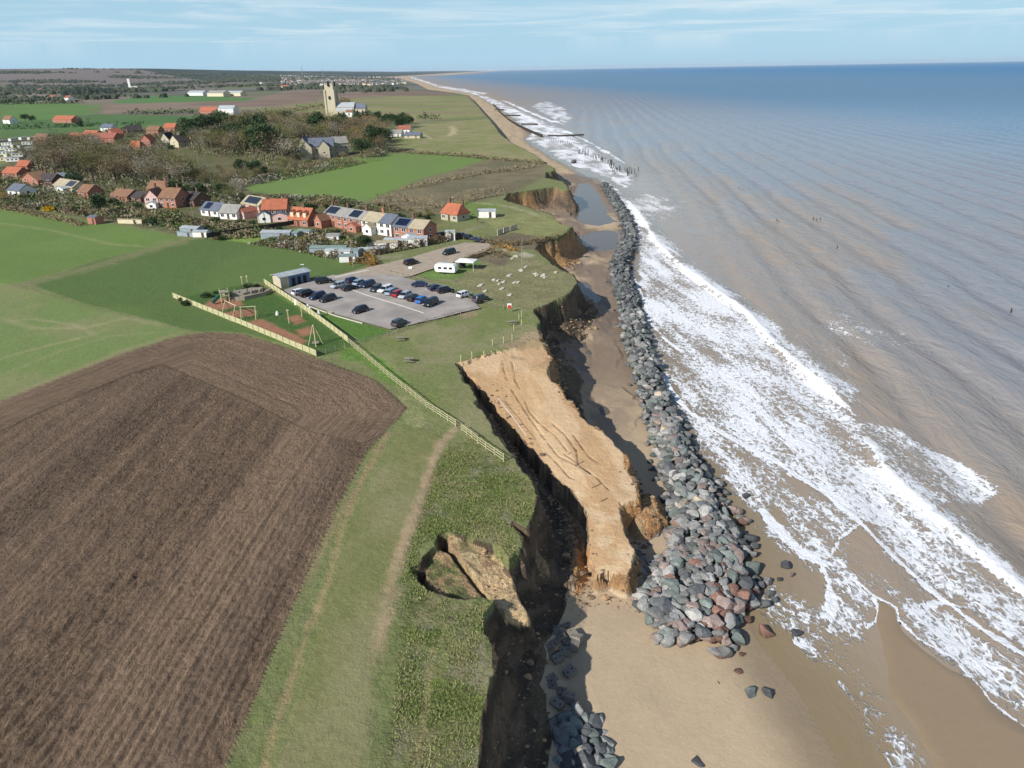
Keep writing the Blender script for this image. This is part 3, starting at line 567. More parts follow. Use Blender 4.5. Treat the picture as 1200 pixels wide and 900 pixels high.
fpoly([(700, 206), (725, 222), (748, 245), (770, 268), (800, 305), (850, 345), (895, 375), (930, 415), (975, 455), (1010, 490), (1060, 510), (1110, 530), (1140, 555), (1166, 578), (1150, 592), (1105, 598), (1150, 640), (1215, 700), (1260, 735), (1260, 815), (1200, 768),
       (1150, 735), (1100, 695), (1045, 650), (1008, 612), (967, 579), (933, 558), (900, 560), (905, 600), (880, 610), (850, 570), (820, 520), (790, 460), (765, 400), (752, 350), (745, 290), (725, 240)], .62, 1.2, 2.5)
fpoly([(760, 300), (800, 330), (850, 365), (890, 400), (940, 450), (990, 500), (1020, 560), (1080, 620), (1200, 715), (1260, 760), (1260, 800), (1180, 745), (1100, 688), (1040, 630), (960, 560), (880, 510), (820, 450), (780, 390)], .74, 2.5, 4)
fpoly([(770, 430), (800, 470), (850, 515), (905, 545), (960, 585), (1005, 620), (975, 690), (935, 640), (905, 600), (870, 575), (830, 520), (795, 470)], .52, 1.5, 3)
fpoly([(900, 600), (930, 610), (985, 632), (1010, 660), (1028, 712), (1012, 738), (985, 760), (960, 730), (975, 700), (950, 660), (915, 640), (890, 620)], .52, 1.5, 3)
fpoly([(985, 632), (1010, 614), (1050, 650), (1100, 697), (1150, 738), (1200, 770), (1260, 810), (1260, 890), (1198, 850), (1160, 820), (1120, 772), (1077, 750), (1053, 712), (1010, 680)], .40, 1.2, 2)
fpoly([(985, 632), (1010, 618), (1045, 652), (1090, 694), (1060, 705), (1020, 680), (1000, 660)], .10, 1.5, 2)
fpoly([(1060, 715), (1110, 712), (1170, 760), (1260, 815), (1260, 880), (1190, 835), (1140, 790), (1085, 750)], .54, 1.5, 3)
fpoly([(880, 690), (915, 690), (960, 720), (1000, 770), (990, 795), (950, 770), (905, 730)], .50, 1.0, 3)
fpoly([(980, 795), (1000, 800), (1030, 830), (1070, 870), (1110, 910), (1120, 950), (1060, 950), (1040, 900), (1010, 850)], .68, 1.0, 2.5)
fpoly([(925, 740), (960, 745), (1000, 770), (1035, 830), (1060, 870), (1030, 870), (990, 800), (950, 770)], .58, 1.0, 2.5)
fpoly([(940, 380), (1000, 365), (1045, 385), (1035, 408), (975, 425), (945, 415)], .34, 6, 14)
fpoly([(720, 225), (740, 222), (790, 236), (800, 250), (780, 262), (760, 262), (740, 250)], .42, 5, 12)
# surf along the far shore, out to the horizon
fpoly([(556, 111), (572, 113), (600, 126), (640, 143), (662, 152), (690, 172), (712, 188), (740, 205), (735, 222), (714, 212), (700, 206), (675, 197), (650, 182), (618, 163), (622, 155), (600, 138), (575, 122)], .66, 3, 6)
fpoly([(484, 90), (515, 100), (545, 104.5), (575, 110), (556, 112), (515, 104), (490, 97), (472, 91), (478, 89.5)], .62, 12, 20, reach=200)
fpoly([(640, 118), (664, 128), (672, 140), (660, 146), (640, 136), (622, 124)], .55, 4, 6)
def back(px, wd, dens):
    global FD
    P = poly(px, 0.0); dd, pr = ldist(SX, SY, P, 16); o_ = np.argsort(P[:, 1]); side = SX - np.interp(SY, P[o_, 1], P[o_, 0]); w_ = wd * (.2 + 1.7 * fbm(SX, SY, 8, 3, 5))
    FD = np.maximum(FD, np.where(side > 0, dens * sstep(w_, w_ * .2, dd) * sstep(0, .05, pr) * sstep(1, .95, pr), 0))
back(L1[2:10], 8, .54); back(L1[10:], 5, .5)
p1_ = fline(L1[1:10], .95, .9); p1b = fline(L1[10:], .9, .88)
fline([(733, 300), (737, 317), (754, 350), (762, 379), (780, 398), (798, 412)], .55, .95)
fline([(770, 425), (783, 454), (808, 483), (854, 512), (904, 537), (933, 558), (967, 579), (1008, 612)], .55, .97)
fline([(1008, 612), (1045, 650), (1100, 697), (1150, 737), (1200, 770), (1250, 805)], .5, .97)
fline([(1008, 614), (985, 630), (975, 650)], .25, .9)
fline([(940, 646), (965, 662), (1000, 678), (1023, 698), (1028, 713), (1026, 728), (1015, 736)], .16, .95); fline([(1023, 698), (1050, 712), (1053, 727), (1077, 750), (1120, 772), (1142, 797), (1160, 820), (1198, 850), (1240, 880)], .17, .97)
fline([(893, 598), (915, 625), (940, 646), (962, 660)], 1.1, .9); fline([(962, 660), (972, 685), (975, 715), (972, 740)], .55, .8); fline([(975, 735), (985, 755)], .5, .7)
fline([(985, 802), (998, 815), (1015, 835), (1045, 865), (1080, 905)], .5, .6); fline([(930, 752), (965, 765), (985, 785)], .14, .8); fline([(920, 715), (960, 724), (980, 720)], .14, .8)
fline([(1120, 772), (1160, 780), (1200, 790)], .3, .7); fline([(1085, 710), (1100, 705), (1130, 712)], .5, .8)
fline([(590, 118), (640, 140), (662, 146)], 4, .9); fline([(600, 128), (650, 155), (690, 180), (730, 205)], 2.5, .9); fline([(660, 152), (700, 172), (730, 190)], 1.8, .85)
fline([(895, 770), (880, 740), (872, 730)], .15, .7)
big = fbm(SX * 1.0, SY * .55, 9, 4, 26) - .5; stk = fbm(SX * 1.6 + .25 * SY, SY * .28, 3.2, 4, 27) - .5
FD = np.clip(FD + np.where(FD < .95, (big * .85 + stk * .75) * np.clip(FD * 2.2, 0, 1), 0), 0, 1) * (FD > .01)
FD = FD * sstep(-.5, .4, sd)
# swell: long waves parallel to the shore, steepening onto the breaker
wx = SX + 10 * (fbm(SX, SY, 80, 3, 11) - .5) - 0.10 * SY; amp = sstep(6, 60, sd) * sstep(3500, 300, np.hypot(SX, SY))
ph = wx / 17.0 * 2 * math.pi; env = .4 + 1.2 * fbm(SX, SY, 60, 2, 17)
SZ = amp * env * .46 * (np.sin(ph) + .45 * np.sin(2 * ph + 1.0)) + amp * .26 * (fbm(SX * 1.6, SY * .5, 6, 4, 19) - .5) + .05 * sstep(0, 5, sd) * (fbm(SX, SY, 2.5, 3, 20) - .5)
def crest(P, h, wf, wb):
    global SZ
    dd, pr = ldist(SX, SY, P, 12); cxn = np.interp(SY, P[::-1, 1], P[::-1, 0]); side = SX - cxn
    e = np.where(side < 0, sstep(wf, 0, dd), sstep(wb, 0, dd)) * sstep(0, .08, pr) * sstep(1, .92, pr); SZ = SZ + h * e * (.8 + .5 * fbm(SX, SY, 3, 3, 22))
crest(p1_, 1.0, 1.5, 8); crest(p1b, .65, 1.3, 6)
SZ = SZ * sstep(-1, 9, sd) + 0.0
SZ += FT * .16 * (fbm(SX, SY, 1.1, 3, 23) - .3) * sstep(0, 3, sd)
off = sd; dist = np.hypot(SX, SY)
sc = np.zeros((len(SX), 3)); brown = pc(160, 142, 120); grey = pc(140, 140, 142); blue = pc(98, 134, 160); deep = pc(62, 122, 164); shal = pc(140, 122, 90)
t1 = sstep(20, 90, off)[:, None]; t2 = sstep(90, 600, off)[:, None]; t3 = sstep(900, 5000, off)[:, None]; t0 = sstep(0, 16, off)[:, None]
sc = shal * (1 - t0) + brown * t0; sc = sc * (1 - t1) + grey * t1; sc = sc * (1 - t2) + blue * t2; sc = sc * (1 - t3) + deep * t3
sedi = sstep(.46, .62, fbm(wx * 2.6, SY, 70, 3, 24))[:, None] * sstep(20, 40, off)[:, None] * (1 - sstep(70, 200, off)[:, None]) ; sc = sc * (1 - .55 * sedi) + pc(160, 138, 108) * .55 * sedi
cpx = W(1150, 590, 0)
M_sea = bpy.data.materials.new('sea_water'); M_sea.use_nodes = True; t = M_sea.node_tree; b = t.nodes['Principled BSDF']
g = N(t, 'ShaderNodeNewGeometry'); a = N(t, 'ShaderNodeAttribute', attribute_name='acol'); fo = N(t, 'ShaderNodeAttribute', attribute_name='foam'); fs = N(t, 'ShaderNodeSeparateXYZ'); t.links.new(fo.outputs['Vector'], fs.inputs[0])
mpp = N(t, 'ShaderNodeMapping'); mpp.inputs['Scale'].default_value = (1.0, 0.62, 1); mpp.inputs['Rotation'].default_value = (0, 0, R(8)); t.links.new(g.outputs['Position'], mpp.inputs[0])
n1 = N(t, 'ShaderNodeTexNoise'); n1.inputs['Scale'].default_value = 1.15; n1.inputs['Detail'].default_value = 9; n1.inputs['Roughness'].default_value = .68; n1.inputs['Distortion'].default_value = .9; t.links.new(mpp.outputs[0], n1.inputs['Vector'])
nw = N(t, 'ShaderNodeTexNoise'); nw.inputs['Scale'].default_value = .8; nw.inputs['Detail'].default_value = 4; t.links.new(mpp.outputs[0], nw.inputs['Vector'])
vs = N(t, 'ShaderNodeVectorMath', operation='MULTIPLY_ADD'); vs.inputs[1].default_value = (2.2, 2.2, 2.2); t.links.new(nw.outputs['Color'], vs.inputs[0]); t.links.new(mpp.outputs[0], vs.inputs[2])
vo = N(t, 'ShaderNodeTexVoronoi', feature='DISTANCE_TO_EDGE'); vo.inputs['Scale'].default_value = 1.05; t.links.new(vs.outputs[0], vo.inputs['Vector'])
vr = N(t, 'ShaderNodeMapRange', i_1=0.0, i_2=0.20, i_3=1.0, i_4=0.0); t.links.new(vo.outputs['Distance'], vr.inputs[0])
nr1 = N(t, 'ShaderNodeMapRange', i_1=0.30, i_2=0.70, i_3=0.0, i_4=1.0); t.links.new(n1.outputs['Fac'], nr1.inputs[0])
ma = N(t, 'ShaderNodeMath', operation='MULTIPLY', i_1=.72); t.links.new(nr1.outputs[0], ma.inputs[0]); mb = N(t, 'ShaderNodeMath', operation='MULTIPLY_ADD', i_1=.28); t.links.new(vr.outputs[0], mb.inputs[0]); t.links.new(ma.outputs[0], mb.inputs[2])
ad = N(t, 'ShaderNodeMath', operation='ADD'); t.links.new(mb.outputs[0], ad.inputs[0]); t.links.new(fs.outputs['X'], ad.inputs[1])
fm_ = N(t, 'ShaderNodeMapRange', interpolation_type='SMOOTHSTEP', i_1=.76, i_2=1.10, i_3=0.0, i_4=1.0); t.links.new(ad.outputs[0], fm_.inputs[0])
gate = N(t, 'ShaderNodeMapRange', i_1=0.02, i_2=0.12); t.links.new(fs.outputs['X'], gate.inputs[0]); fk = N(t, 'ShaderNodeMath', operation='MULTIPLY'); t.links.new(fm_.outputs[0], fk.inputs[0]); t.links.new(gate.outputs[0], fk.inputs[1])
mx = N(t, 'ShaderNodeMix', data_type='RGBA'); mx.inputs[7].default_value = (.80, .81, .82, 1); t.links.new(fk.outputs[0], mx.inputs[0]); t.links.new(a.outputs['Color'], mx.inputs[6])
t.links.new(mx.outputs[2], b.inputs['Base Color'])
ro = N(t, 'ShaderNodeMapRange', i_3=.12, i_4=.9); t.links.new(fk.outputs[0], ro.inputs[0]); rfar = N(t, 'ShaderNodeMapRange', i_3=.0, i_4=.5); t.links.new(fs.outputs['Y'], rfar.inputs[0]); rad_ = N(t, 'ShaderNodeMath', operation='ADD', use_clamp=True); t.links.new(ro.outputs[0], rad_.inputs[0]); t.links.new(rfar.outputs[0], rad_.inputs[1]); t.links.new(rad_.outputs[0], b.inputs['Roughness']); sfar = N(t, 'ShaderNodeMapRange', i_3=.5, i_4=.22); t.links.new(fs.outputs['Y'], sfar.inputs[0]); t.links.new(sfar.outputs[0], b.inputs['Specular IOR Level']); b.inputs['IOR'].default_value = 1.33
m3 = N(t, 'ShaderNodeMapping'); m3.inputs['Scale'].default_value = (1.0, .42, 1); m3.inputs['Rotation'].default_value = (0, 0, R(-14)); t.links.new(g.outputs['Position'], m3.inputs[0])
h1 = N(t, 'ShaderNodeTexNoise'); h1.inputs['Scale'].default_value = .20; h1.inputs['Detail'].default_value = 7; h1.inputs['Roughness'].default_value = .62; h1.inputs['Distortion'].default_value = .4; t.links.new(m3.outputs[0], h1.inputs['Vector'])
wv = N(t, 'ShaderNodeMath', operation='MULTIPLY'); t.links.new(fs.outputs['Z'], wv.inputs[0]); t.links.new(h1.outputs['Fac'], wv.inputs[1])
bu = N(t, 'ShaderNodeBump', i_Strength=1.0, i_Distance=1.7); t.links.new(wv.outputs[0], bu.inputs['Height'])
fb = N(t, 'ShaderNodeMath', operation='MULTIPLY'); t.links.new(n1.outputs['Fac'], fb.inputs[0]); t.links.new(fk.outputs[0], fb.inputs[1])
bu2 = N(t, 'ShaderNodeBump', i_Strength=1.0, i_Distance=.35); t.links.new(fb.outputs[0], bu2.inputs['Height']); t.links.new(bu.outputs[0], bu2.inputs['Normal']); t.links.new(bu2.outputs[0], b.inputs['Normal'])
rip = .12 + .88 * sstep(10, 60, off)
idx = np.arange(ns_ * nas).reshape(ns_, nas); SF = np.stack([idx[:-1, :-1], idx[:-1, 1:], idx[1:, 1:], idx[1:, :-1]], -1).reshape(-1, 4)[:, ::-1]
SF = SF[sd[SF].max(1) > -9]; used, inv = np.unique(SF, return_inverse=True)
sea = link('sea', np_mesh('sea', np.stack([SX, SY, SZ], 1)[used], inv.reshape(-1, 4), M_sea, smooth=True, attrs={'acol': sc[used], 'foam': np.stack([FD, sstep(150, 2500, dist), rip], 1)[used]})); tag(sea, kind='structure')
# rock pools on the beach: flat standing water in the dips
M_pool = mat('pool_water', lin(96, 86, 72), rough=.22, spec=.3)
for P in POOLS:
    c = P.mean(0); Q = c + (P - c) * 1.18; mb_ = MB(); mb_.add([(x, y, 0.50) for x, y in Q], [tuple(range(len(Q)))]); mb_.build('beach_pool', M_pool); tag(bpy.context.scene.collection.objects[-1], kind='structure')
# ------------------------------------------------------------------ boulders of the rock armour
def boulder_mesh(seed, sub=2, flat=0.75):
    r = np.random.default_rng(seed); bm = bmesh.new(); bmesh.ops.create_icosphere(bm, subdivisions=sub, radius=1.0)
    V = np.array([v.co[:] for v in bm.verts]); F = np.array([[v.index for v in f.verts] for f in bm.faces]); bm.free()
    for _ in range(15):
        nrm = r.normal(size=3); nrm /= np.linalg.norm(nrm); k = r.uniform(.46, .76); d = V @ nrm; V = V - np.outer(np.maximum(d - k, 0), nrm)
    V = V * np.array([r.uniform(.95, 1.3), r.uniform(.75, 1.0), r.uniform(.6, .85)]) * .5 / .62
    V += (r.random(V.shape) - .5) * .03
    return V, F
BVAR = [boulder_mesh(100 + i) for i in range(14)]; BLOW = [boulder_mesh(200 + i, 1) for i in range(12)]
def rockmat(name, c, c2=None, nz_=.28):
    M = bpy.data.materials.new(name); M.use_nodes = True; t = M.node_tree; b = t.nodes['Principled BSDF']; b.inputs['Roughness'].default_value = .82; b.inputs['Specular IOR Level'].default_value = .25
    g = N(t, 'ShaderNodeNewGeometry'); n = N(t, 'ShaderNodeTexNoise'); n.inputs['Scale'].default_value = 1.3; n.inputs['Detail'].default_value = 8; n.inputs['Roughness'].default_value = .7; t.links.new(g.outputs['Position'], n.inputs['Vector'])
    if c is None:
        a = N(t, 'ShaderNodeAttribute', attribute_name='rcol'); base = a.outputs['Color']
    else:
        mm = N(t, 'ShaderNodeMix', data_type='RGBA'); mm.inputs[6].default_value = (*c, 1); mm.inputs[7].default_value = (*(c2 if c2 is not None else c * .7), 1); r_ = N(t, 'ShaderNodeMapRange', i_1=.42, i_2=.6); t.links.new(n.outputs['Fac'], r_.inputs[0]); t.links.new(r_.outputs[0], mm.inputs[0]); base = mm.outputs[2]
    n2 = N(t, 'ShaderNodeTexNoise'); n2.inputs['Scale'].default_value = 9; n2.inputs['Detail'].default_value = 4; t.links.new(g.outputs['Position'], n2.inputs['Vector'])
    mr = N(t, 'ShaderNodeMapRange', i_1=.3, i_2=.7, i_3=1 - nz_, i_4=1 + nz_); t.links.new(n2.outputs['Fac'], mr.inputs[0])
    mx = N(t, 'ShaderNodeMix', data_type='RGBA', blend_type='MULTIPLY'); mx.inputs[0].default_value = 1; t.links.new(base, mx.inputs[6]); t.links.new(mr.outputs[0], mx.inputs[7])
    oi = N(t, 'ShaderNodeObjectInfo'); m4 = N(t, 'ShaderNodeMapRange', i_3=.75, i_4=1.25); t.links.new(oi.outputs['Random'], m4.inputs[0]); mx2 = N(t, 'ShaderNodeMix', data_type='RGBA', blend_type='MULTIPLY'); mx2.inputs[0].default_value = 1
    t.links.new(mx.outputs[2], mx2.inputs[6]); t.links.new(m4.outputs[0], mx2.inputs[7])
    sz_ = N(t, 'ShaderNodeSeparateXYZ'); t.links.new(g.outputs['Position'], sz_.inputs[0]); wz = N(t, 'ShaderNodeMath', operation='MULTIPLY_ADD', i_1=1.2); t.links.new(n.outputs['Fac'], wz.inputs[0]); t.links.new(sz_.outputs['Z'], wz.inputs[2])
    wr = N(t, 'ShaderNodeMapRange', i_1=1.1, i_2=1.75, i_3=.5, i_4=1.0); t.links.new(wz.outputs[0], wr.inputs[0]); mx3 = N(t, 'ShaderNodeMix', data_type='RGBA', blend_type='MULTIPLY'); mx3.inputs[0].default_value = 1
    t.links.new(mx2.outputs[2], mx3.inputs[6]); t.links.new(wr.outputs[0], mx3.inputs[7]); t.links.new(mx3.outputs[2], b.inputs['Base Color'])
    bu = N(t, 'ShaderNodeBump', i_Strength=.8, i_Distance=.12); t.links.new(n.outputs['Fac'], bu.inputs['Height']); t.links.new(bu.outputs[0], b.inputs['Normal'])
    return M
RC = {'grey': (138, 138, 135), 'dark grey': (98, 100, 101), 'pale grey': (170, 168, 162), 'green-grey': (122, 130, 124), 'pink': (154, 136, 128), 'rust-brown': (138, 106, 92), 'cream': (186, 172, 150)}
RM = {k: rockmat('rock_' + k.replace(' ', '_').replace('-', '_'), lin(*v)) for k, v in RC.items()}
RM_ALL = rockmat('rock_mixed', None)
bmeshes = {}
def bmesh_for(vi, cname):
    if (vi, cname) not in bmeshes:
        V, F = BVAR[vi]; me = np_mesh('boulder', V, F, RM[cname], smooth=True); me.set_sharp_from_angle(angle=R(13)); bmeshes[(vi, cname)] = me
    return bmeshes[(vi, cname)]
# centre line of the armour and its half width (metres)
RL = [(790, 742, 4.2), (808, 712, 6.6), (822, 672, 6.3), (828, 640, 5.2), (822, 605, 4.4), (808, 570, 3.7), (792, 530, 3.2), (776, 490, 3.0), (763, 455, 2.9), (753, 420, 2.8), (745, 390, 3.0), (737, 358, 2.9), (729, 330, 3.2), (725, 306, 3.0), (736, 288, 2.9), (738, 268, 2.7), (730, 250, 2.7), (720, 234, 2.6), (708, 216, 2.4)]
rc_ = np.array([[*W(a, b, 1.2), c] for a, b, c in RL]); seg = np.linalg.norm(np.diff(rc_[:, :2], axis=0), axis=1); cum = np.concatenate([[0], np.cumsum(seg)])
cand = []; rr_ = np.random.default_rng(5); s_ = -1.5
TOTAL = cum[-1]
def rpos(s):
    return np.array([np.interp(s, cum, rc_[:, k]) for k in range(3)])
grid = {}
def heap(u, s):   # heap height across the band
    return 0.9 + 1.7 * (1 - min(abs(u), 1) ** 2) * min(1, (s + 2.5) / 9 + .25)
while s_ < TOTAL:
    c = rpos(max(s_, 0)); far = s_ > 190
    hw = c[2]; nlat = int(hw * 2 / (1.0 if s_ < 70 else 1.15))
    c2 = rpos(min(max(s_, 0) + 1, TOTAL)); d = (c2 - c)[:2]; d /= np.linalg.norm(d) + 1e-9; nx = np.array([d[1], -d[0]])
    if s_ < 0: c = c.copy(); c[:2] += d * s_
    for k in range(nlat):
        u = ((k + .5) / nlat * 2 - 1) + rr_.uniform(-.5, .5) / nlat * 1.3
        if s_ < 2 and abs(u + .15) > .5 + .18 * s_: continue
        p = c[:2] + nx * u * hw * (1 + .12 * math.sin(s_ * .7)) + d * rr_.uniform(-.5, .5)
        for layer in range(2 if abs(u) < .8 else 1):
            sz = rr_.choice([.9, 1.15, 1.4, 1.75, 2.1], p=[.20, .32, .28, .15, .05]) * .93
            z = .25 + heap(u, s_) * (.35 + .42 * layer) + rr_.uniform(-.15, .3); q = p + rr_.uniform(-.5, .5, 2) * layer
            cand.append([q[0], q[1], z, sz, s_, u])
    s_ += 0.84 if s_ < 70 else 1.0 if not far else 1.3
# scattered ones along both feet
for k in range(150):
    s = rr_.uniform(0, TOTAL) if k > 60 else rr_.uniform(0, 45); c = rpos(s); c2 = rpos(min(s + 1, TOTAL)); d = (c2 - c)[:2]; d /= np.linalg.norm(d) + 1e-9; nx = np.array([d[1], -d[0]]); u = rr_.choice([-1, 1]) * rr_.uniform(1.0, 1.45)
    p = c[:2] + nx * u * c[2]; cand.append([p[0], p[1], .35 + .2 * rr_.random(), rr_.uniform(.7, 1.4), s, u])
cand = [c for c in cand if not (c[4] < 9 and c[5] < -1.0)]
def rcolname(s, u):
    r = rr_.random()
    if s < 26:   # the near end is mixed: pink and rust to the seaward side
        if u > .35 and r < .35 and s < 14: return 'rust-brown'
        return str(rr_.choice(['grey', 'pale grey', 'green-grey', 'pink', 'dark grey', 'rust-brown'], p=[.42, .17, .15, .11, .13, .02]))
    if s < 70: return str(rr_.choice(['grey', 'pale grey', 'green-grey', 'pink', 'dark grey', 'cream'], p=[.40, .16, .14, .07, .21, .02]))
    if s < 120: return str(rr_.choice(['grey', 'green-grey', 'dark grey', 'pale grey'], p=[.38, .2, .34, .08]))
    return str(rr_.choice(['grey', 'green-grey', 'dark grey'], p=[.2, .15, .65]))
# second, smaller heap in the shade under the cliff, bottom of the photograph
HEAPB = poly([(640, 905), (632, 868), (640, 838), (662, 815), (680, 800), (690, 826), (706, 836), (718, 880), (720, 960), (640, 960)], 1.2)
hb = []
x0, y0 = HEAPB.min(0); x1, y1 = HEAPB.max(0)
for k in range(1100):
    p = rr_.uniform([x0, y0], [x1, y1]); s = float(sdist(p[:1], p[1:], HEAPB)[0])
    if s < .15: continue
    if any((p[0] - q[0]) ** 2 + (p[1] - q[1]) ** 2 < (.33 * (1.1 + q[3])) ** 2 * 1.0 for q in hb): continue
    hb.append([p[0], p[1], .9 + min(s, 2) * .35 + rr_.uniform(-.1, .2), rr_.uniform(.85, 1.7)])
print('rocks', len(cand), len(hb))
def place_boulder(x, y, z, sz, cname, label, group=None, vi=None, rot=None):
    vi = rr_.integers(len(BVAR)) if vi is None else vi
    o = link('boulder', bmesh_for(int(vi), cname)); o.location = (x, y, z); o.scale = (sz,) * 3
    o.rotation_euler = rot or (rr_.uniform(-.5, .5), rr_.uniform(-.5, .5), rr_.uniform(0, 6.28)); return tag(o, label, 'boulder', group)
cand.sort(key=lambda c: -c[3] / math.sqrt(c[0] ** 2 + c[1] ** 2 + 3600))
GM = 'boulders of the rock armour bank along the beach'
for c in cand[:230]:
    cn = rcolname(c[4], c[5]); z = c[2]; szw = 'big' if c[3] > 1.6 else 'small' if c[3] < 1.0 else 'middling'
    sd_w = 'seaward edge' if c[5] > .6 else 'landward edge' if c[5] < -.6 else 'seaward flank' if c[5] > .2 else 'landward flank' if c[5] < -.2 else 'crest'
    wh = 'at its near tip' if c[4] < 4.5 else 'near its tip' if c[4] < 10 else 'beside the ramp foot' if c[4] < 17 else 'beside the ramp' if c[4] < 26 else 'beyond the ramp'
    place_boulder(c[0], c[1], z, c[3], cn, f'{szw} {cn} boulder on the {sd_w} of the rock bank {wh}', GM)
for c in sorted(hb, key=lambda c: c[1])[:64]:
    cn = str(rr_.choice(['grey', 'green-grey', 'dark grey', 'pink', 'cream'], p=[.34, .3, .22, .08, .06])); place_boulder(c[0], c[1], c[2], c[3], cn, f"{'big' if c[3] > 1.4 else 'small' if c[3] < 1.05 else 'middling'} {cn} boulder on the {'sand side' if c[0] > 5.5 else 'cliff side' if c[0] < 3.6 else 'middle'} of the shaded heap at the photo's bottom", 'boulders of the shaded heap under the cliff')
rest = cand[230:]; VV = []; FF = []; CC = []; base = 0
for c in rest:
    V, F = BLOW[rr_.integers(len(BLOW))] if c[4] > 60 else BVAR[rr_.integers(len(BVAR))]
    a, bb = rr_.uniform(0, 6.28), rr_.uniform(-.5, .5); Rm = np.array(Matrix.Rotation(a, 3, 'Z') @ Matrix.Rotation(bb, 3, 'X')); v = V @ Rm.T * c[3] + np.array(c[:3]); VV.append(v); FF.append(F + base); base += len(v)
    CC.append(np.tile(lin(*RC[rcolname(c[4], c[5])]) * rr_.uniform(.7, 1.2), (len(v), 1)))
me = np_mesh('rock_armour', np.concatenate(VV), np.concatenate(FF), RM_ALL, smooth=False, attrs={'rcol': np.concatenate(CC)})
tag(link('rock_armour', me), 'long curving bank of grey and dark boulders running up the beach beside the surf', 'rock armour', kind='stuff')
# loners on the sand and in the shallows
for px, py, sz, cn, lb in ((880, 811, 1.35, 'green-grey', 'greenish pointed boulder alone on the wet sand, left of a rounder one'), (901, 811, 1.15, 'dark grey', 'round dark boulder alone on the wet sand, right of the greenish one'),
                           (842, 768, 1.2, 'rust-brown', 'reddish boulder just off the seaward corner of the rock heap'), (866, 786, .8, 'rust-brown', 'small brown stone standing upright on the sand below the rock heap'), (870, 766, .55, 'rust-brown', 'small pinkish stone at the edge of the shallows'),
                           (921, 662, 1.3, 'dark grey', 'dark elongated boulder awash in the brown shallows'), (927, 673, .7, 'pink', 'low pinkish stone awash behind the dark elongated boulder'), (934, 741, .95, 'dark grey', 'dark flat rock in the shallows ringed by a thread of foam'),
                           (882, 668, 2.2, 'green-grey', 'big green-grey slab reaching from the rock bank into the shallows'), (913, 678, .6, 'dark grey', 'small dark stone in the shallows near the big green slab'), (843, 801, .5, 'rust-brown', 'small dark lump half buried in the sand below the heap'), (864, 752, .6, 'rust-brown', 'small orange stone below the rust-coloured boulders'),
                           (672, 190.5, 4.5, 'dark grey', 'dark rock standing in the surf beyond the beach point'), (873, 580, 1.1, 'dark grey', 'dark boulder fallen from the bank into the foam')):
    p = G(px, py, .35); sc_ = sz; place_boulder(p.x, p.y, .25 if sz < 2 else .5, sc_, cn, lb, rot=(0.1, 0.15, rr_.uniform(0, 6)))
p = G(818, 895, .5); place_boulder(p.x, p.y, .55, 1.1, 'dark grey', 'dark jagged rock cut off by the bottom edge, on the open sand')

# crumbled earth lying at the foot of the ramp and the cliffs
ex, ey = rr_.uniform(-4, 34, 34000), rr_.uniform(40, 230, 34000); ez, eT, eW, eR, eb, eu, ed_ = terrain_z(ex, ey, True)
pr_e = np.where((eT < -.3) & (eT > -7) & (ez > .9) & (ez < 8.5), .22, 0) + np.where((eR < 0) & (eR > -3.2) & (eT < 0), .5, 0) + np.where((eR > 0) & (eR < 1.0), .05, 0) + np.where(eb > 0, .12, 0)
ks = np.where((rr_.random(len(ex)) < pr_e) & (eW > 1))[0][:3600]; VV = []; FF = []; CC = []; base = 0
for k in ks:
    V, F = BLOW[rr_.integers(len(BLOW))]; s = rr_.choice([.13, .22, .34, .6], p=[.52, .32, .14, .02]) * (1 + ey[k] / 200); v = V * s + np.array([ex[k], ey[k], ez[k] + .05 * s]); VV.append(v); FF.append(F + base); base += len(v); CC.append(np.tile(pc(*[(140, 114, 86), (160, 132, 98), (110, 92, 74), (172, 140, 98)][rr_.integers(4)]), (len(v), 1)))
tag(link('fallen_earth', np_mesh('fallen_earth', np.concatenate(VV), np.concatenate(FF), mat('clod_earth', (0, 0, 0), .95, attr='rcol', noise=.2), attrs={'rcol': np.concatenate(CC)})), 'crumbled brown earth clods below the ramp and cliff edges', 'earth', kind='stuff')

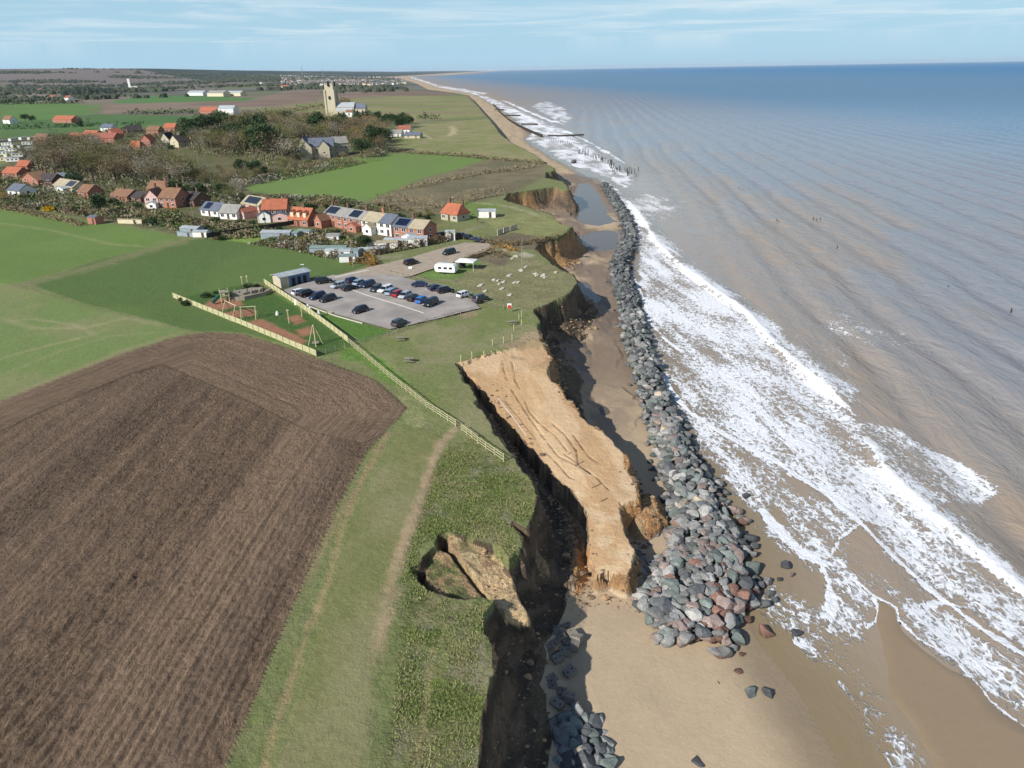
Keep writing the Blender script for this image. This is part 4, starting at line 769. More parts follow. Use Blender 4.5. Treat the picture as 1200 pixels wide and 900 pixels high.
# ------------------------------------------------------------------ concrete blocks with two lifting holes, in the shade under the cliff
M_conc = mat('old_concrete', lin(128, 122, 112), .9, noise=.3, nscale=3, bump=.05); M_hole = mat('hole_dark', lin(40, 36, 32), .95)
def block_tree():
    root = empty('concrete_block', (0, 0, 0)); L, Wd, H, hs = 1.25, 1.0, .75, .2
    xs = [-L / 2, -.31 - hs / 2, -.31 + hs / 2, .31 - hs / 2, .31 + hs / 2, L / 2]; ys = [-Wd / 2, -hs / 2, hs / 2, Wd / 2]; m_ = MB(); vs = {}
    def q(a, b, c, d): m_.add([a, b, c, d], [(0, 1, 2, 3)])
    for i in range(5):
        for j in range(3):
            x0_, x1_, y0_, y1_ = xs[i], xs[i + 1], ys[j], ys[j + 1]
            if j == 1 and i in (1, 3):
                z = H - .3
                q((x0_, y0_, z), (x1_, y0_, z), (x1_, y1_, z), (x0_, y1_, z)); q((x0_, y0_, H), (x1_, y0_, H), (x1_, y0_, z), (x0_, y0_, z)); q((x0_, y1_, z), (x1_, y1_, z), (x1_, y1_, H), (x0_, y1_, H)); q((x0_, y0_, H), (x0_, y0_, z), (x0_, y1_, z), (x0_, y1_, H)); q((x1_, y0_, z), (x1_, y0_, H), (x1_, y1_, H), (x1_, y1_, z))
            else: q((x0_, y0_, H), (x1_, y0_, H), (x1_, y1_, H), (x0_, y1_, H))
    for a, b_ in (((-L / 2, -Wd / 2), (L / 2, -Wd / 2)), ((L / 2, -Wd / 2), (L / 2, Wd / 2)), ((L / 2, Wd / 2), (-L / 2, Wd / 2)), ((-L / 2, Wd / 2), (-L / 2, -Wd / 2))): q((*a, 0), (*b_, 0), (*b_, H), (*a, H))
    m_.build('block_body', M_conc, root)
    for sx in (-.31, .31): e = MB(); e.box((sx, 0, H - .27), (hs * .9, hs * .9, .03)); e.build('lifting_hole', M_hole, root)
    return root
bl0 = block_tree()
bpx = [(662, 734), (650, 741), (658, 747), (671, 744), (676, 749), (651, 752), (666, 754), (673, 757), (645, 764), (662, 764), (653, 772), (668, 786), (645, 795), (649, 803), (660, 812), (666, 818), (653, 826), (641, 757)]
for i, (px, py) in enumerate(bpx):
    p = G(px, py, 1.6); o = bl0 if i == 0 else copy_tree(bl0); o.location = (p.x, p.y, 1.0 + .35 * rr_.random()); o.rotation_euler = (rr_.uniform(-.3, .3), rr_.uniform(-.3, .3), rr_.uniform(0, 3))
    tag(o, f"concrete block with two square holes, {'topmost of' if i == 0 else 'in the upper part of' if py < 750 else 'halfway down' if py < 775 else 'in the lower part of'} the shaded pile, {'left' if px < 653 else 'right' if px > 665 else 'middle'}", 'concrete block', 'holed concrete blocks in the shade under the cliff')

# ------------------------------------------------------------------ timber: fences, posts, sea defences
M_tim = mat('pale_timber', lin(184, 178, 138), .85, noise=.2, nscale=2); M_tim2 = mat('grey_timber', lin(142, 134, 118), .9, noise=.25, nscale=2); M_tar = mat('dark_wet_timber', lin(58, 52, 46), .7, noise=.3, nscale=1); M_white = mat('white_paint', lin(228, 228, 224), .5, noise=.06, nscale=1.5); M_dark = mat('dark_metal', lin(44, 46, 48), .5, noise=.1)
def ground_pts(px): return [GP(a, b) for a, b in px]
def rail_fence(pts, name, label, h=1.15, step=2.4, rails=3, boards=False, m=None, cat='fence', post_w=.12, rail_h=.11):
    m = m or M_tim; root = empty(name, pts[0], 0, label, cat); o0 = pts[0]
    P = [p - o0 for p in pts]; pm = MB(); pm.box((0, 0, h / 2), (post_w, post_w, h + .2)); pme = pm.mesh('post', m)
    for i in range(len(P) - 1):
        a, b_ = P[i], P[i + 1]; L = (b_ - a).length; k = max(1, round(L / step)); ang = math.atan2((b_ - a).y, (b_ - a).x)
        for j in range(k):
            p = a.lerp(b_, j / k); q = a.lerp(b_, (j + 1) / k); z0 = zat(p.x + o0.x, p.y + o0.y) - o0.z; z1 = zat(q.x + o0.x, q.y + o0.y) - o0.z
            o = link('post', pme, root); o.location = (p.x, p.y, z0); o.rotation_euler = (0, 0, ang)
            for r_ in range(rails):
                zz = h * (r_ + .7) / rails; mb = MB(); off_ = Vector((-math.sin(ang), math.cos(ang), 0)) * (post_w * .5 + .02)
                mb.bar(Vector((p.x, p.y, z0 + zz)) + off_, Vector((q.x, q.y, z1 + zz)) + off_, .04, rail_h if not boards else h / rails * .82); mb.build('board' if boards else 'rail', m, root)
    o = link('post', pme, root); o.location = (P[-1].x, P[-1].y, zat(pts[-1].x, pts[-1].y) - o0.z)
    return root
rail_fence(ground_pts([(203, 349), (290, 384), (371, 418)]), 'board_fence', 'pale timber board fence between the playground and the ploughed field', 1.25, 2.5, 4, True)
rail_fence(ground_pts([(310, 333), (360, 366), (408, 402)]), 'board_fence', 'pale timber board fence between the playground and the car park verge', 1.35, 2.5, 4, True)
rail_fence(ground_pts([(408, 402), (455, 442), (500, 478), (534, 500)]), 'rail_fence', 'long weathered post and rail fence running diagonally from the playground gate to the footpath', 1.15, 2.0, 3, False, M_tim)
rail_fence(ground_pts([(541, 505), (560, 520), (590, 541)]), 'rail_fence', 'short post and rail fence from the footpath gap to the cliff edge', 1.2, 1.9, 3, False, M_tim)
rail_fence(ground_pts([(371, 418), (404, 408)]), 'rail_fence', 'low wire and post fence closing the near corner of the playground', 1.0, 2.2, 2, False, M_tim2, rail_h=.04)
rail_fence(ground_pts([(413, 404), (455, 394), (500, 379), (540, 368), (563, 361)]), 'rail_fence', 'low dark rail fence along the near edge of the car park', .9, 2.4, 2, False, M_tim2, rail_h=.07)
rail_fence(ground_pts([(452, 318), (500, 331), (550, 350), (590, 362)]), 'rail_fence', 'low timber rail along the far edge of the car park', .8, 2.4, 2, False, M_tim2, rail_h=.07)
for i, (px, py) in enumerate([(540, 424), (553, 420), (567, 417), (577, 405), (590, 402), (600, 399), (611, 381), (602, 387), (611, 371), (608, 375)]):
    p = GP(px, py); m_ = MB(); m_.box((0, 0, .65), (.13, .13, 1.5)); o = m_.build('fence_post', M_tim, loc=(p.x, p.y, p.z)); tag(o, 'thin pale fence post standing near the head of the sandy ramp', 'post', 'thin posts near the ramp head')
# ramp-edge kerb rail
pts = [G(a, b, z) for a, b, z in ((583, 468, 8.3), (600, 489, 7.7), (617, 513, 7.2))]
m_ = MB()
for i in range(2): m_.bar(pts[i] + Vector((0, 0, .25)), pts[i + 1] + Vector((0, 0, .25)), .05, .05)
tag(m_.build('old_handrail', M_white), 'thin pale handrail along the left edge of the sandy ramp', 'handrail')
# steel rods sticking across the ramp surface
for i, (a, b_) in enumerate((((660, 562), (692, 556)), ((666, 532), (676, 528)), ((674, 546), (684, 541)), ((694, 572), (705, 567)), ((704, 588), (712, 584)))):
    ps = []
    for px, py in (a, b_):
        z = 6.0
        for _ in range(4):
            x, y = W(px, py, z); z = zat(x, y)
        ps.append(Vector((float(x), float(y), z + .05)))
    m_ = MB(); m_.bar(ps[0], ps[1], .07, .06); tag(m_.build('old_timber', M_tar), 'dark timber laid across the sandy ramp', 'timber', 'dark timbers crossing the ramp')
# timber revetment and groynes up the coast
def pile_row(px, name, label, h=1.8, step=3.2, z=0.2, w=.35, plank=True):
    P = [G(a, b_, z) for a, b_ in px]; o0 = P[0]; root = empty(name, o0, 0, label, 'groyne'); pm = MB(); pm.box((0, 0, 0), (w, w, h * 2)); pme = pm.mesh('pile', M_tar)
    for i in range(len(P) - 1):
        a, b_ = P[i] - o0, P[i + 1] - o0; k = max(1, round((b_ - a).length / step))
        for j in range(k): o = link('pile', pme, root); o.location = a.lerp(b_, j / k) + Vector((0, 0, rr_.uniform(-.2, .3)))
        if plank: mb = MB(); mb.bar(a + Vector((.2, 0, h * .45)), b_ + Vector((.2, 0, h * .45)), .25, h * 1.1); mb.build('planking', M_tar, root)
pile_row([(578, 123), (586, 133), (598, 143), (612, 151), (628, 158), (636, 161)], 'timber_revetment', 'dark timber revetment running along the foot of the far beach', 2.6, 6)
pile_row([(579, 129), (590, 129)], 'timber_groyne', 'dark groyne farthest up the beach, shortest of the three', 1.6, 6)
pile_row([(592, 136), (610, 136)], 'timber_groyne', 'middle dark groyne running from the revetment into the surf', 1.6, 5)
pile_row([(611, 146), (630, 146.5)], 'timber_groyne', 'dark groyne nearest along the revetment, pointing into the surf', 1.6, 5)
pile_row([(642, 159.5), (660, 159.8), (684, 158.6)], 'timber_groyne', 'long low groyne reaching out to the splash of spray', 1.3, 5)
G2 = 'worn groyne piles standing in the surf'; pl = MB(); pl.tube((0, 0, -1.5), (0, 0, 1.0), .22, .18, 6); plm = pl.mesh('groyne_pile', M_tar)
prow = [(640 + i * 2.1, 162 + i * .62 + rr_.uniform(-1, 1)) for i in range(16)] + [(676 + rr_.uniform(0, 44), 0) for _ in range(44)] + [(714 + rr_.uniform(0, 34), 1) for _ in range(26)]
for px, py in prow:
    if py == 0: py = 176 + (px - 676) * .42 + rr_.uniform(-3, 3.5)
    elif py == 1: py = 199 + (px - 714) * .18 + rr_.uniform(-4, 4)
    p = G(px, py, 0); o = link('groyne_pile', plm); o.location = (p.x, p.y, rr_.uniform(.3, 2.0)); o.rotation_euler = (rr_.uniform(-.08, .08), rr_.uniform(-.08, .08), 0); o.scale = (1.1, 1.1, 1.2); tag(o, 'dark worn timber pile standing in the white surf off the point', 'timber pile', G2)
for px, py in ((910, 259), (912, 260), (953, 257), (957, 258), (961, 258), (981, 291), (1185, 364), (1111, 337), (866, 221), (878, 222), (870, 223)):
    p = G(px, py, 0); o = link('groyne_pile', plm); o.location = (p.x, p.y, rr_.uniform(-.2, .2)); o.scale = (.8, .8, .8); tag(o, 'lone dark stump poking out of the open brown sea', 'timber pile', 'stumps in the open sea')
# ------------------------------------------------------------------ vehicles
M_glass = mat('window_glass', lin(30, 36, 44), .08, spec=.6); M_tyre = mat('tyre_rubber', lin(26, 26, 27), .9); M_rim = mat('wheel_rim', lin(150, 152, 156), .35, metal=.7); M_lamp = mat('headlight_glass', lin(225, 228, 230), .15); M_tail = mat('tail_light', lin(150, 24, 20), .3); M_trim = mat('dark_trim', lin(30, 31, 33), .6)
CARC = {'black': (26, 28, 32), 'navy': (30, 42, 74), 'white': (226, 228, 230), 'silver': (168, 176, 184), 'red': (150, 26, 40), 'bright blue': (34, 110, 186), 'dark grey': (66, 70, 76), 'dark green': (38, 58, 50), 'pale blue': (142, 166, 184)}
PAINT = {k: mat('car_paint_' + k.replace(' ', '_'), lin(*v), .3, spec=.5, coat=.6, noise=.04, nscale=.7) for k, v in CARC.items()}
def loft(stations):
    """stations: (x, [(y,z)...] half section from bottom centre to top centre) mirrored"""
    vs = []; fs = []; n = None
    for x, sec in stations:
        ring = [(x, y, z) for y, z in sec] + [(x, -y, z) for y, z in reversed(sec)]; n = len(ring); vs += ring
    for i in range(len(stations) - 1):
        for k in range(n): fs.append((i * n + k, i * n + (k + 1) % n, (i + 1) * n + (k + 1) % n, (i + 1) * n + k))
    fs.append(tuple(range(n - 1, -1, -1))); fs.append(tuple(range((len(stations) - 1) * n, len(stations) * n))); return vs, fs
def car_meshes(kind):
    L, Wd, H = {'hatchback': (4.1, 1.78, 1.48), 'estate': (4.6, 1.84, 1.52), 'suv': (4.5, 1.88, 1.70), 'saloon': (4.5, 1.8, 1.42)}[kind]
    h = Wd / 2; l = L / 2; bz = .28; belt = .92 if kind != 'suv' else 1.06; hood = belt - .08
    def sec(w, zb, zt): return [(w * .9, zb), (w, zb + .12), (w * 1.0, (zb + zt) / 2), (w * .97, zt - .06), (w * .88, zt)]
    st = [(-l, sec(h * .84, bz + .15, belt - .12)), (-l + .12, sec(h * .95, bz, belt)), (-l * .4, sec(h, bz, belt + .02)), (l * .35, sec(h, bz, belt)), (l * .62, sec(h * .98, bz, hood)), (l - .22, sec(h * .93, bz, hood - .12)), (l, sec(h * .80, bz + .1, hood - .3))]
    b_ = MB(); b_.add(*loft(st))
    xr = {'hatchback': (-l + .15, -l + .5, .25 * l, .58 * l), 'estate': (-l + .12, -l + .42, .25 * l, .56 * l), 'suv': (-l + .1, -l + .38, .28 * l, .56 * l), 'saloon': (-l + .5, -l + 1.15, .15 * l, .52 * l)}[kind]
    def cs(w, w2, zb, zt): return [(w * .9, zb), (w, zb + .01), (w2, zt - .05), (w2 * .86, zt)]
    g = MB(); g.add(*loft([(xr[0], cs(h * .86, h * .84, belt - .05, belt + .03)), (xr[1], cs(h * .92, h * .72, belt - .05, H - .05)), (xr[2], cs(h * .92, h * .73, belt - .05, H - .05)), (xr[3], cs(h * .88, h * .84, belt - .05, belt + .03))]))
    r = MB(); r.add(*loft([(xr[1] - .03, [(h * .70, H - .075), (h * .71, H - .05), (h * .60, H - .01), (h * .3, H)]), ((xr[1] + xr[2]) / 2, [(h * .74, H - .075), (h * .74, H - .045), (h * .62, H + .01), (h * .3, H + .03)]), (xr[2] + .02, [(h * .71, H - .075), (h * .71, H - .05), (h * .6, H - .01), (h * .3, H)])]))
    for xx in (xr[1] + .02, (xr[1] + xr[2]) / 2, xr[2] - .02):
        for sy in (-1, 1): r.bar((xx, sy * h * .93, belt - .02), (xx, sy * h * .73, H - .05), .09, .05)
    w = MB(); R0 = .33 if kind != 'suv' else .37; w.tube((0, -.11, 0), (0, .11, 0), R0, R0, 12); rim = MB(); rim.tube((0, -.125, 0), (0, .125, 0), R0 * .62, R0 * .62, 10)
    hl = MB(); hl.box((0, 0, 0), (.16, .38, .16)); tl = MB(); tl.box((0, 0, 0), (.08, .24, .26))
    return dict(L=L, W=Wd, R=R0, belt=belt, hood=hood, body=b_, glass=g, roof=r, wheel=w, rim=rim, hl=hl, tl=tl)
_cars = {}
def make_car(kind, colour):
    key = (kind, colour)
    if key not in _cars:
        d = car_meshes(kind); P = PAINT[colour]
        _cars[key] = dict(d, body=d['body'].mesh('car_body', P, True), glass=d['glass'].mesh('windows', M_glass), roof=d['roof'].mesh('car_roof', P, True), wheel=d['wheel'].mesh('wheel', M_tyre), rim=d['rim'].mesh('rim', M_rim), hl=d['hl'].mesh('headlight', M_lamp), tl=d['tl'].mesh('tail_light', M_tail))
    d = _cars[key]; root = empty('parked_car', (0, 0, 0)); link('body', d['body'], root); link('windows', d['glass'], root); link('roof', d['roof'], root); l = d['L'] / 2
    for sx in (-.62, .62):
        for sy in (-1, 1):
            o = link('wheel', d['wheel'], root); o.location = (sx * l, sy * (d['W'] / 2 - .10), d['R']); link('rim', d['rim'], o)
    for sy in (-1, 1):
        o = link('headlight', d['hl'], root); o.location = (l - .16, sy * d['W'] * .34, d['hood'] - .24); o = link('tail_light', d['tl'], root); o.location = (-l + .03, sy * d['W'] * .38, d['belt'] - .22)
    return root
def heading(px, py, dx, dy):
    a = G(px - dx, py - dy); b_ = G(px + dx, py + dy); return math.atan2((b_ - a).y, (b_ - a).x)
CG = 'cars parked in the clifftop car park'
cars = [(380, 333, 'suv', 'black', 8, -1, 'black four-wheel-drive parked alone nearest the toilet block', CG), (352, 346, 'hatchback', 'white', 8, -2, 'white car at the left end of the left row of the car park', CG), (361, 348, 'suv', 'black', 8, -2, 'black car right beside the white one in the left row', CG), (372, 351, 'estate', 'navy', 8, -2.5, 'dark blue estate second from the right in the left row', CG),
 (384, 354, 'estate', 'black', 8, -2.5, 'black car at the right end of the left row', CG), (397, 338, 'hatchback', 'silver', 8, -2, 'silver car at the far left of the middle row', CG), (410, 341, 'saloon', 'black', 8, -2, 'black saloon just right of the silver car at the row end', CG), (413, 332, 'hatchback', 'navy', 8, -2.5, 'dark blue hatchback in the back row of the car park, leftmost', CG),
 (422, 335, 'hatchback', 'pale blue', 8, -3, 'pale blue hatchback between two dark cars in the back row', CG), (431, 337, 'estate', 'navy', 8, -3, 'dark blue estate right of the pale blue hatchback in the back row', CG), (441, 342, 'hatchback', 'dark grey', 8, -3.5, 'dark grey hatchback left of the white car in the middle row', CG), (452, 343, 'estate', 'white', 8, -3, 'white estate between dark grey and pale blue cars in the middle row', CG),
 (459, 346, 'hatchback', 'pale blue', 8, -4, 'pale blue car left of the red one', CG), (467, 348, 'hatchback', 'red', 8, -4, 'only red car, in the middle of the central row', CG), (475, 350, 'hatchback', 'silver', 8, -4, 'silver car directly right of the red one', CG), (485, 353, 'hatchback', 'black', 8, -4, 'black car left of the bright blue one', CG),
 (495, 355.5, 'hatchback', 'bright blue', 8, -4, 'bright blue car near the right end of the central row', CG), (505, 359, 'suv', 'black', 8, -4, 'black car at the right end of the central row beside the bright blue one', CG), (422, 367, 'hatchback', 'black', 8, -2.5, 'black hatchback alone on the near side of the car park', CG), (468, 382, 'hatchback', 'dark grey', 8, -4, 'dark grey hatchback alone at the nearest corner of the car park', CG),
 (493, 337, 'saloon', 'navy', 8, 0, 'dark blue saloon alone at the back of the right bays', CG), (512, 341, 'saloon', 'navy', 8, -1.5, 'dark blue car left of a black one in the right bays', CG), (522, 344, 'estate', 'black', 8, -1.5, 'black estate right of a dark blue car in the right bays', CG), (544, 349, 'hatchback', 'white', 8, -2.5, 'white hatchback alone in the right bays', CG),
 (563, 354, 'suv', 'dark grey', 8, -3, 'dark grey car at the right-hand corner of the car park', CG), (482, 311, 'suv', 'black', 8, -2, 'black car driving along the access road, nearer the car park', None), (526, 299, 'suv', 'dark green', 8, -2, 'dark green car on the access road, between two black ones', None), (561, 284, 'saloon', 'navy', 8, 1, 'dark blue saloon at the seaward end of the access road', None),
 (518, 278, 'estate', 'black', 8, -1, 'black car parked beside the semi-detached house garden', None), (541, 279, 'hatchback', 'dark grey', 8, 1, 'dark grey hatchback left of another in the lane below the orange roof', None), (549, 281, 'hatchback', 'black', 8, 1, 'black hatchback right of another in the lane below the orange roof', None)]
for px, py, kd, cl_, dx, dy, lb, gp in cars:
    p = GP(px, py); o = make_car(kd, cl_); o.location = (p.x, p.y, 10.24); o.rotation_euler = (0, 0, heading(px, py, dx, dy) + (math.pi if (px * 7 + py) % 3 < 1 else 0)); tag(o, lb, 'car', gp)

# ------------------------------------------------------------------ car park, road
M_tar_ = mat('worn_tarmac', lin(152, 145, 138), .9, noise=.28, nscale=.22, bump=.01); M_gravel = mat('road_gravel', lin(160, 146, 128), .95, noise=.18, nscale=.5, bump=.02); M_kerb = mat('pale_kerb', lin(190, 184, 170), .9, noise=.15)
def sheet(name, px, m, z, label=None):
    P = poly(px, 10); mb = MB(); mb.add([(x, y, z) for x, y in P], [tuple(range(len(P)))[::-1]]); o = mb.build(name, m); bm = bmesh.new(); bm.from_mesh(o.data); bmesh.ops.triangulate(bm, faces=bm.faces); bmesh.ops.recalc_face_normals(bm, faces=bm.faces)
    if sum(f.normal.z for f in bm.faces) < 0: bmesh.ops.reverse_faces(bm, faces=bm.faces)
    bm.to_mesh(o.data); bm.free(); tag(o, kind='structure'); return o
sheet('access_road', ROAD_px, M_gravel, 10.225); sheet('car_park', CARP_px, M_tar_, 10.235)
def strip_line(name, px, w, h, m, label=None, cat=None):
    pts = [G(a, b_, 10.24) for a, b_ in px]; mb = MB()
    for i in range(len(pts) - 1): mb.bar(pts[i], pts[i + 1], w, h)
    o = mb.build(name, m); tag(o, label, cat); return o
tag(strip_line('kerb', [(395, 333), (430, 346), (470, 358), (497, 367)], .28, .16, M_kerb), kind='structure'); tag(strip_line('kerb', [(346, 353), (393, 370), (425, 379)], .16, .22, M_kerb), kind='structure'); tag(strip_line('kerb', [(393, 325), (410, 321), (432, 316.5)], 1.4, .06, M_kerb), kind='structure')

# ------------------------------------------------------------------ buildings
WM = {k: mat('wall_' + k, lin(*v), .9, noise=.12, nscale=.9, bump=.01) for k, v in dict(brick=(164, 112, 92), darkbrick=(112, 84, 74), pink=(206, 170, 160), white=(222, 220, 212), cream=(206, 194, 164), flint=(170, 162, 142), stone=(184, 174, 150), metal=(140, 150, 156), wood=(128, 104, 78), blue=(96, 116, 150)).items()}
RFM = {k: mat('roof_' + k, lin(*v), .85, noise=.2, nscale=.6, bump=.03) for k, v in dict(orange=(164, 98, 72), red=(146, 90, 74), grey=(140, 138, 132), slate=(98, 104, 116), brown=(128, 96, 74), beige=(164, 152, 126), pale=(158, 164, 166), palegreen=(118, 136, 130), dark=(66, 60, 60)).items()}
M_solar = mat('solar_glass', lin(24, 34, 52), .15, spec=.6); M_door = mat('door_paint', lin(84, 66, 58), .6)
def roof_mesh(L, D, eave, ridge, th=.22, ov=.35, hip=0.0, mono=False):
    mb = MB(); l = L / 2 + ov; d = D / 2 + ov; k = (ridge - eave) / (D / 2); ez = eave - ov * k
    hx = hip
    A = [(-l, -d, ez), (l, -d, ez), (l - hx, 0, ridge), (-l + hx, 0, ridge)]; B = [(l, d, ez), (-l, d, ez), (-l + hx, 0, ridge), (l - hx, 0, ridge)]
    up = lambda q: [(x, y, z + th) for x, y, z in q]
    for q in (A, B):
        mb.add(q + up(q), [(3, 2, 1, 0), (4, 5, 6, 7), (0, 1, 5, 4), (1, 2, 6, 5), (2, 3, 7, 6), (3, 0, 4, 7)])
    if hip:
        for s in (-1, 1):
            q = [(s * l, -d, ez), (s * l, d, ez), (s * (l - hx), 0, ridge)]; q = q if s > 0 else [q[1], q[0], q[2]]; mb.add(q + up(q), [(2, 1, 0), (3, 4, 5), (0, 1, 4, 3), (1, 2, 5, 4), (2, 0, 3, 5)])
    return mb
def house(a, b_, D, eave, ridge, wm, rm, label, cat='house', name='house', chim=(), wins=2, storeys=2, solar=(), hip=0, wings=(), dormers=0, door=True, z=10.1, group=None, gable=False, sidewall=None, turn=None, far=False):
    eave *= .88; ridge = eave + (ridge - eave / .88) * .82
    pa, pb = G(*a, z), G(*b_, z); c = (pa + pb) / 2; L = (pb - pa).length; ang = math.atan2((pb - pa).y, (pb - pa).x)
    if turn is not None: ang = R(turn)
    back_ = Vector((-math.sin(ang), math.cos(ang), 0)); o = c + back_ * D / 2; root = empty(name, (o.x, o.y, z - .3), ang, label, cat, group)
    LL, DD, rot = (L, D, 0) if not gable else (D, L, math.pi / 2)
    hw = MB(); l, d = LL / 2, DD / 2; E_ = eave + .3; Rz = ridge + .3 - .02
    hw.add([(-l, -d, 0), (l, -d, 0), (l, d, 0), (-l, d, 0), (-l, -d, E_), (l, -d, E_), (l, d, E_), (-l, d, E_)], [(0, 1, 5, 4), (1, 2, 6, 5), (2, 3, 7, 6), (3, 0, 4, 7), (3, 2, 1, 0)], 0)
    if not hip: hw.add([(-l, -d, E_), (-l, d, E_), (-l, 0, Rz)], [(1, 0, 2)], 0); hw.add([(l, -d, E_), (l, d, E_), (l, 0, Rz)], [(0, 1, 2)], 0)
    w = hw.build('wall', [WM[wm]], root); w.rotation_euler = (0, 0, rot)
    rf = roof_mesh(LL, DD, E_, Rz + .02, hip=hip).build('roof', RFM[rm], root); rf.rotation_euler = (0, 0, rot)
    for u in chim:
        cm = MB(); cm.box((0, 0, 0), (.8, .55, 1.9)); cm.box((0, 0, 1.0), (.95, .7, .15))
        for q in (-.2, .2): cm.tube((q, 0, 1.0), (q, 0, 1.4), .11, .09, 6)
        o2 = cm.build('chimney', WM['darkbrick' if wm != 'white' else 'brick'], rf); o2.location = (u * LL, 0, Rz + .75)
    for u0, u1 in solar:
        k = (Rz - E_) / (DD / 2); n_ = max(1, round((u1 - u0) * LL / 1.1)); nn = Vector((0, -k, 1)).normalized()
        for i in range(n_):
            for j in range(2):
                x0_ = (u0 + (u1 - u0) * i / n_) * LL + .03; x1_ = (u0 + (u1 - u0) * (i + 1) / n_) * LL - .03; y0_ = -DD / 2 * (.92 - .40 * j); y1_ = -DD / 2 * (.54 - .40 * j); zz = lambda y: E_ + k * (y + DD / 2) + .27
                sp = MB(); q = [(x0_, y0_, zz(y0_)), (x1_, y0_, zz(y0_)), (x1_, y1_, zz(y1_)), (x0_, y1_, zz(y1_))]; up = [(x, y, z_ + .07) for x, y, z_ in q]; sp.add(q + up, [(3, 2, 1, 0), (4, 5, 6, 7), (0, 1, 5, 4), (1, 2, 6, 5), (2, 3, 7, 6), (3, 0, 4, 7)]); sp.build('solar_panel', M_solar, rf)
    for k_ in range(dormers):
        x = (k_ + .5) / dormers * LL - LL / 2; dm = MB(); dm.box((x, -DD * .30, E_ + (Rz - E_) * .42), (1.3, 1.9, 1.5)); o3 = dm.build('dormer', WM['cream'], rf); dr_ = roof_mesh(1.3, 1.9, .7, 1.5, .12, .15).build('dormer_roof', RFM[rm], rf); dr_.rotation_euler = (0, 0, math.pi / 2); dr_.location = (x, -DD * .30, E_ + (Rz - E_) * .42)
    if wins:
        for s_i in range(storeys):
            zz = .3 + 1.3 + s_i * (eave - .2) / storeys
            for i in range(wins):
                x = ((i + .5) / wins - .5) * L
                if door and s_i == 0 and i == wins // 2:
                    dm = MB(); dm.box((0, 0, 0), (.95, .1, 2.05)); dm.build('door', M_door, root, loc=(x, -D / 2 - .04, 1.33)); continue
                fr = MB(); fr.box((0, 0, 0), (1.5, .10, 1.25)); f_ = fr.build('window', M_white, root, loc=(x, -D / 2 - .03, zz))
                for q in (-.36, .36): pn = MB(); pn.box((q, -.055, 0), (.6, .03, 1.05)); pn.build('pane', M_glass, f_)
        for s_i in range(storeys):
            fr = MB(); fr.box((0, 0, 0), (.10, 1.2, 1.2)); f_ = fr.build('window', M_white, root, loc=(L / 2 + .03, 0, .3 + 1.3 + s_i * (eave - .2) / storeys)); pn = MB(); pn.box((.055, 0, 0), (.03, 1.0, 1.0)); pn.build('pane', M_glass, f_)
    for (x, wL, wD, we, wr, wwm, wrm) in wings:     # lower wings built out to the front
        wy = -D / 2 - wD / 2; wb = MB(); l, d = wL / 2, wD / 2
        wb.add([(x - l, wy - d, 0), (x + l, wy - d, 0), (x + l, wy + d - .02, 0), (x - l, wy + d - .02, 0), (x - l, wy - d, we), (x + l, wy - d, we), (x + l, wy + d - .02, we), (x - l, wy + d - .02, we), (x, wy - d, wr), (x, wy + d - .02, wr)], [(0, 1, 5, 8, 4), (1, 2, 6, 5), (2, 3, 7, 9, 6), (3, 0, 4, 7), (3, 2, 1, 0)], 0)
        wb.build('wing_wall', WM[wwm], root); o4 = roof_mesh(wD, wL, we, wr, .18, .25).build('wing_roof', RFM[wrm], root); o4.rotation_euler = (0, 0, math.pi / 2); o4.location = (x, wy, 0)
        fr = MB(); fr.box((0, 0, 0), (1.3, .1, 1.1)); f_ = fr.build('window', M_white, root, loc=(x, wy - d - .03, we * .55)); pn = MB(); pn.box((0, -.055, 0), (1.1, .03, .9)); pn.build('pane', M_glass, f_)
    return root
house((285, 250), (305, 254), 7, 4.6, 7.6, 'pink', 'beige', 'pink house with a big solar array on its beige roof, left of the orange roof', chim=(), wins=3, solar=[(-.38, .36)], wings=[(2.5, 5, 6, 2.6, 4.0, 'pink', 'red')])
house((309, 259), (337, 258), 8, 4.8, 8.4, 'brick', 'orange', 'wide house with orange roof between the pink house and the dormered house', chim=(-.3, .45), wins=4, wings=[(-3.4, 4.5, 3, 2.9, 4.4, 'white', 'slate'), (2.0, 6, 2.5, 2.6, 3.6, 'pink', 'slate')])
house((339, 264), (361, 266), 7, 2.8, 7.0, 'brick', 'orange', 'brick house with three dormers in its orange roof', chim=(0.05,), wins=3, storeys=1, dormers=3)
house((381, 264), (402, 268), 7.5, 4.8, 7.4, 'brick', 'grey', 'left end house of the long terrace, dark solar panels on its grey roof', chim=(-.42, .42), wins=3, solar=[(-.46, .1)], wings=[(-3.4, 4, 4.2, 2.9, 4.9, 'brick', 'brown')])
house((402.5, 268), (424, 272), 7.5, 4.8, 7.4, 'brick', 'grey', 'second terrace house with bluish panels on its grey roof', chim=(.42,), wins=3, solar=[(-.2, .3)], wings=[(2, 5, 2, 2.4, 3.4, 'brick', 'red')])
house((424.5, 272), (444, 275), 7.5, 4.8, 7.4, 'white', 'beige', 'white terrace house with a beige roof', chim=(.4,), wins=3, wings=[(1, 4, 2.4, 2.8, 4.2, 'white', 'beige')])
house((444.5, 275), (459, 277), 7.5, 4.8, 7.4, 'white', 'slate', 'right end house of the terrace with pale slate hipped roof', chim=(), wins=2, hip=0)
house((462, 280), (478, 282), 7.5, 4.8, 7.2, 'brick', 'slate', 'left half of the brick semi-detached pair, solar panels covering its roof', chim=(.48,), wins=2, solar=[(-.45, .4)])
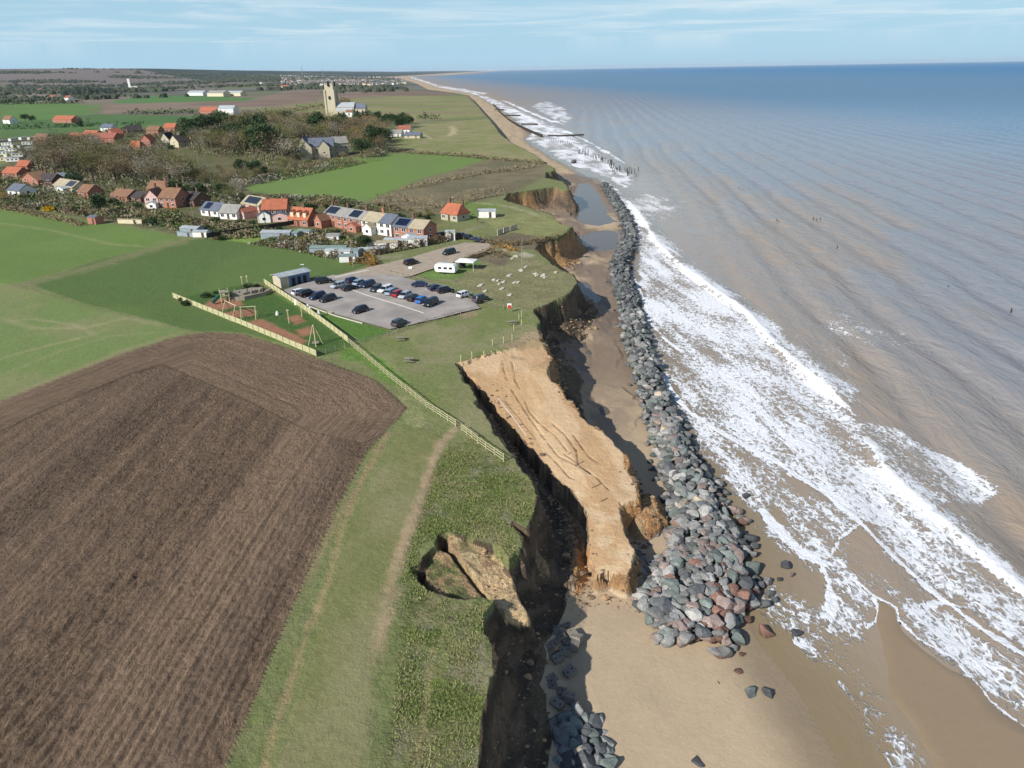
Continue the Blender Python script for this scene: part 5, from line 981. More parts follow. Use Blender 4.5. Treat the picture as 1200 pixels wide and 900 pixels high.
house((478.3, 282), (497, 284), 7.5, 4.8, 7.2, 'brick', 'beige', 'right half of the brick semi-detached pair under a beige roof', chim=(), wins=2, wings=[(-1.5, 4.5, 2.6, 2.4, 3.2, 'white', 'pale')])
house((517, 257), (536, 260), 6.5, 2.9, 6.6, 'flint', 'orange', 'isolated cottage with a bright orange roof near the cliff', chim=(-.3, .47), wins=3, storeys=1, hip=1.2)
house((171, 243), (187, 243), 7, 4.6, 8.4, 'pink', 'brown', 'brick house with front gable, left part of the twin-gabled brown pair', gable=True, chim=(.2,), wins=2, wings=[(1, 4, 2.5, 2.2, 3, 'white', 'pale')])
house((188, 243), (207, 244), 9, 4.6, 8.6, 'brick', 'brown', 'brick house with steep brown roof, right part of the twin-gabled pair', chim=(-.4, .3), wins=3)
house((174, 232), (196, 233), 7, 4.6, 8.2, 'brick', 'brown', 'brown-tiled house right behind the twin-gabled pair', chim=(-.2, .3), wins=2)
house((236, 252), (256, 254), 7, 2.6, 5.4, 'white', 'slate', 'bungalow with blueish panels, second left of the pink house', wins=3, storeys=1, solar=[(-.35, .0)])
house((258, 256), (278, 257), 7, 2.6, 5.6, 'white', 'grey', 'low grey-roofed bungalow directly left of the pink house', wins=3, storeys=1)
house((131, 235), (150, 237), 8, 2.6, 5.4, 'brick', 'brown', 'brown-tiled bungalow behind the dark round tree', chim=(-.1,), wins=2, storeys=1)
house((151, 236), (166, 238), 7, 2.6, 4.8, 'darkbrick', 'dark', 'dark-roofed low building right of the brown-tiled bungalow', wins=2, storeys=1)
house((64, 222), (86, 226), 8, 2.6, 5.6, 'cream', 'beige', 'bungalow with cream and blue roof slopes at the village edge', wins=3, storeys=1, solar=[(.1, .46)], wings=[(3, 8, 3, 2.2, 3.0, 'white', 'pale')])
house((62, 214), (84, 215), 8, 2.6, 5.2, 'white', 'slate', 'slate-roofed bungalow behind the cream and blue roofed one', wins=3, storeys=1)
house((27, 216), (46, 219), 8, 3.4, 7.4, 'brick', 'brown', 'brown-gabled house in the left of the village with white gable boards', chim=(.4,), wins=2, gable=True)
house((46, 218), (62, 219), 8, 3.2, 6.8, 'darkbrick', 'dark', 'dark-roofed house between the brown gable and the blue roofed bungalow', chim=(-.3, .3), wins=2)
house((4, 208), (21, 209), 8, 3.0, 6.2, 'brick', 'orange', 'orange-roofed bungalow at the left border beside bare trees', wins=2, storeys=1)
house((100, 181), (113, 181), 8, 3.6, 7.5, 'white', 'grey', 'small grey-roofed cottage below the orange barns at the edge of the tree belt', chim=(.3,), wins=2)
house((10, 229), (24, 230), 8, 2.8, 5.6, 'white', 'slate', 'slate-roofed bungalow near the left border in front of the orange roof', wins=2, storeys=1)
house((92, 231), (104, 232), 8, 2.8, 6, 'brick', 'brown', 'small brown bungalow in the gardens left of the dark round tree', wins=2, storeys=1)
house((214, 240), (228, 242), 8, 3, 6, 'darkbrick', 'dark', 'dark-roofed bungalow between the twin-gabled pair and the panelled bungalow', wins=2, storeys=1, chim=(.2,))
house((20, 200), (33, 200), 8, 3, 6.4, 'brick', 'orange', 'small orange-roofed house behind the bungalow at the left border', wins=2, storeys=1)
house((78, 168), (98, 170), 12, 4.2, 9.5, 'cream', 'orange', 'big orange-roofed barn with cream end wall, left of the village centre', 'barn', 'barn', wins=3, storeys=1)
house((95, 164), (110, 165), 12, 4.2, 9, 'brick', 'orange', 'orange-roofed barn joined behind the big one', 'barn', 'barn', wins=2, storeys=1)
house((110, 167), (134, 167), 11, 4, 8.5, 'brick', 'red', 'long red-roofed barn right of the pair of orange barns', 'barn', 'barn', wins=3, storeys=1)
house((134, 162), (146, 161), 11, 4, 9, 'brick', 'orange', 'tall orange roof at the right end of the row of barns', 'barn', 'barn', wins=2, storeys=1)
house((132, 185), (148, 185.5), 9, 4, 9, 'cream', 'grey', 'grey-roofed cottage with two tall chimneys in the village middle', chim=(-.3, .25), wins=3)
house((150, 178), (165, 178), 8, 4.2, 8.4, 'brick', 'orange', 'orange hipped-roof house right of the cottage with two chimneys', wins=2, hip=2.2)
house((166, 172), (177, 172), 8, 5.2, 10, 'brick', 'orange', 'tall orange-gabled house in the village middle', wins=2, gable=True)
house((189, 170), (199, 170), 10, 5, 10.5, 'stone', 'dark', 'house with pale pointed gable among trees', wins=1, gable=True)
house((200, 172), (210, 173), 10, 5, 10, 'stone', 'dark', 'second pale gabled house, right of the first among the trees', wins=1, gable=True)
house((208, 166), (225, 166), 10, 5, 9.5, 'brick', 'grey', 'long grey-roofed house behind the two pale gables', wins=3)
house((172, 158), (186, 158), 9, 4.5, 8.5, 'brick', 'brown', 'brown house behind the middle of the village beside a grey roof', wins=2)
house((150, 157), (168, 156), 9, 3.6, 8.5, 'darkbrick', 'dark', 'dark-roofed farm building behind the tall orange roof', 'barn', 'barn', wins=2)
house((192, 154), (205, 154), 9, 4, 8.5, 'brick', 'orange', 'small orange-roofed house farthest back in the village middle', wins=2)
house((118, 154), (131, 154), 9, 4, 8, 'white', 'slate', 'white-gabled slate-roofed house behind the red barn', wins=2)
house((40, 165), (54, 165.5), 9, 3.2, 6.5, 'brick', 'brown', 'low brick building between the caravans and the orange barns', 'barn', 'barn', wins=2, storeys=1)
house((4, 144.5), (12, 145), 9, 5, 10, 'white', 'brown', 'lone white house in the green field at the left border', wins=1)
house((62, 143.5), (84, 144), 14, 4, 9, 'brick', 'orange', 'orange-roofed barn standing alone in the green fields', 'barn', 'barn', wins=2)
house((234, 133), (253, 133), 12, 4, 10, 'brick', 'orange', 'orange-roofed house between brown fields beside a white one', wins=2)
house((256, 134), (274, 134), 12, 8, 13, 'white', 'pale', 'tall white house right of the orange roof between the fields', wins=3)
house((265, 141), (287, 141), 9, 4, 5.5, 'white', 'pale', 'long low white building below the tall white house', 'barn', 'barn', wins=4, storeys=1)
house((220, 112), (238, 112), 20, 8, 14, 'white', 'pale', 'pale grey farm barn, left of a long pair beyond the fields', 'barn', 'barn', wins=0)
house((243, 113), (262, 113), 24, 9, 16, 'cream', 'grey', 'big grey farm barn in the middle of the row beyond the fields', 'barn', 'barn', wins=0)
house((265, 112.5), (282, 112.5), 20, 8, 14, 'cream', 'pale', 'cream farm barn at the right of the row beyond the fields', 'barn', 'barn', wins=0)
house((328, 104.5), (336, 104.5), 18, 9, 16, 'white', 'red', 'tiny white house alone on the far brown field', wins=0)
for px, py, wd in ((46, 107, 3), (120, 99, 3), (135, 102, 4), (68, 102, 2.5), (88, 96, 2.5), (200, 99, 4), (218, 98, 3), (60, 117, 6), (78, 118, 5), (160, 96, 4), (290, 96, 4), (305, 99, 3), (180, 93.5, 3), (240, 94.5, 4)):
    house((px - wd / 2, py), (px + wd / 2, py), 16, 7, 13, 'white', str(rr_.choice(['pale', 'grey', 'red'])), 'tiny pale farmhouse far off on the plain', wins=0, group='tiny farmhouses on the far plain')
# cottages right of the church
house((456, 160), (470, 160), 8, 3, 6, 'white', 'grey', 'grey-roofed cottage left in the cluster right of the church trees', wins=2, storeys=1)
house((466, 156), (480, 156), 8, 3.6, 7.2, 'white', 'red', 'white-gabled red-roofed cottage in the cluster right of the church', wins=2, storeys=1)
house((474, 162), (492, 162), 8, 2.6, 5.2, 'stone', 'slate', 'slate-roofed cottage at the right end of the cluster near the heath', wins=2, storeys=1)
house((420, 171), (428, 171), 7, 4.5, 9, 'white', 'dark', 'small pale gabled lodge right of the manor house', wins=1, gable=True)
# manor house
mr = house((351, 184), (362, 184), 10, 9, 14, 'stone', 'slate', 'left gabled wing of the old manor house with clustered tall chimneys', 'manor house', 'manor_house', chim=(-.3, .3), wins=2, gable=True)
house((363, 185), (392, 184), 12, 8, 13.5, 'flint', 'slate', 'long middle range of the manor house under slate roofs and chimneys', 'manor house', 'manor_house', chim=(-.4, -.1, .3), wins=5, wings=[(-9, 7, 5, 7, 11, 'stone', 'slate'), (2, 7, 5, 7, 11, 'stone', 'slate')])
house((393, 182), (409, 181), 10, 8.5, 13, 'flint', 'grey', 'right wing of the manor house with a broad red chimney', 'manor house', 'manor_house', chim=(-.1, .1), wins=3)
# church
pcx = G(403, 136, 10.0); ch = empty('church', (pcx.x, pcx.y, 9.8), R(-8), 'flint church with a tall square tower, nave and chancel among bare trees', 'church')
tw = 12.5; TH = 37
def tbox(name, m, parent, c, size, top=1.0): mb = MB(); mb.box(c, size, top=top); return mb.build(name, m, parent)
tower = tbox('tower', WM['stone'], ch, (-14, 0, TH / 2), (tw, tw, TH), .86)
for sx in (-1, 1):
    for sy in (-1, 1):
        mb = MB(); mb.box((-14 + sx * tw * .46, sy * tw * .46, TH * .42), (2.4, 2.4, TH * .84), top=.8); mb.build('buttress', WM['stone'], tower)
for sy, zz in ((-1, 38), (-1, 22)): mb = MB(); mb.box((-14, -tw / 2 * .95, zz), (2.2, 1.6, 5.5 if zz > 30 else 3.5)); mb.build('belfry_window', M_hole, tower)
mb = MB(); mb.box((-14 + tw / 2 * .93, 0, 38), (1.6, 2.2, 5.5)); mb.build('belfry_window', M_hole, tower)
pr_ = MB(); hw_ = tw * .86 / 2
for k in range(4):
    for j in range(5):
        t_ = (j + .5) / 5 * 2 - 1; x, y = [(t_, -1), (1, t_), (-t_, 1), (-1, -t_)][k]; pr_.box((-14 + x * hw_, y * hw_, TH + .7), (1.3 if k % 2 == 0 else .5, .5 if k % 2 == 0 else 1.3, 1.4))
pr_.build('battlement', WM['stone'], tower)
def hall(name, x0_, x1_, y, w, e, r, wm, rm, par=ch):
    L = x1_ - x0_; cx = (x0_ + x1_) / 2; mb = MB(); l, d = L / 2, w / 2
    mb.add([(-l, -d, 0), (l, -d, 0), (l, d, 0), (-l, d, 0), (-l, -d, e), (l, -d, e), (l, d, e), (-l, d, e), (-l, 0, r), (l, 0, r)], [(0, 1, 5, 4), (1, 2, 6, 9, 5), (2, 3, 7, 6), (3, 0, 4, 8, 7), (3, 2, 1, 0)])
    o = mb.build(name, WM[wm], par, loc=(cx, y, 0)); rf = roof_mesh(L, w, e, r, .3, .3).build(name + '_roof', RFM[rm], o)
    for k in range(max(1, int(L // 6))):
        mb = MB(); mb.box((-l + (k + .5) * L / max(1, int(L // 6)), -d - .03, e * .55), (1.6, .2, e * .5)); mb.build('church_window', M_glass, o)
    return o
hall('nave', -7.5, 16, 0, 12, 11, 16, 'stone', 'pale'); hall('aisle', -6, 15, -8.6, 5, 7, 9.5, 'stone', 'pale'); hall('chancel', 16.3, 30, 0, 9, 9, 14.5, 'stone', 'slate'); hall('porch', 9, 17, -14, 6, 5.5, 8, 'white', 'brown')
# distant tower of another church, masts
p = G(153, 104.5, 12); o = empty('far_church', p, 0, 'tiny white church tower far out on the plain', 'church'); tbox('tower', WM['white'], o, (0, 0, 20), (9, 9, 40)); tbox('nave', WM['white'], o, (18, 0, 5), (26, 9, 11)); 
for px, h_, lb in ((355, 100, 'faint tall radio mast on the horizon, left and taller of two'), (379, 80, 'faint radio mast on the horizon, right and shorter of two')):
    x, y = W(px, 92, 0); s = 8200 / math.hypot(x, y); mb = MB(); zz = zat(x * s, y * s)
    for q in ((-3, -3), (3, -3), (3, 3), (-3, 3)): mb.tube((q[0], q[1], 0), (q[0] * .3, q[1] * .3, h_), 1.0, .6, 4)
    for k in range(8): mb.box((0, 0, k * h_ / 8 + 5), (6 - k * .4, 6 - k * .4, .8))
    tag(mb.build('radio_mast', M_tim2, loc=(x * s, y * s, zz)), lb, 'mast')
# caravans on the left park
for i, (px, py) in enumerate(((3, 168), (16, 165.5), (28, 164), (38, 164), (4, 176), (14, 178), (19, 173), (27, 174), (37, 176), (12, 184), (22, 184), (16, 190), (9, 189), (22, 189), (2, 182), (30, 181), (9, 171), (33, 170))):
    p = G(px, py, 10); root = empty('static_caravan', (p.x, p.y, 10), R(rr_.choice([5, 12, 80])), f"white static caravan in the {'front' if py > 180 else 'back' if py < 170 else 'middle'} {'left' if px < 12 else 'right' if px > 26 else 'centre'} of the caravan park", 'caravan', 'static caravans in the park at the left border')
    mb = MB(); root.scale = (.8, .8, .8); mb.box((0, 0, 1.8), (10, 3.4, 2.5)); mb.build('caravan_body', WM['white' if i % 3 else 'cream'], root); mb = MB(); mb.prism([(-5.1, -1.8), (5.1, -1.8), (5.1, 1.8), (-5.1, 1.8)], 3.05, 3.3); mb.build('roof', RFM['pale'], root)
    for k in range(3): mb = MB(); mb.box((-3 + 3 * k, -1.72, 2.1), (1.5, .1, .9)); mb.build('window', M_glass, root)
# sheds, greenhouses
def shed(px, py, L, D, h_, wm, rm, label, rz=None, cat='shed', pitch=.25):
    p = GP(px, py); root = empty('shed', p, R(rr_.uniform(-25, 10)) if rz is None else R(rz), label, cat); mb = MB(); l, d = L / 2, D / 2
    mb.add([(-l, -d, 0), (l, -d, 0), (l, d, 0), (-l, d, 0), (-l, -d, h_), (l, -d, h_), (l, d, h_), (-l, d, h_), (-l, 0, h_ + d * pitch), (l, 0, h_ + d * pitch)], [(0, 1, 5, 4), (1, 2, 6, 9, 5), (2, 3, 7, 6), (3, 0, 4, 8, 7), (3, 2, 1, 0)]); mb.build('wall', WM[wm], root)
    roof_mesh(L, D, h_, h_ + d * pitch, .08, .15).build('roof', RFM[rm], root); mb = MB(); mb.box((L * .2, -d - .02, h_ * .45), (.9, .06, h_ * .85)); mb.build('door', M_door, root); return root
for a in ((386, 296, 11, 3.2, 1.8, 'metal', 'palegreen', 'long pale green-roofed shed farthest left of the allotment row'), (398, 300, 8, 3, 1.8, 'white', 'pale', 'pale-roofed shed second in the allotment row'), (407, 299, 9, 3, 1.9, 'metal', 'palegreen', 'green-roofed greenhouse behind the allotment row'), (408, 306, 4.5, 3, 1.8, 'white', 'palegreen', 'small white shed nearest the green field in the allotment row'),
          (326, 279, 10, 4, 2.2, 'metal', 'pale', 'pale tin-roofed shed in the gardens below the orange roofs'), (344, 279, 5, 3, 2, 'metal', 'palegreen', 'green-tinted greenhouse right of the tin-roofed shed'), (359, 277, 5, 3, 2, 'white', 'palegreen', 'white-framed greenhouse below the dormered house'), (392, 283, 4, 4, 2.2, 'white', 'grey', 'small white outbuilding in front of the long terrace'),
          (448, 290, 10, 3, 1.8, 'white', 'beige', 'low beige-roofed shed below the semi-detached pair'), (466, 287, 8, 3, 1.8, 'stone', 'pale', 'low pale-roofed garage left of the semi-detached pair'), (436, 297, 8, 3, 1.6, 'stone', 'pale', 'pale low shed at the corner of the bramble hedge'), (490, 287, 6, 4, 2.4, 'white', 'pale', 'white flat-roofed extension in front of the semi-detached pair'),
          (226, 273, 7, 4, 2, 'metal', 'pale', 'silvery tin-roofed shed by the garden boundary'), (237, 277, 5, 3, 1.8, 'white', 'pale', 'small white shed right of the silvery one at the boundary'), (113, 262, 4, 3.5, 2.6, 'brick', 'slate', 'little orange-brown shed at the field edge under the dark tree'), (571, 254, 6.5, 4.5, 2.4, 'white', 'pale', 'white flat-roofed shed alone on the clifftop grass'),
          (33, 224, 5, 3, 1.6, 'white', 'pale', 'white van-sized shed left of the blue-roofed bungalow'), (528, 281, 3, 3, 2.8, 'white', 'pale', 'white box-like shed among the dark cars in the lane'), (153, 262, 10, .6, 1.6, 'cream', 'beige', 'short cream panel wall at the field edge'), (218, 277, 7, .5, 1.5, 'metal', 'palegreen', 'turquoise panel fence at the corner of the green field')):
    shed(*a)
# toilet block by the car park
p = GP(343, 333); tb = empty('toilet_block', p, heading(343, 333, 16, -3.6), 'small public toilet block with pale curved roof and dark doors beside the car park', 'toilet block')
mb = MB(); mb.box((0, 0, 1.45), (8.2, 3.8, 2.9)); mb.build('wall', WM['blue'], tb); mb = MB(); mb.box((-3.1, -.05, 1.45), (2.3, 4.1, 2.95)); mb.build('end_wall', WM['stone'], tb)
rfm = MB(); sec = [(-2.3, 3.0), (-1.2, 3.35), (0, 3.5), (1.2, 3.35), (2.3, 3.0)]; vs = [(x, y, z_) for x in (-4.7, 4.5) for y, z_ in sec + [(y, z_ - .15) for y, z_ in reversed(sec)]]; n_ = 10
rfm.add(vs, [(k, (k + 1) % n_, n_ + (k + 1) % n_, n_ + k) for k in range(n_)] + [tuple(range(n_ - 1, -1, -1)), tuple(range(n_, 2 * n_))]); rfm.build('roof', RFM['pale'], tb)
for x in (-.6, 1.0, 2.6): mb = MB(); mb.box((x, -1.93, 1.15), (1.0, .08, 2.1)); mb.build('door', M_trim, tb)
p = GP(358.5, 330); o = empty('lamp_post', p, 0, 'grey lamp post at the right end of the toilet block', 'lamp post'); mb = MB(); mb.tube((0, 0, 0), (0, 0, 4.6), .09, .06, 8); mb.build('pole', M_rim, o); mb = MB(); mb.box((-.35, 0, 4.6), (.9, .25, .12)); mb.build('lamp_head', M_white, o)
# caravan and gazebo on the camping lawn
p = GP(523, 320); cv = empty('touring_caravan', p, heading(523, 320, 10, .6), 'white touring caravan parked on the lawn beside the white gazebo', 'caravan')
mb = MB(); mb.add(*loft([(-2.9, [(1.0, .9), (1.1, 1.2), (1.05, 2.1), (.8, 2.3)]), (-2.5, [(1.1, .5), (1.15, 1.2), (1.12, 2.4), (.9, 2.6)]), (2.4, [(1.1, .5), (1.15, 1.2), (1.12, 2.4), (.9, 2.6)]), (2.9, [(1.0, .6), (1.1, 1.2), (1.05, 1.9), (.8, 2.2)])])); mb.build('caravan_body', M_white, cv, smooth=True)
for x in (-1.4, .2, 1.7): mb = MB(); mb.box((x, -1.15, 1.65), (.9, .06, .55)); mb.build('window', M_glass, cv)
for s in (-1, 1): mb = MB(); mb.tube((-.2, s * 1.0 - .09, .33), (-.2, s * 1.0 + .09, .33), .33, .33, 10); mb.build('wheel', M_tyre, cv)
mb = MB(); mb.bar((2.8, 0, .5), (4.1, 0, .5), .08); mb.build('tow_bar', M_dark, cv)
p = GP(547, 315); gz_ = empty('gazebo', p, heading(547, 315, 10, .5), 'white flat-roofed gazebo tent on poles, right of the touring caravan', 'gazebo')
mb = MB(); vs = [(-2.6, -2, 2.4), (2.6, -2, 2.4), (2.6, 2, 2.4), (-2.6, 2, 2.4), (0, 0, 2.95)]; mb.add(vs, [(0, 1, 4), (1, 2, 4), (2, 3, 4), (3, 0, 4)]); mb.add([(x, y, z_ - .22) for x, y, z_ in vs[:4]] + vs[:4], [(0, 1, 5, 4), (1, 2, 6, 5), (2, 3, 7, 6), (3, 0, 4, 7)]); mb.build('canopy', M_white, gz_)
for x in (-2.5, 2.5):
    for y in (-1.9, 1.9): mb = MB(); mb.tube((x, y, 0), (x, y, 2.4), .05, .05, 5); mb.build('pole', M_white, gz_)
mb = MB(); mb.box((-1.5, .8, .8), (1.6, 1.2, 1.6)); mb.build('side_panel', M_trim, gz_)
# playground
def swing(px, py, px2, py2, label, seats=2, h_=2.6):
    a = GP(px, py); b_ = GP(px2, py2); L = (b_ - a).length; root = empty('swing_set', (a + b_) / 2, math.atan2((b_ - a).y, (b_ - a).x), label, 'swing set')
    for s in (-1, 1):
        for y in (-1.1, 1.1): mb = MB(); mb.tube((s * L / 2, y, 0), (s * L / 2, 0, h_), .09, .07, 6); mb.build('leg', M_tim, root)
    mb = MB(); mb.tube((-L / 2 - .2, 0, h_), (L / 2 + .2, 0, h_), .09, .09, 6); mb.build('top_bar', M_tim, root)
    for k in range(seats):
        x = (k + .5) / seats * L - L / 2; s_o = MB(); s_o.box((x, 0, .5), (.5, .22, .06)); s_ = s_o.build('seat', M_trim, root)
        for dx in (-.22, .22): mb = MB(); mb.tube((x + dx, 0, .5), (x + dx, 0, h_), .02, .02, 4); mb.build('chain', M_dark, s_)
swing(266, 365, 278, 371, 'pale timber swing set farther left in the playground'); swing(284, 374, 301, 373, 'second timber swing set, right of the first, on red bark', 2, 2.8)
def mast(px, py, label, legs=4, h_=4.2, sp=1.4):
    p = GP(px, py); root = empty('zip_line_mast', p, .3, label, 'play equipment')
    for k in range(legs): a = k * 2 * math.pi / legs; mb = MB(); mb.tube((sp * math.cos(a), sp * math.sin(a), 0), (.12 * math.cos(a), .12 * math.sin(a), h_), .09, .07, 6); mb.build('leg', M_tim, root)
    mb = MB(); mb.tube((0, 0, h_ - .5), (0, 0, h_ + .1), .16, .14, 8); mb.build('cap', M_tim2, root); mb = MB(); mb.box((0, 0, .5), (1.3, 1.3, .1)); mb.build('platform', M_tim2, root)
mast(370, 404, 'tall splayed timber mast at the near corner of the playground')
for i, (px, py, lb) in enumerate(((339, 379, 'single pale play post standing on bark at the right of the playground'), (354, 371, 'pale play post against the right-hand board fence'), (285, 338, 'pale post on the climbing mound, left of two'), (291, 337, 'pale post on the climbing mound, right of two'))):
    p = GP(px, py); mb = MB(); mb.tube((0, 0, 0), (0, 0, 3.2), .12, .1, 8); mb.box((0, 0, 3.0), (.5, .06, .3)); tag(mb.build('play_post', M_tim, loc=p), lb, 'post')
p = GP(266, 353); cf = empty('climbing_frame', p, R(25), 'timber climbing frame and mound with a green tube slide', 'climbing frame')
mb = MB(); mb.prism([(0, 0), (4, -1.2), (9, .4), (11, 3), (7, 5), (2, 4)], -.2, .9); mb.prism([(1, .8), (4, 0), (8, 1.2), (9.5, 3), (6.5, 4), (2.5, 3.2)], .85, 1.5); mb.build('mound', M_tim2, cf)
for k in range(9): mb = MB(); mb.bar((1.0 + k * .95, .5 + .2 * math.sin(k), .8), (1.3 + k * .95, .9, 2.0 + .5 * math.sin(k * 1.7)), .2); mb.build('log', M_tim2 if k % 2 else M_tar, cf)
for x, y in ((-1.2, -.8), (.6, -.8), (.6, 1.0), (-1.2, 1.0)): mb = MB(); mb.tube((x, y, 0), (x, y, 3.0), .1, .1, 6); mb.build('post', M_tim, cf)
mb = MB(); mb.box((-.3, .1, 1.6), (2.0, 2.0, .12)); mb.build('platform', M_tim, cf); M_green = mat('green_plastic', lin(34, 84, 70), .35)
mb = MB(); mb.add([(-.3, -.1, 2.9), (-1.4, -1.1, 2.5), (-1.4, 1.3, 2.5), (.8, 1.3, 2.5), (.8, -1.1, 2.5)], [(0, 1, 4), (0, 4, 3), (0, 3, 2), (0, 2, 1)]); mb.build('canopy', M_tim2, cf)
mb = MB(); mb.tube((-1.2, 0, 1.9), (-2.2, -.5, 1.2), .45, .45, 10); mb.tube((-2.15, -.47, 1.25), (-3.3, -1.0, .45), .45, .45, 10); mb.build('slide', M_green, cf)
# sculptures / marker stones between car park and fence
for px, py, h_, lb in ((347, 357, 1.4, 'pale carved standing stone nearest the toilet block'), (364, 367, 1.7, 'pale standing stone in the middle of the verge'), (374, 371, 1.5, 'pale standing stone at the right of the verge group'), (361, 361, 1.0, 'small pale stone behind the middle standing stone'), (325, 369, .9, 'low leaning slab on the playground grass'), (338, 349, .5, 'flat pale slab by the head of the playground fence')):
    p = GP(px, py); mb = MB(); mb.tube((0, 0, -.1), (.05, 0, h_ * .6), .42, .34, 8); mb.tube((.05, 0, h_ * .55), (0, 0, h_), .30, .16, 8); tag(mb.build('standing_stone', WM['white'], loc=p), lb, 'standing stone')
mb = MB(); p = GP(386, 368); mb.box((0, 0, .45), (1.6, .5, .08)); mb.box((-.6, 0, .2), (.1, .4, .45)); mb.box((.6, 0, .2), (.1, .4, .45)); tag(mb.build('bench', M_tim, loc=p), 'pale backless bench on the verge beside the car park', 'bench')
# picnic tables
def picnic(px, py, label, rz):
    p = GP(px, py); root = empty('picnic_table', p, R(rz), label, 'picnic table')
    for k in range(3): mb = MB(); mb.box((0, -.27 + .27 * k, .75), (1.8, .24, .05)); mb.build('table_board', M_tim2, root)
    for s in (-1, 1): mb = MB(); mb.box((0, s * .72, .45), (1.8, .26, .05)); mb.build('seat', M_tim2, root)
    for x in (-.6, .6):
        for s in (-1, 1): mb = MB(); mb.bar((x, s * .3, .73), (x, s * .75, 0), .08, .06); mb.build('leg', M_tar, root)
picnic(469, 399, 'picnic table nearest the car park on the clifftop lawn', 10); picnic(480, 424, 'picnic table in the middle of the lawn above the diagonal fence', -10); picnic(600, 380, 'dark picnic table beside the cliff edge posts', 20)
p = GP(597, 366); o = empty('lifebuoy_board', p, 0, 'white board on posts with an orange-red lifebuoy by the cliff path', 'sign'); mb = MB(); mb.box((-.3, 0, 1), (.1, .1, 2)); mb.build('post', M_tim2, o); mb = MB(); mb.box((.3, 0, 1), (.1, .1, 2)); mb.build('post', M_tim2, o); mb = MB(); mb.box((0, -.05, 1.6), (.95, .08, 1.0)); mb.build('board', M_white, o)
mb = MB(); mb.tube((0, -.16, 1.35), (0, -.08, 1.35), .42, .42, 12); mb.build('lifebuoy', mat('buoy_red', lin(200, 60, 36), .5), o)
p = GP(482, 312); mb = MB(); p = GP(481, 317); mb.box((0, 0, .8), (1.0, .1, .7)); mb.box((0, 0, .3), (.1, .1, .8)); tag(mb.build('small_sign', M_white, loc=p), 'small white notice board at the car park entrance', 'sign')
# telegraph poles
for px, py, h_, lb in ((414, 313, 8, 'telegraph pole with cross arm beside the bramble hedge'), (77, 254, 8, 'telegraph pole at the left end of the gardens'), (612, 317, 7, 'wooden pole on the clifftop near the end of the lane'), (228, 262, 8, 'telegraph pole in the gardens below the pink house'), (450, 250, 7, 'telegraph pole behind the terrace'), (304, 262, 7, 'white pole in front of the pink house')):
    p = GP(px, py); mb = MB(); mb.tube((0, 0, 0), (0, 0, h_), .13, .09, 6); mb.box((0, 0, h_ - .5), (1.4, .1, .1)); tag(mb.build('telegraph_pole', M_tim2, loc=p), lb, 'telegraph pole')
# rubble and slabs on the eroding clifftop
M_rub = mat('pale_rubble', lin(186, 178, 164), .9, noise=.25, nscale=2)
for i in range(26):
    px, py = [(600, 303), (607, 302), (612, 318), (595, 322), (588, 332), (580, 330), (560, 334), (604, 333), (630, 322), (636, 322), (640, 324), (649, 319), (572, 340), (600, 345), (585, 338), (618, 312)][i % 16]
    p = GP(px + rr_.uniform(-4, 4), py + rr_.uniform(-2, 2)); mb = MB(); a = rr_.uniform(0, 3); mb.box((0, 0, .1), (rr_.uniform(.4, 1.3), rr_.uniform(.4, 1.0), .22), a); mb.box((.3, .2, .25), (.7, .5, .18), a + .6)
    tag(mb.build('concrete_rubble', M_rub, loc=(p.x, p.y, p.z)), 'pale broken slab lying in rough grass on the clifftop behind the car park', 'rubble', 'broken slabs on the rough clifftop')
a = [GP(x, y) for x, y in ((583, 276), (590, 273), (598, 271), (607, 268))]
for i in range(3):
    mb = MB(); mb.bar(a[i] + Vector((0, 0, .9)), a[i].lerp(a[i + 1], .86) + Vector((0, 0, .9)), .2, 1.8); tag(mb.build('upright_screen', WM['stone']), ['leftmost of three grey upright panels on the clifftop beyond the lane', 'middle of three grey upright panels on the clifftop beyond the lane', 'rightmost of three grey upright panels on the clifftop beyond the lane'][i], 'wall panel')

# ------------------------------------------------------------------ trees, shrubs, hedges
def leafmat(name, c, v=.35):
    M = mat(name, lin(*c), .9, noise=v, nscale=.45, objvar=.22, spec=.1); return M
LM = {k: leafmat('twigs_' + k, c) for k, c in dict(brown=(130, 116, 90), olive=(112, 110, 72), grey=(142, 134, 116), ever=(54, 72, 44), green=(94, 114, 58), yellow=(206, 168, 40), ginger=(150, 118, 66), bramble=(114, 100, 76)).items()}
M_bark = mat('bark', lin(98, 88, 74), .95, noise=.3, nscale=1)
def crown_mesh(seed, n, leaf, lobes, mt, shape=(1, 1, .8), twig=False, base=.25):
    r = np.random.default_rng(seed); L = []
    for k in range(lobes):
        a = r.uniform(0, 6.28); q = r.uniform(.1, .62); L.append((q * math.cos(a), q * math.sin(a), r.uniform(-.3, .55), r.uniform(.32, .55)))
    L.append((0, 0, .15, .6)); V = []; F = []
    for k in range(n):
        c = L[r.integers(len(L))]; d = r.normal(size=3); d /= np.linalg.norm(d); rad = c[3] * (r.uniform(.55, 1.08) if not twig else r.uniform(.3, 1.15)); p = np.array(c[:3]) + d * rad
        p = p * np.array(shape); u = r.normal(size=3); u /= np.linalg.norm(u); 
        if twig: u = d * .8 + u * .5; u /= np.linalg.norm(u)
        v = np.cross(u, r.normal(size=3)); v /= np.linalg.norm(v); s = leaf * r.uniform(.6, 1.4); s2 = s * (.35 if twig else .8)
        b = len(V); V += [p - u * s - v * s2 * .5, p + u * s, p - u * s * .6 + v * s2]; F.append((b, b + 1, b + 2))
    V = np.array(V); V[:, 2] += base
    return np_mesh('crown', V, np.array(F), mt)
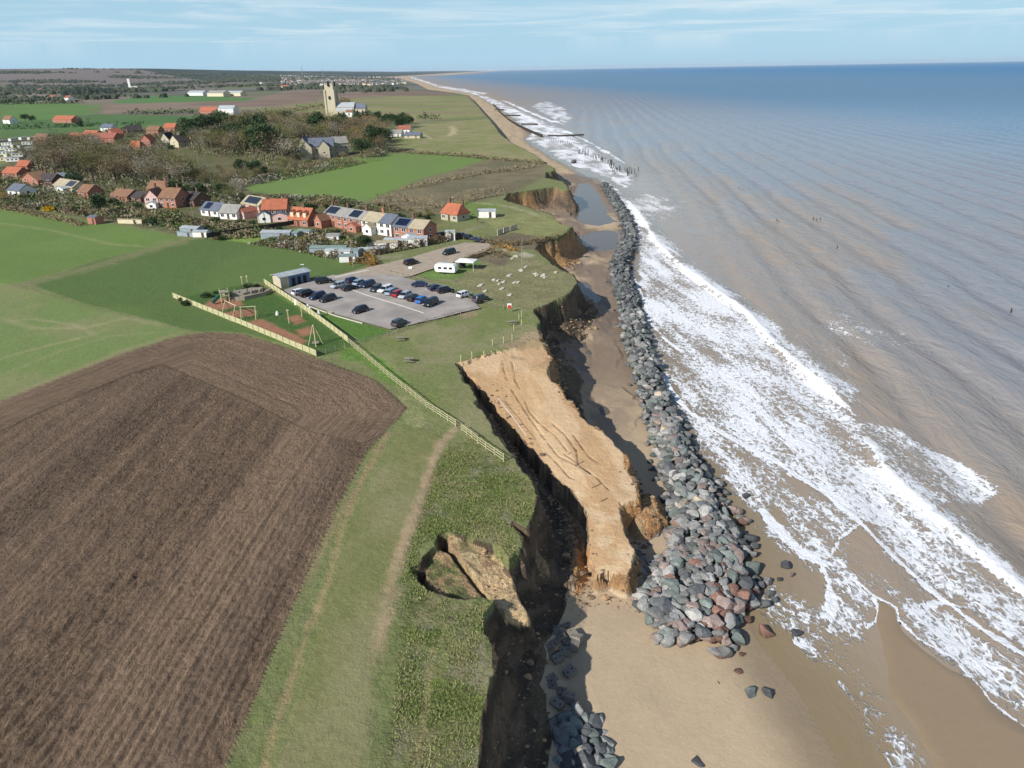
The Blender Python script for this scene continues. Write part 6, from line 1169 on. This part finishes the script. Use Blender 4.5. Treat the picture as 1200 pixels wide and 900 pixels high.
def trunk_mesh(seed, bare=True):
    r = np.random.default_rng(seed); mb = MB(); mb.tube((0, 0, -.9), (0, 0, -.35), .06, .045, 6)
    for k in range(6): a = k * 1.05 + r.uniform(-.3, .3); e = (.5 * math.cos(a), .5 * math.sin(a), r.uniform(.1, .6)); mb.tube((0, 0, -.4 + .04 * k), e, .03, .008, 4)
    mb.tube((0, 0, -.4), (.05, 0, .7), .04, .008, 5); return mb.mesh('trunk', M_bark)
TR = {}
for k, (n, leaf, lobes, mt, tw_) in dict(brown=(1500, .045, 7, 'brown', True), olive=(1500, .045, 7, 'olive', True), grey=(1100, .045, 6, 'grey', True), ever=(1300, .07, 8, 'ever', False), ginger=(900, .05, 6, 'ginger', True)).items():
    TR[k] = [(crown_mesh(300 + i * 7 + n, n, leaf, lobes, LM[mt], twig=tw_), trunk_mesh(i)) for i in range(4)]
SH = {k: [crown_mesh(500 + i, 420, .09, 5, LM[k], shape=(1, 1, .6), base=.3) for i in range(3)] for k in ('ever', 'green', 'yellow', 'ginger', 'bramble', 'brown', 'olive')}
def tree(x, y, h_, kind, label, group=None, name='tree', cat='tree'):
    z = 10.0; cm, tm = TR[kind][rr_.integers(4)]; root = empty(name, (x, y, z), rr_.uniform(0, 6.28), label, cat, group); w = h_ * rr_.uniform(.42, .56); s = (w, w, h_ * .52)
    a = link('crown', cm, root); a.scale = (s[0] * 1.2, s[1] * 1.2, s[2]); a.location = (0, 0, h_ * .47); b_ = link('trunk', tm, root); b_.scale = s; b_.location = (0, 0, h_ * .47); return root
def shrub(x, y, h_, kind, label, group=None):
    o = link('shrub', SH[kind][rr_.integers(3)]); o.location = (x, y, 9.95); o.scale = (h_ * .75, h_ * .75, h_ * .8); o.rotation_euler = (0, 0, rr_.uniform(0, 6)); return tag(o, label, 'shrub', group)
def scatter(px, n, dmin, z=10):
    P = poly(px, z); out = []; lo, hi = P.min(0), P.max(0); tries = 0
    while len(out) < n and tries < n * 40:
        tries += 1; q = rr_.uniform(lo, hi)
        if sdist(q[:1], q[1:], P)[0] > 0 and all((q[0] - o[0]) ** 2 + (q[1] - o[1]) ** 2 > dmin * dmin for o in out): out.append(q)
    return out
ZT = [([(30, 196), (60, 180), (110, 180), (135, 190), (170, 196), (215, 206), (235, 222), (200, 224), (150, 222), (100, 214), (60, 212)], 95, 6.5, 16, ('brown', 'olive', 'olive', 'grey', 'brown'), "the tree belt across the village", 'bare trees in the belt across the village'),
      ([(215, 170), (250, 158), (300, 150), (345, 152), (400, 158), (395, 166), (352, 176), (340, 196), (300, 194), (282, 184), (235, 182)], 130, 9, 20, ('olive', 'brown', 'olive', 'grey', 'ever'), "the wood left of the church", 'trees of the wood left of the church'),
      ([(400, 152), (432, 150), (447, 158), (455, 176), (446, 184), (425, 186), (412, 175), (405, 164)], 44, 8, 15, ('brown', 'brown', 'olive', 'ginger', 'ever'), "the trees below the church", 'trees between the manor and the cottages'),
      ([(430, 148), (455, 142), (478, 146), (482, 152), (455, 154)], 18, 10, 11, ('ever', 'olive', 'ever'), "the clump by the cottages", 'dark trees by the cottages right of the church'),
      ([(330, 198), (352, 192), (400, 190), (425, 190), (440, 187), (400, 196), (350, 206), (300, 214), (250, 214)], 30, 9, 7, ('grey', 'olive', 'brown'), "the meadow's hedge line", 'trees in the hedge line of the meadow'),
      ([(215, 206), (280, 204), (330, 206), (300, 216), (270, 222), (300, 236), (270, 240), (230, 232)], 40, 9, 8, ('olive', 'brown', 'olive', 'grey', 'ever'), "the scrub between gardens and meadow", 'scrubby trees between gardens and meadow')]
for px, n, dm, hh, kinds, lb, gp in ZT:
    for q in scatter(px, n, dm):
        k = str(rr_.choice(kinds)); P_ = poly(px, 10); fx = (q[0] / q[1] - (P_[:, 0] / P_[:, 1]).min()) / np.ptp(P_[:, 0] / P_[:, 1]); fy = (q[1] - P_[:, 1].min()) / np.ptp(P_[:, 1]); sz_ = rr_.uniform(.75, 1.2)
        wd = {'brown': 'bare brown', 'olive': 'bare olive-brown', 'grey': 'bare grey', 'ever': 'dark evergreen', 'ginger': 'bare ginger'}[k]; sw = 'tall ' if sz_ > 1.05 else 'low ' if sz_ < .9 else ''
        tree(q[0], q[1], hh * sz_, k, f"{sw}{wd} tree, {'near' if fy < .35 else 'back' if fy > .65 else 'middle'} {'left' if fx < .33 else 'right' if fx > .67 else 'centre'} of {lb}", gp)
for px, py, h_, k, lb in ((119, 252, 9, 'ever', 'big dark round evergreen at the field edge'), (90, 220, 9, 'ever', 'dark evergreen right of the blue-roofed bungalow'), (7, 238, 6, 'ginger', 'ginger-brown bare tree at the left border'), (388, 158, 11, 'ever', 'dark evergreen directly below the church nave'), (222, 236, 8, 'ever', 'dark tree behind the twin-gabled houses'), (205, 232, 8, 'ever', 'dark green tree left of the other behind the twin-gabled houses'),
                          (366, 252, 5, 'ever', 'narrow dark conifer in the gap right of the dormered house'), (318, 246, 5, 'brown', 'thin bare tree behind the orange roofed house'), (427, 292, 5, 'ever', 'dark bush-like tree right of the allotment sheds'), (560, 262, 2.5, 'brown', 'small bare tree near the white clifftop shed'), (96, 152, 9, 'ever', 'dark tree behind the orange barns'), (30, 143, 10, 'ever', 'dark evergreen clump in the green field near the lone barn'), (38, 144, 9, 'ever', 'smaller dark evergreen right of the clump in the green field'), (92, 144, 10, 'grey', 'bare tree right of the lone orange-roofed barn'), (104, 144, 8, 'grey', 'second bare tree right of the lone barn'), (220, 356, 0, '', '')):
    if h_: p = G(px, py, 10); tree(p.x, p.y, h_, k, lb)
# undergrowth that closes the woods near the ground
V = []; F = []
for px, n, hh in (([(30, 198), (60, 182), (110, 182), (135, 192), (170, 198), (215, 208), (235, 222), (200, 226), (150, 224), (100, 216), (60, 214)], 15000, 6.0), ([(215, 172), (250, 160), (300, 152), (345, 154), (400, 160), (395, 168), (352, 178), (340, 197), (300, 196), (282, 186), (235, 184)], 20000, 7.0), ([(400, 154), (432, 152), (447, 160), (457, 176), (446, 186), (425, 188), (412, 177), (405, 166)], 6000, 5.5),
              ([(215, 208), (280, 206), (330, 206), (300, 216), (270, 222), (300, 236), (270, 240), (230, 232)], 9000, 3.5), ([(330, 199), (352, 194), (400, 191), (430, 191), (440, 189), (400, 198), (350, 208), (300, 216), (250, 216)], 7000, 3.5), ([(280, 240), (330, 236), (400, 240), (480, 250), (512, 254), (470, 248), (400, 234), (330, 230)], 6500, 2.6), ([(0, 228), (60, 230), (110, 238), (150, 244), (215, 250), (240, 266), (215, 272), (150, 261), (100, 254), (50, 247), (0, 244)], 11000, 2.0), ([(215, 258), (290, 263), (325, 268), (318, 278), (255, 282), (225, 270)], 4500, 1.7),
              ([(305, 284), (340, 276), (380, 272), (420, 281), (450, 288), (452, 293), (420, 300), (390, 305), (372, 301), (340, 293), (290, 286)], 8000, 1.7), ([(0, 196), (60, 210), (110, 216), (170, 226), (170, 244), (110, 240), (60, 230), (0, 224)], 12000, 2.4), ([(60, 168), (130, 168), (150, 172), (230, 170), (230, 156), (150, 152), (60, 162)], 9000, 3.2)):
    P = poly(px, 10); lo, hi = P.min(0), P.max(0); x = rr_.uniform(lo[0], hi[0], n * 3); y = rr_.uniform(lo[1], hi[1], n * 3); s = sdist(x, y, P); k_ = s > 0; x, y, s = x[k_][:n], y[k_][:n], s[k_][:n]
    z_ = 10 + rr_.random(len(x)) ** .7 * hh * (.35 + .9 * fbm(x, y, 12, 3, 91)) * np.clip(s / 3, .25, 1); c = np.stack([x, y, z_], 1); u = rr_.normal(size=c.shape) * .30; v = rr_.normal(size=c.shape) * .30
    V.append(np.stack([c - u, c + u, c + v * 1.3], 1).reshape(-1, 3))
V = np.concatenate(V); F = np.arange(len(V)).reshape(-1, 3); vc = np.array([pc(142, 128, 100), pc(120, 120, 78), pc(84, 98, 58), pc(152, 144, 122)])[np.clip((fbm(V[::3, 0], V[::3, 1], 14, 3, 92) * 7 - 1.5 + rr_.uniform(-.8, .8, len(F))).astype(int), 0, 3)]
tag(link('woodland_undergrowth', np_mesh('woodland_undergrowth', V, F, mat('undergrowth', (0, 0, 0), .95, attr='tcol', noise=.15), attrs={'tcol': np.repeat(vc, 3, 0)})), 'brown and olive undergrowth filling the woods and thickets around the village', 'undergrowth', kind='stuff')
# playground shrubs
for px, py, h_, lb in ((221, 357, 2.4, 'leftmost dark shrub at the head of the playground'), (213, 353, 1.6, 'small dark shrub beside the end of the playground fence'), (241, 349, 2.3, 'dark round shrub between the leftmost and the climbing frame'), (292, 338, 2.6, 'dark shrub at the far corner of the playground'), (254, 344, 1.3, 'low shrub beside the climbing frame'), (300, 336, 1.4, 'low shrub against the right-hand fence head')):
    p = GP(px, py); shrub(p.x, p.y, h_, 'ever', lb)
# garden shrubs
SG = 'garden shrubs and bushes among the houses'
for (px, n, dm, kinds), gl in zip((([(0, 232), (60, 232), (110, 240), (150, 246), (215, 252), (240, 268), (215, 272), (150, 260), (100, 254), (50, 246), (0, 244)], 85, 3.0, ('ever', 'brown', 'olive', 'bramble', 'green', 'brown')), ([(215, 256), (290, 262), (330, 268), (318, 278), (255, 284), (225, 268)], 40, 2.6, ('ever', 'bramble', 'brown', 'ever')),
                         ([(305, 284), (340, 276), (380, 270), (420, 280), (450, 286), (455, 292), (420, 298), (390, 304), (372, 300), (340, 292), (290, 286)], 75, 2.4, ('bramble', 'brown', 'ever', 'bramble', 'green', 'olive')), ([(380, 238), (440, 240), (520, 252), (512, 258), (460, 256), (440, 252), (400, 246), (300, 240), (280, 234), (330, 234)], 60, 4.5, ('brown', 'bramble', 'ever', 'olive')),
                         ([(0, 200), (30, 205), (30, 225), (0, 228)], 14, 5, ('brown', 'ever')), ([(50, 172), (80, 174), (130, 172), (190, 178), (225, 172), (225, 160), (150, 152), (110, 156), (60, 162)], 70, 9, ('brown', 'ever', 'olive')), ([(110, 228), (170, 225), (170, 245), (120, 242)], 22, 4, ('ever', 'brown', 'olive'))), ('the gardens along the field', 'the gardens below the pink house', 'the allotments', 'the thicket behind the terrace', 'the left-border gardens', 'the village centre', 'the twin-gabled houses gardens')):
    P_ = poly(px, 10); az_ = P_[:, 0] / P_[:, 1]
    for q in scatter(px, n, dm):
        k = str(rr_.choice(kinds)); fx = (q[0] / q[1] - az_.min()) / np.ptp(az_); fy = (q[1] - P_[:, 1].min()) / np.ptp(P_[:, 1]); hs = rr_.uniform(1.6, 3.8)
        kw = {'ever': 'dark green', 'brown': 'brown leafless', 'olive': 'olive', 'bramble': 'brown tangled', 'green': 'bright green'}[k]
        sw = 'big ' if hs > 3 else 'small ' if hs < 2.2 else ''; dw = 'near' if fy < .35 else 'back' if fy > .65 else 'middle'; hw_2 = ['left', 'centre-left', 'centre', 'centre-right', 'right'][min(4, int(fx * 5))]
        shrub(q[0], q[1], hs * (1.6 if gl.startswith('the village') else 1), k, f'{sw}{kw} shrub at the {dw} {hw_2} of {gl}', SG)
for px, py, lb in ((56, 248, 'bright yellow gorse bush at the field edge, left one'), (205, 251, 'mustard-yellow bush below the twin-gabled houses')): p = G(px, py, 10); shrub(p.x, p.y, 4.2, 'yellow' if px < 100 else 'ginger', lb)
def hedge(px, w, h_, kind, label, name='hedge', dens=26, z=10):
    P = [G(a, b_, z) for a, b_ in px]; V = []; F = []
    for i in range(len(P) - 1):
        L = (P[i + 1] - P[i]).length; n = int(L * dens); s = max(.28, .0011 * P[i].length)
        for k in range(n):
            t_ = rr_.random(); c = P[i].lerp(P[i + 1], t_); a = rr_.uniform(0, math.pi); rr2 = rr_.uniform(.6, 1.05); bump_ = 1 + .3 * math.sin(c.x * 1.3 + c.y * .7) + .2 * math.sin(c.y * 2.1)
            q = np.array([c.x + w * .5 * math.cos(a) * rr2 + rr_.uniform(-.3, .3), c.y + w * .5 * math.cos(a) * rr2 * .8 + rr_.uniform(-.3, .3), z + h_ * bump_ * math.sin(a) * rr2]); u = rr_.normal(size=3) * s; v = rr_.normal(size=3) * s
            b = len(V); V += [q, q + u, q + v]; F.append((b, b + 1, b + 2))
    return tag(link(name, np_mesh(name, np.array(V), np.array(F), LM[kind])), label, 'hedge')
hedge([(432, 300), (450, 298), (480, 292), (510, 286), (535, 280)], 3.2, 2.2, 'bramble', 'thick brown bramble hedge between the road and the semi-detached houses', dens=60)
hedge([(410, 310), (425, 308), (440, 312), (430, 300)], 2, 1.3, 'ginger', 'dry straw-coloured scrub at the left end of the bramble hedge', dens=40)
hedge([(545, 306), (575, 296), (592, 302)], 3.2, 1.3, 'bramble', 'low brown scrub along the seaward side of the access road', dens=40)
hedge([(565, 284), (600, 288), (630, 285), (655, 279)], 2.6, 1.4, 'bramble', 'dark bramble bank along the clifftop beyond the lane end', dens=45)
hedge([(575, 292), (592, 290), (606, 296)], 2, 1.2, 'ginger', 'brown scrub at the end of the lane by the cliff', dens=30)
hedge([(462, 178), (500, 181), (545, 184), (572, 187)], 3, 2.0, 'bramble', 'dark hedge along the far side of the green meadow', dens=10); hedge([(575, 187), (610, 190), (640, 192)], 3, 1.6, 'bramble', 'low dark hedge running on from the meadow to the cliff', dens=10)
hedge([(440, 236), (470, 238), (520, 248), (548, 236), (590, 228)], 7, 3.5, 'brown', 'broad brown thicket behind the cottage with the bright orange roof', dens=22)
hedge([(480, 222), (520, 212), (560, 205), (600, 200), (628, 196)], 12, 2.0, 'brown', 'broad leafless scrub between the green meadow and the cliff', dens=14)
hedge([(492, 139), (500, 139.5), (514, 140)], 8, 5, 'ever', 'short dark hedge alone in the pale field right of the church', dens=6)
hedge([(300, 134), (340, 131), (382, 126), (408, 118)], 10, 6, 'brown', 'long dark hedge between the brown field and the pale field', dens=4)
hedge([(150, 134.5), (200, 134), (232, 133)], 10, 6, 'ever', 'dark hedge between two green fields left of the white farmhouse', dens=4); hedge([(0, 152), (60, 150), (120, 148), (170, 146)], 8, 4, 'ever', 'long dark hedge across the green fields at the left', dens=4)
hedge([(0, 123), (50, 122), (95, 121)], 14, 7, 'ever', 'dark hedge behind the green field at the far left', dens=3)
hedge([(98, 265), (60, 256), (20, 248), (0, 245)], 2.5, 1.6, 'brown', 'ragged hedge along the garden ends beside the light green field', dens=30)
rail_fence(ground_pts([(243, 281), (280, 275), (315, 270), (345, 265)]), 'garden_fence', 'dark board fence behind the gardens, running up to the dormered house', 1.9, 3.2, 1, True, M_tar)
# far-off woods, hedgerow trees, town
FV = []; FF_ = []
def blob(x, y, w, h_, z=None):
    z = zat(x, y) if z is None else z; b = len(FV); n_ = 7
    for k in range(n_): a = k * 6.283 / n_; FV.append((x + w * math.cos(a) * rr_.uniform(.7, 1.2), y + w * math.sin(a) * rr_.uniform(.7, 1.2), z - 1))
    for k in range(n_): a = k * 6.283 / n_ + .3; FV.append((x + w * .75 * math.cos(a) * rr_.uniform(.7, 1.2), y + w * .75 * math.sin(a) * rr_.uniform(.7, 1.2), z + h_ * rr_.uniform(.55, .8)))
    FV.append((x, y, z + h_))
    for k in range(n_): k2 = (k + 1) % n_; FF_.extend([(b + k, b + k2, b + n_ + k2), (b + k, b + n_ + k2, b + n_ + k), (b + n_ + k, b + n_ + k2, b + 2 * n_)])
cnt = 0
cx_, cy_ = rr_.uniform(-4200, 400, 30000), rr_.uniform(1100, 7200, 30000); ok = (sdist(cx_, cy_, T) > 60) & (np.abs(np.arctan2(cx_, cy_)) < .95)
dn = fbm(cx_, cy_, 420, 4, 15); uu = cx_ * ca + cy_ * sa; vv = -cx_ * sa + cy_ * ca
uu2 = uu + 90 * (fbm(cx_, cy_, 500, 2, 7) - .5); c3 = np.floor(uu2 / 330).astype(int); near_h = (np.abs(uu2 / 330 - np.round(uu2 / 330)) * 330 < 16) | (np.abs((vv / 210 + .45 * (c3 % 3)) - np.round(vv / 210 + .45 * (c3 % 3))) * 210 < 14)
sel = ok & ((dn > .55) | (near_h & (dn > .45))) & ((np.hypot(cx_, cy_) > 2100) | (cx_ < -1250))
zz_ = terrain_z(cx_[sel], cy_[sel])
for x, y, z_ in list(zip(cx_[sel], cy_[sel], zz_))[:9000]: blob(x, y, rr_.uniform(7, 15), rr_.uniform(6, 13), z_)
M_farw = mat('far_foliage', lin(70, 76, 58), .95, noise=.45, nscale=.01)
tag(link('distant_woodland', np_mesh('distant_woodland', np.array(FV), np.array(FF_), M_farw)), 'dark woods and hedgerow trees scattered over the far plain', 'woodland', kind='stuff')
# belt of conifers on the plain, left of the far church
FV = []; FF_ = []
for k in range(260):
    px = rr_.uniform(76, 136); p = G(px, rr_.uniform(108, 113.5), 10); blob(p.x, p.y, rr_.uniform(8, 15), rr_.uniform(10, 24) * (1 - .4 * abs(px - 104) / 32), 10)
tag(link('conifer_wood', np_mesh('conifer_wood', np.array(FV), np.array(FF_), mat('conifer_foliage', lin(44, 54, 42), .95, noise=.4, nscale=.03))), 'dark conifer wood on the plain left of the tiny white church', 'woodland', kind='stuff')
mb = MB(); tr_ = MB()
for k in range(1500):
    px = rr_.uniform(330, 486); t_ = (px - 330) / 156; py = rr_.uniform(92.5 - t_ * 2.5, 101 - 3 * max(0, t_ - .75) * 4)
    x, y = W(px, py, 8); 
    if math.hypot(x, y) > 12000: continue
    if sdist(np.array([float(x)]), np.array([float(y)]), T)[0] < 25: continue
    s = rr_.uniform(9, 20); a = rr_.uniform(0, 3); z_ = zat(float(x), float(y)); mb.box((x, y, z_ + 3), (s, 9, 7), a, mi=int(rr_.integers(0, 3))); tr_.box((x, y, z_ + 8), (s, 9, 3.2), a, mi=int(rr_.integers(0, 3)), top=.35)
tag(mb.build('distant_town', [WM['white'], WM['cream'], WM['stone']]), 'pale seaside town spread along the far coast', 'town', kind='stuff'); tag(tr_.build('distant_town_roofs', [RFM['slate'], RFM['brown'], RFM['grey']]), 'grey and grey roofs of the far seaside town', 'town', kind='stuff')
# grass tussocks along the rough clifftop margin
V = []; F = []; lo, hi = ROUGH.min(0), ROUGH.max(0); qx = rr_.uniform(lo[0], hi[0], 30000); qy = rr_.uniform(max(lo[1], 36), hi[1], 30000); ins = (sdist(qx, qy, ROUGH) > -.4) & (sdist(qx, qy, T) > .1) & (sdist(qx, qy, STRIP) < -.3) & (fbm(qx, qy, 2.2, 3, 88) + rr_.uniform(-.22, .22, 30000) > .5)
for P, hw, c, k in PATHS[:4]: ins &= ldist(qx, qy, P, 8)[0] > hw * 1.2
qx, qy = qx[ins], qy[ins]; qz = terrain_z(qx, qy); m_ = len(qx); print('tufts', m_)
for b in range(5):
    a = rr_.uniform(0, 6.28, m_); r_ = rr_.uniform(.02, .16, m_); h_ = rr_.uniform(.08, .22, m_); w_ = rr_.uniform(.03, .07, m_); bx, by = qx + r_ * np.cos(a), qy + r_ * np.sin(a); lx, ly = qx + (r_ + .16) * np.cos(a), qy + (r_ + .16) * np.sin(a)
    V.append(np.stack([np.stack([bx - w_ * np.sin(a), by + w_ * np.cos(a), qz - .02], 1), np.stack([bx + w_ * np.sin(a), by - w_ * np.cos(a), qz - .02], 1), np.stack([lx, ly, qz + h_], 1)], 1).reshape(-1, 3))
V = np.concatenate(V); F = np.arange(len(V)).reshape(-1, 3); tc_ = np.repeat(np.where((fbm(qx, qy, 3, 3, 89) + rr_.uniform(-.2, .2, m_) > .52)[:, None], pc(142, 142, 90), pc(116, 130, 66)) * rr_.uniform(.8, 1.15, (m_, 1)), 3, 0); tc_ = np.tile(tc_, (5, 1))
M_tuft = mat('grass_blades', (0.1, .1, .05), .95, attr='tcol', noise=.1); tag(link('grass_tussocks', np_mesh('grass_tussocks', V, F, M_tuft, attrs={'tcol': tc_})), 'rough grass tussocks along the clifftop margin', 'grass', kind='stuff')

# ------------------------------------------------------------------ air
mb = MB(); mb.box((0, 0, 92), (186000, 186000, 196)); hz_o = mb.build('haze', []) if False else None
me = bpy.data.meshes.new('haze'); me.from_pydata(mb.v, [], mb.f); M_h = bpy.data.materials.new('haze_air'); M_h.use_nodes = True; t = M_h.node_tree; t.nodes.clear(); pv = N(t, 'ShaderNodeVolumePrincipled'); pv.inputs['Color'].default_value = (.72, .86, 1.0, 1); pv.inputs['Density'].default_value = 1.6e-5; mo = N(t, 'ShaderNodeOutputMaterial'); t.links.new(pv.outputs[0], mo.inputs['Volume'])
me.materials.append(M_h); tag(link('haze', me), kind='stuff')
print('objects', len(bpy.data.objects))
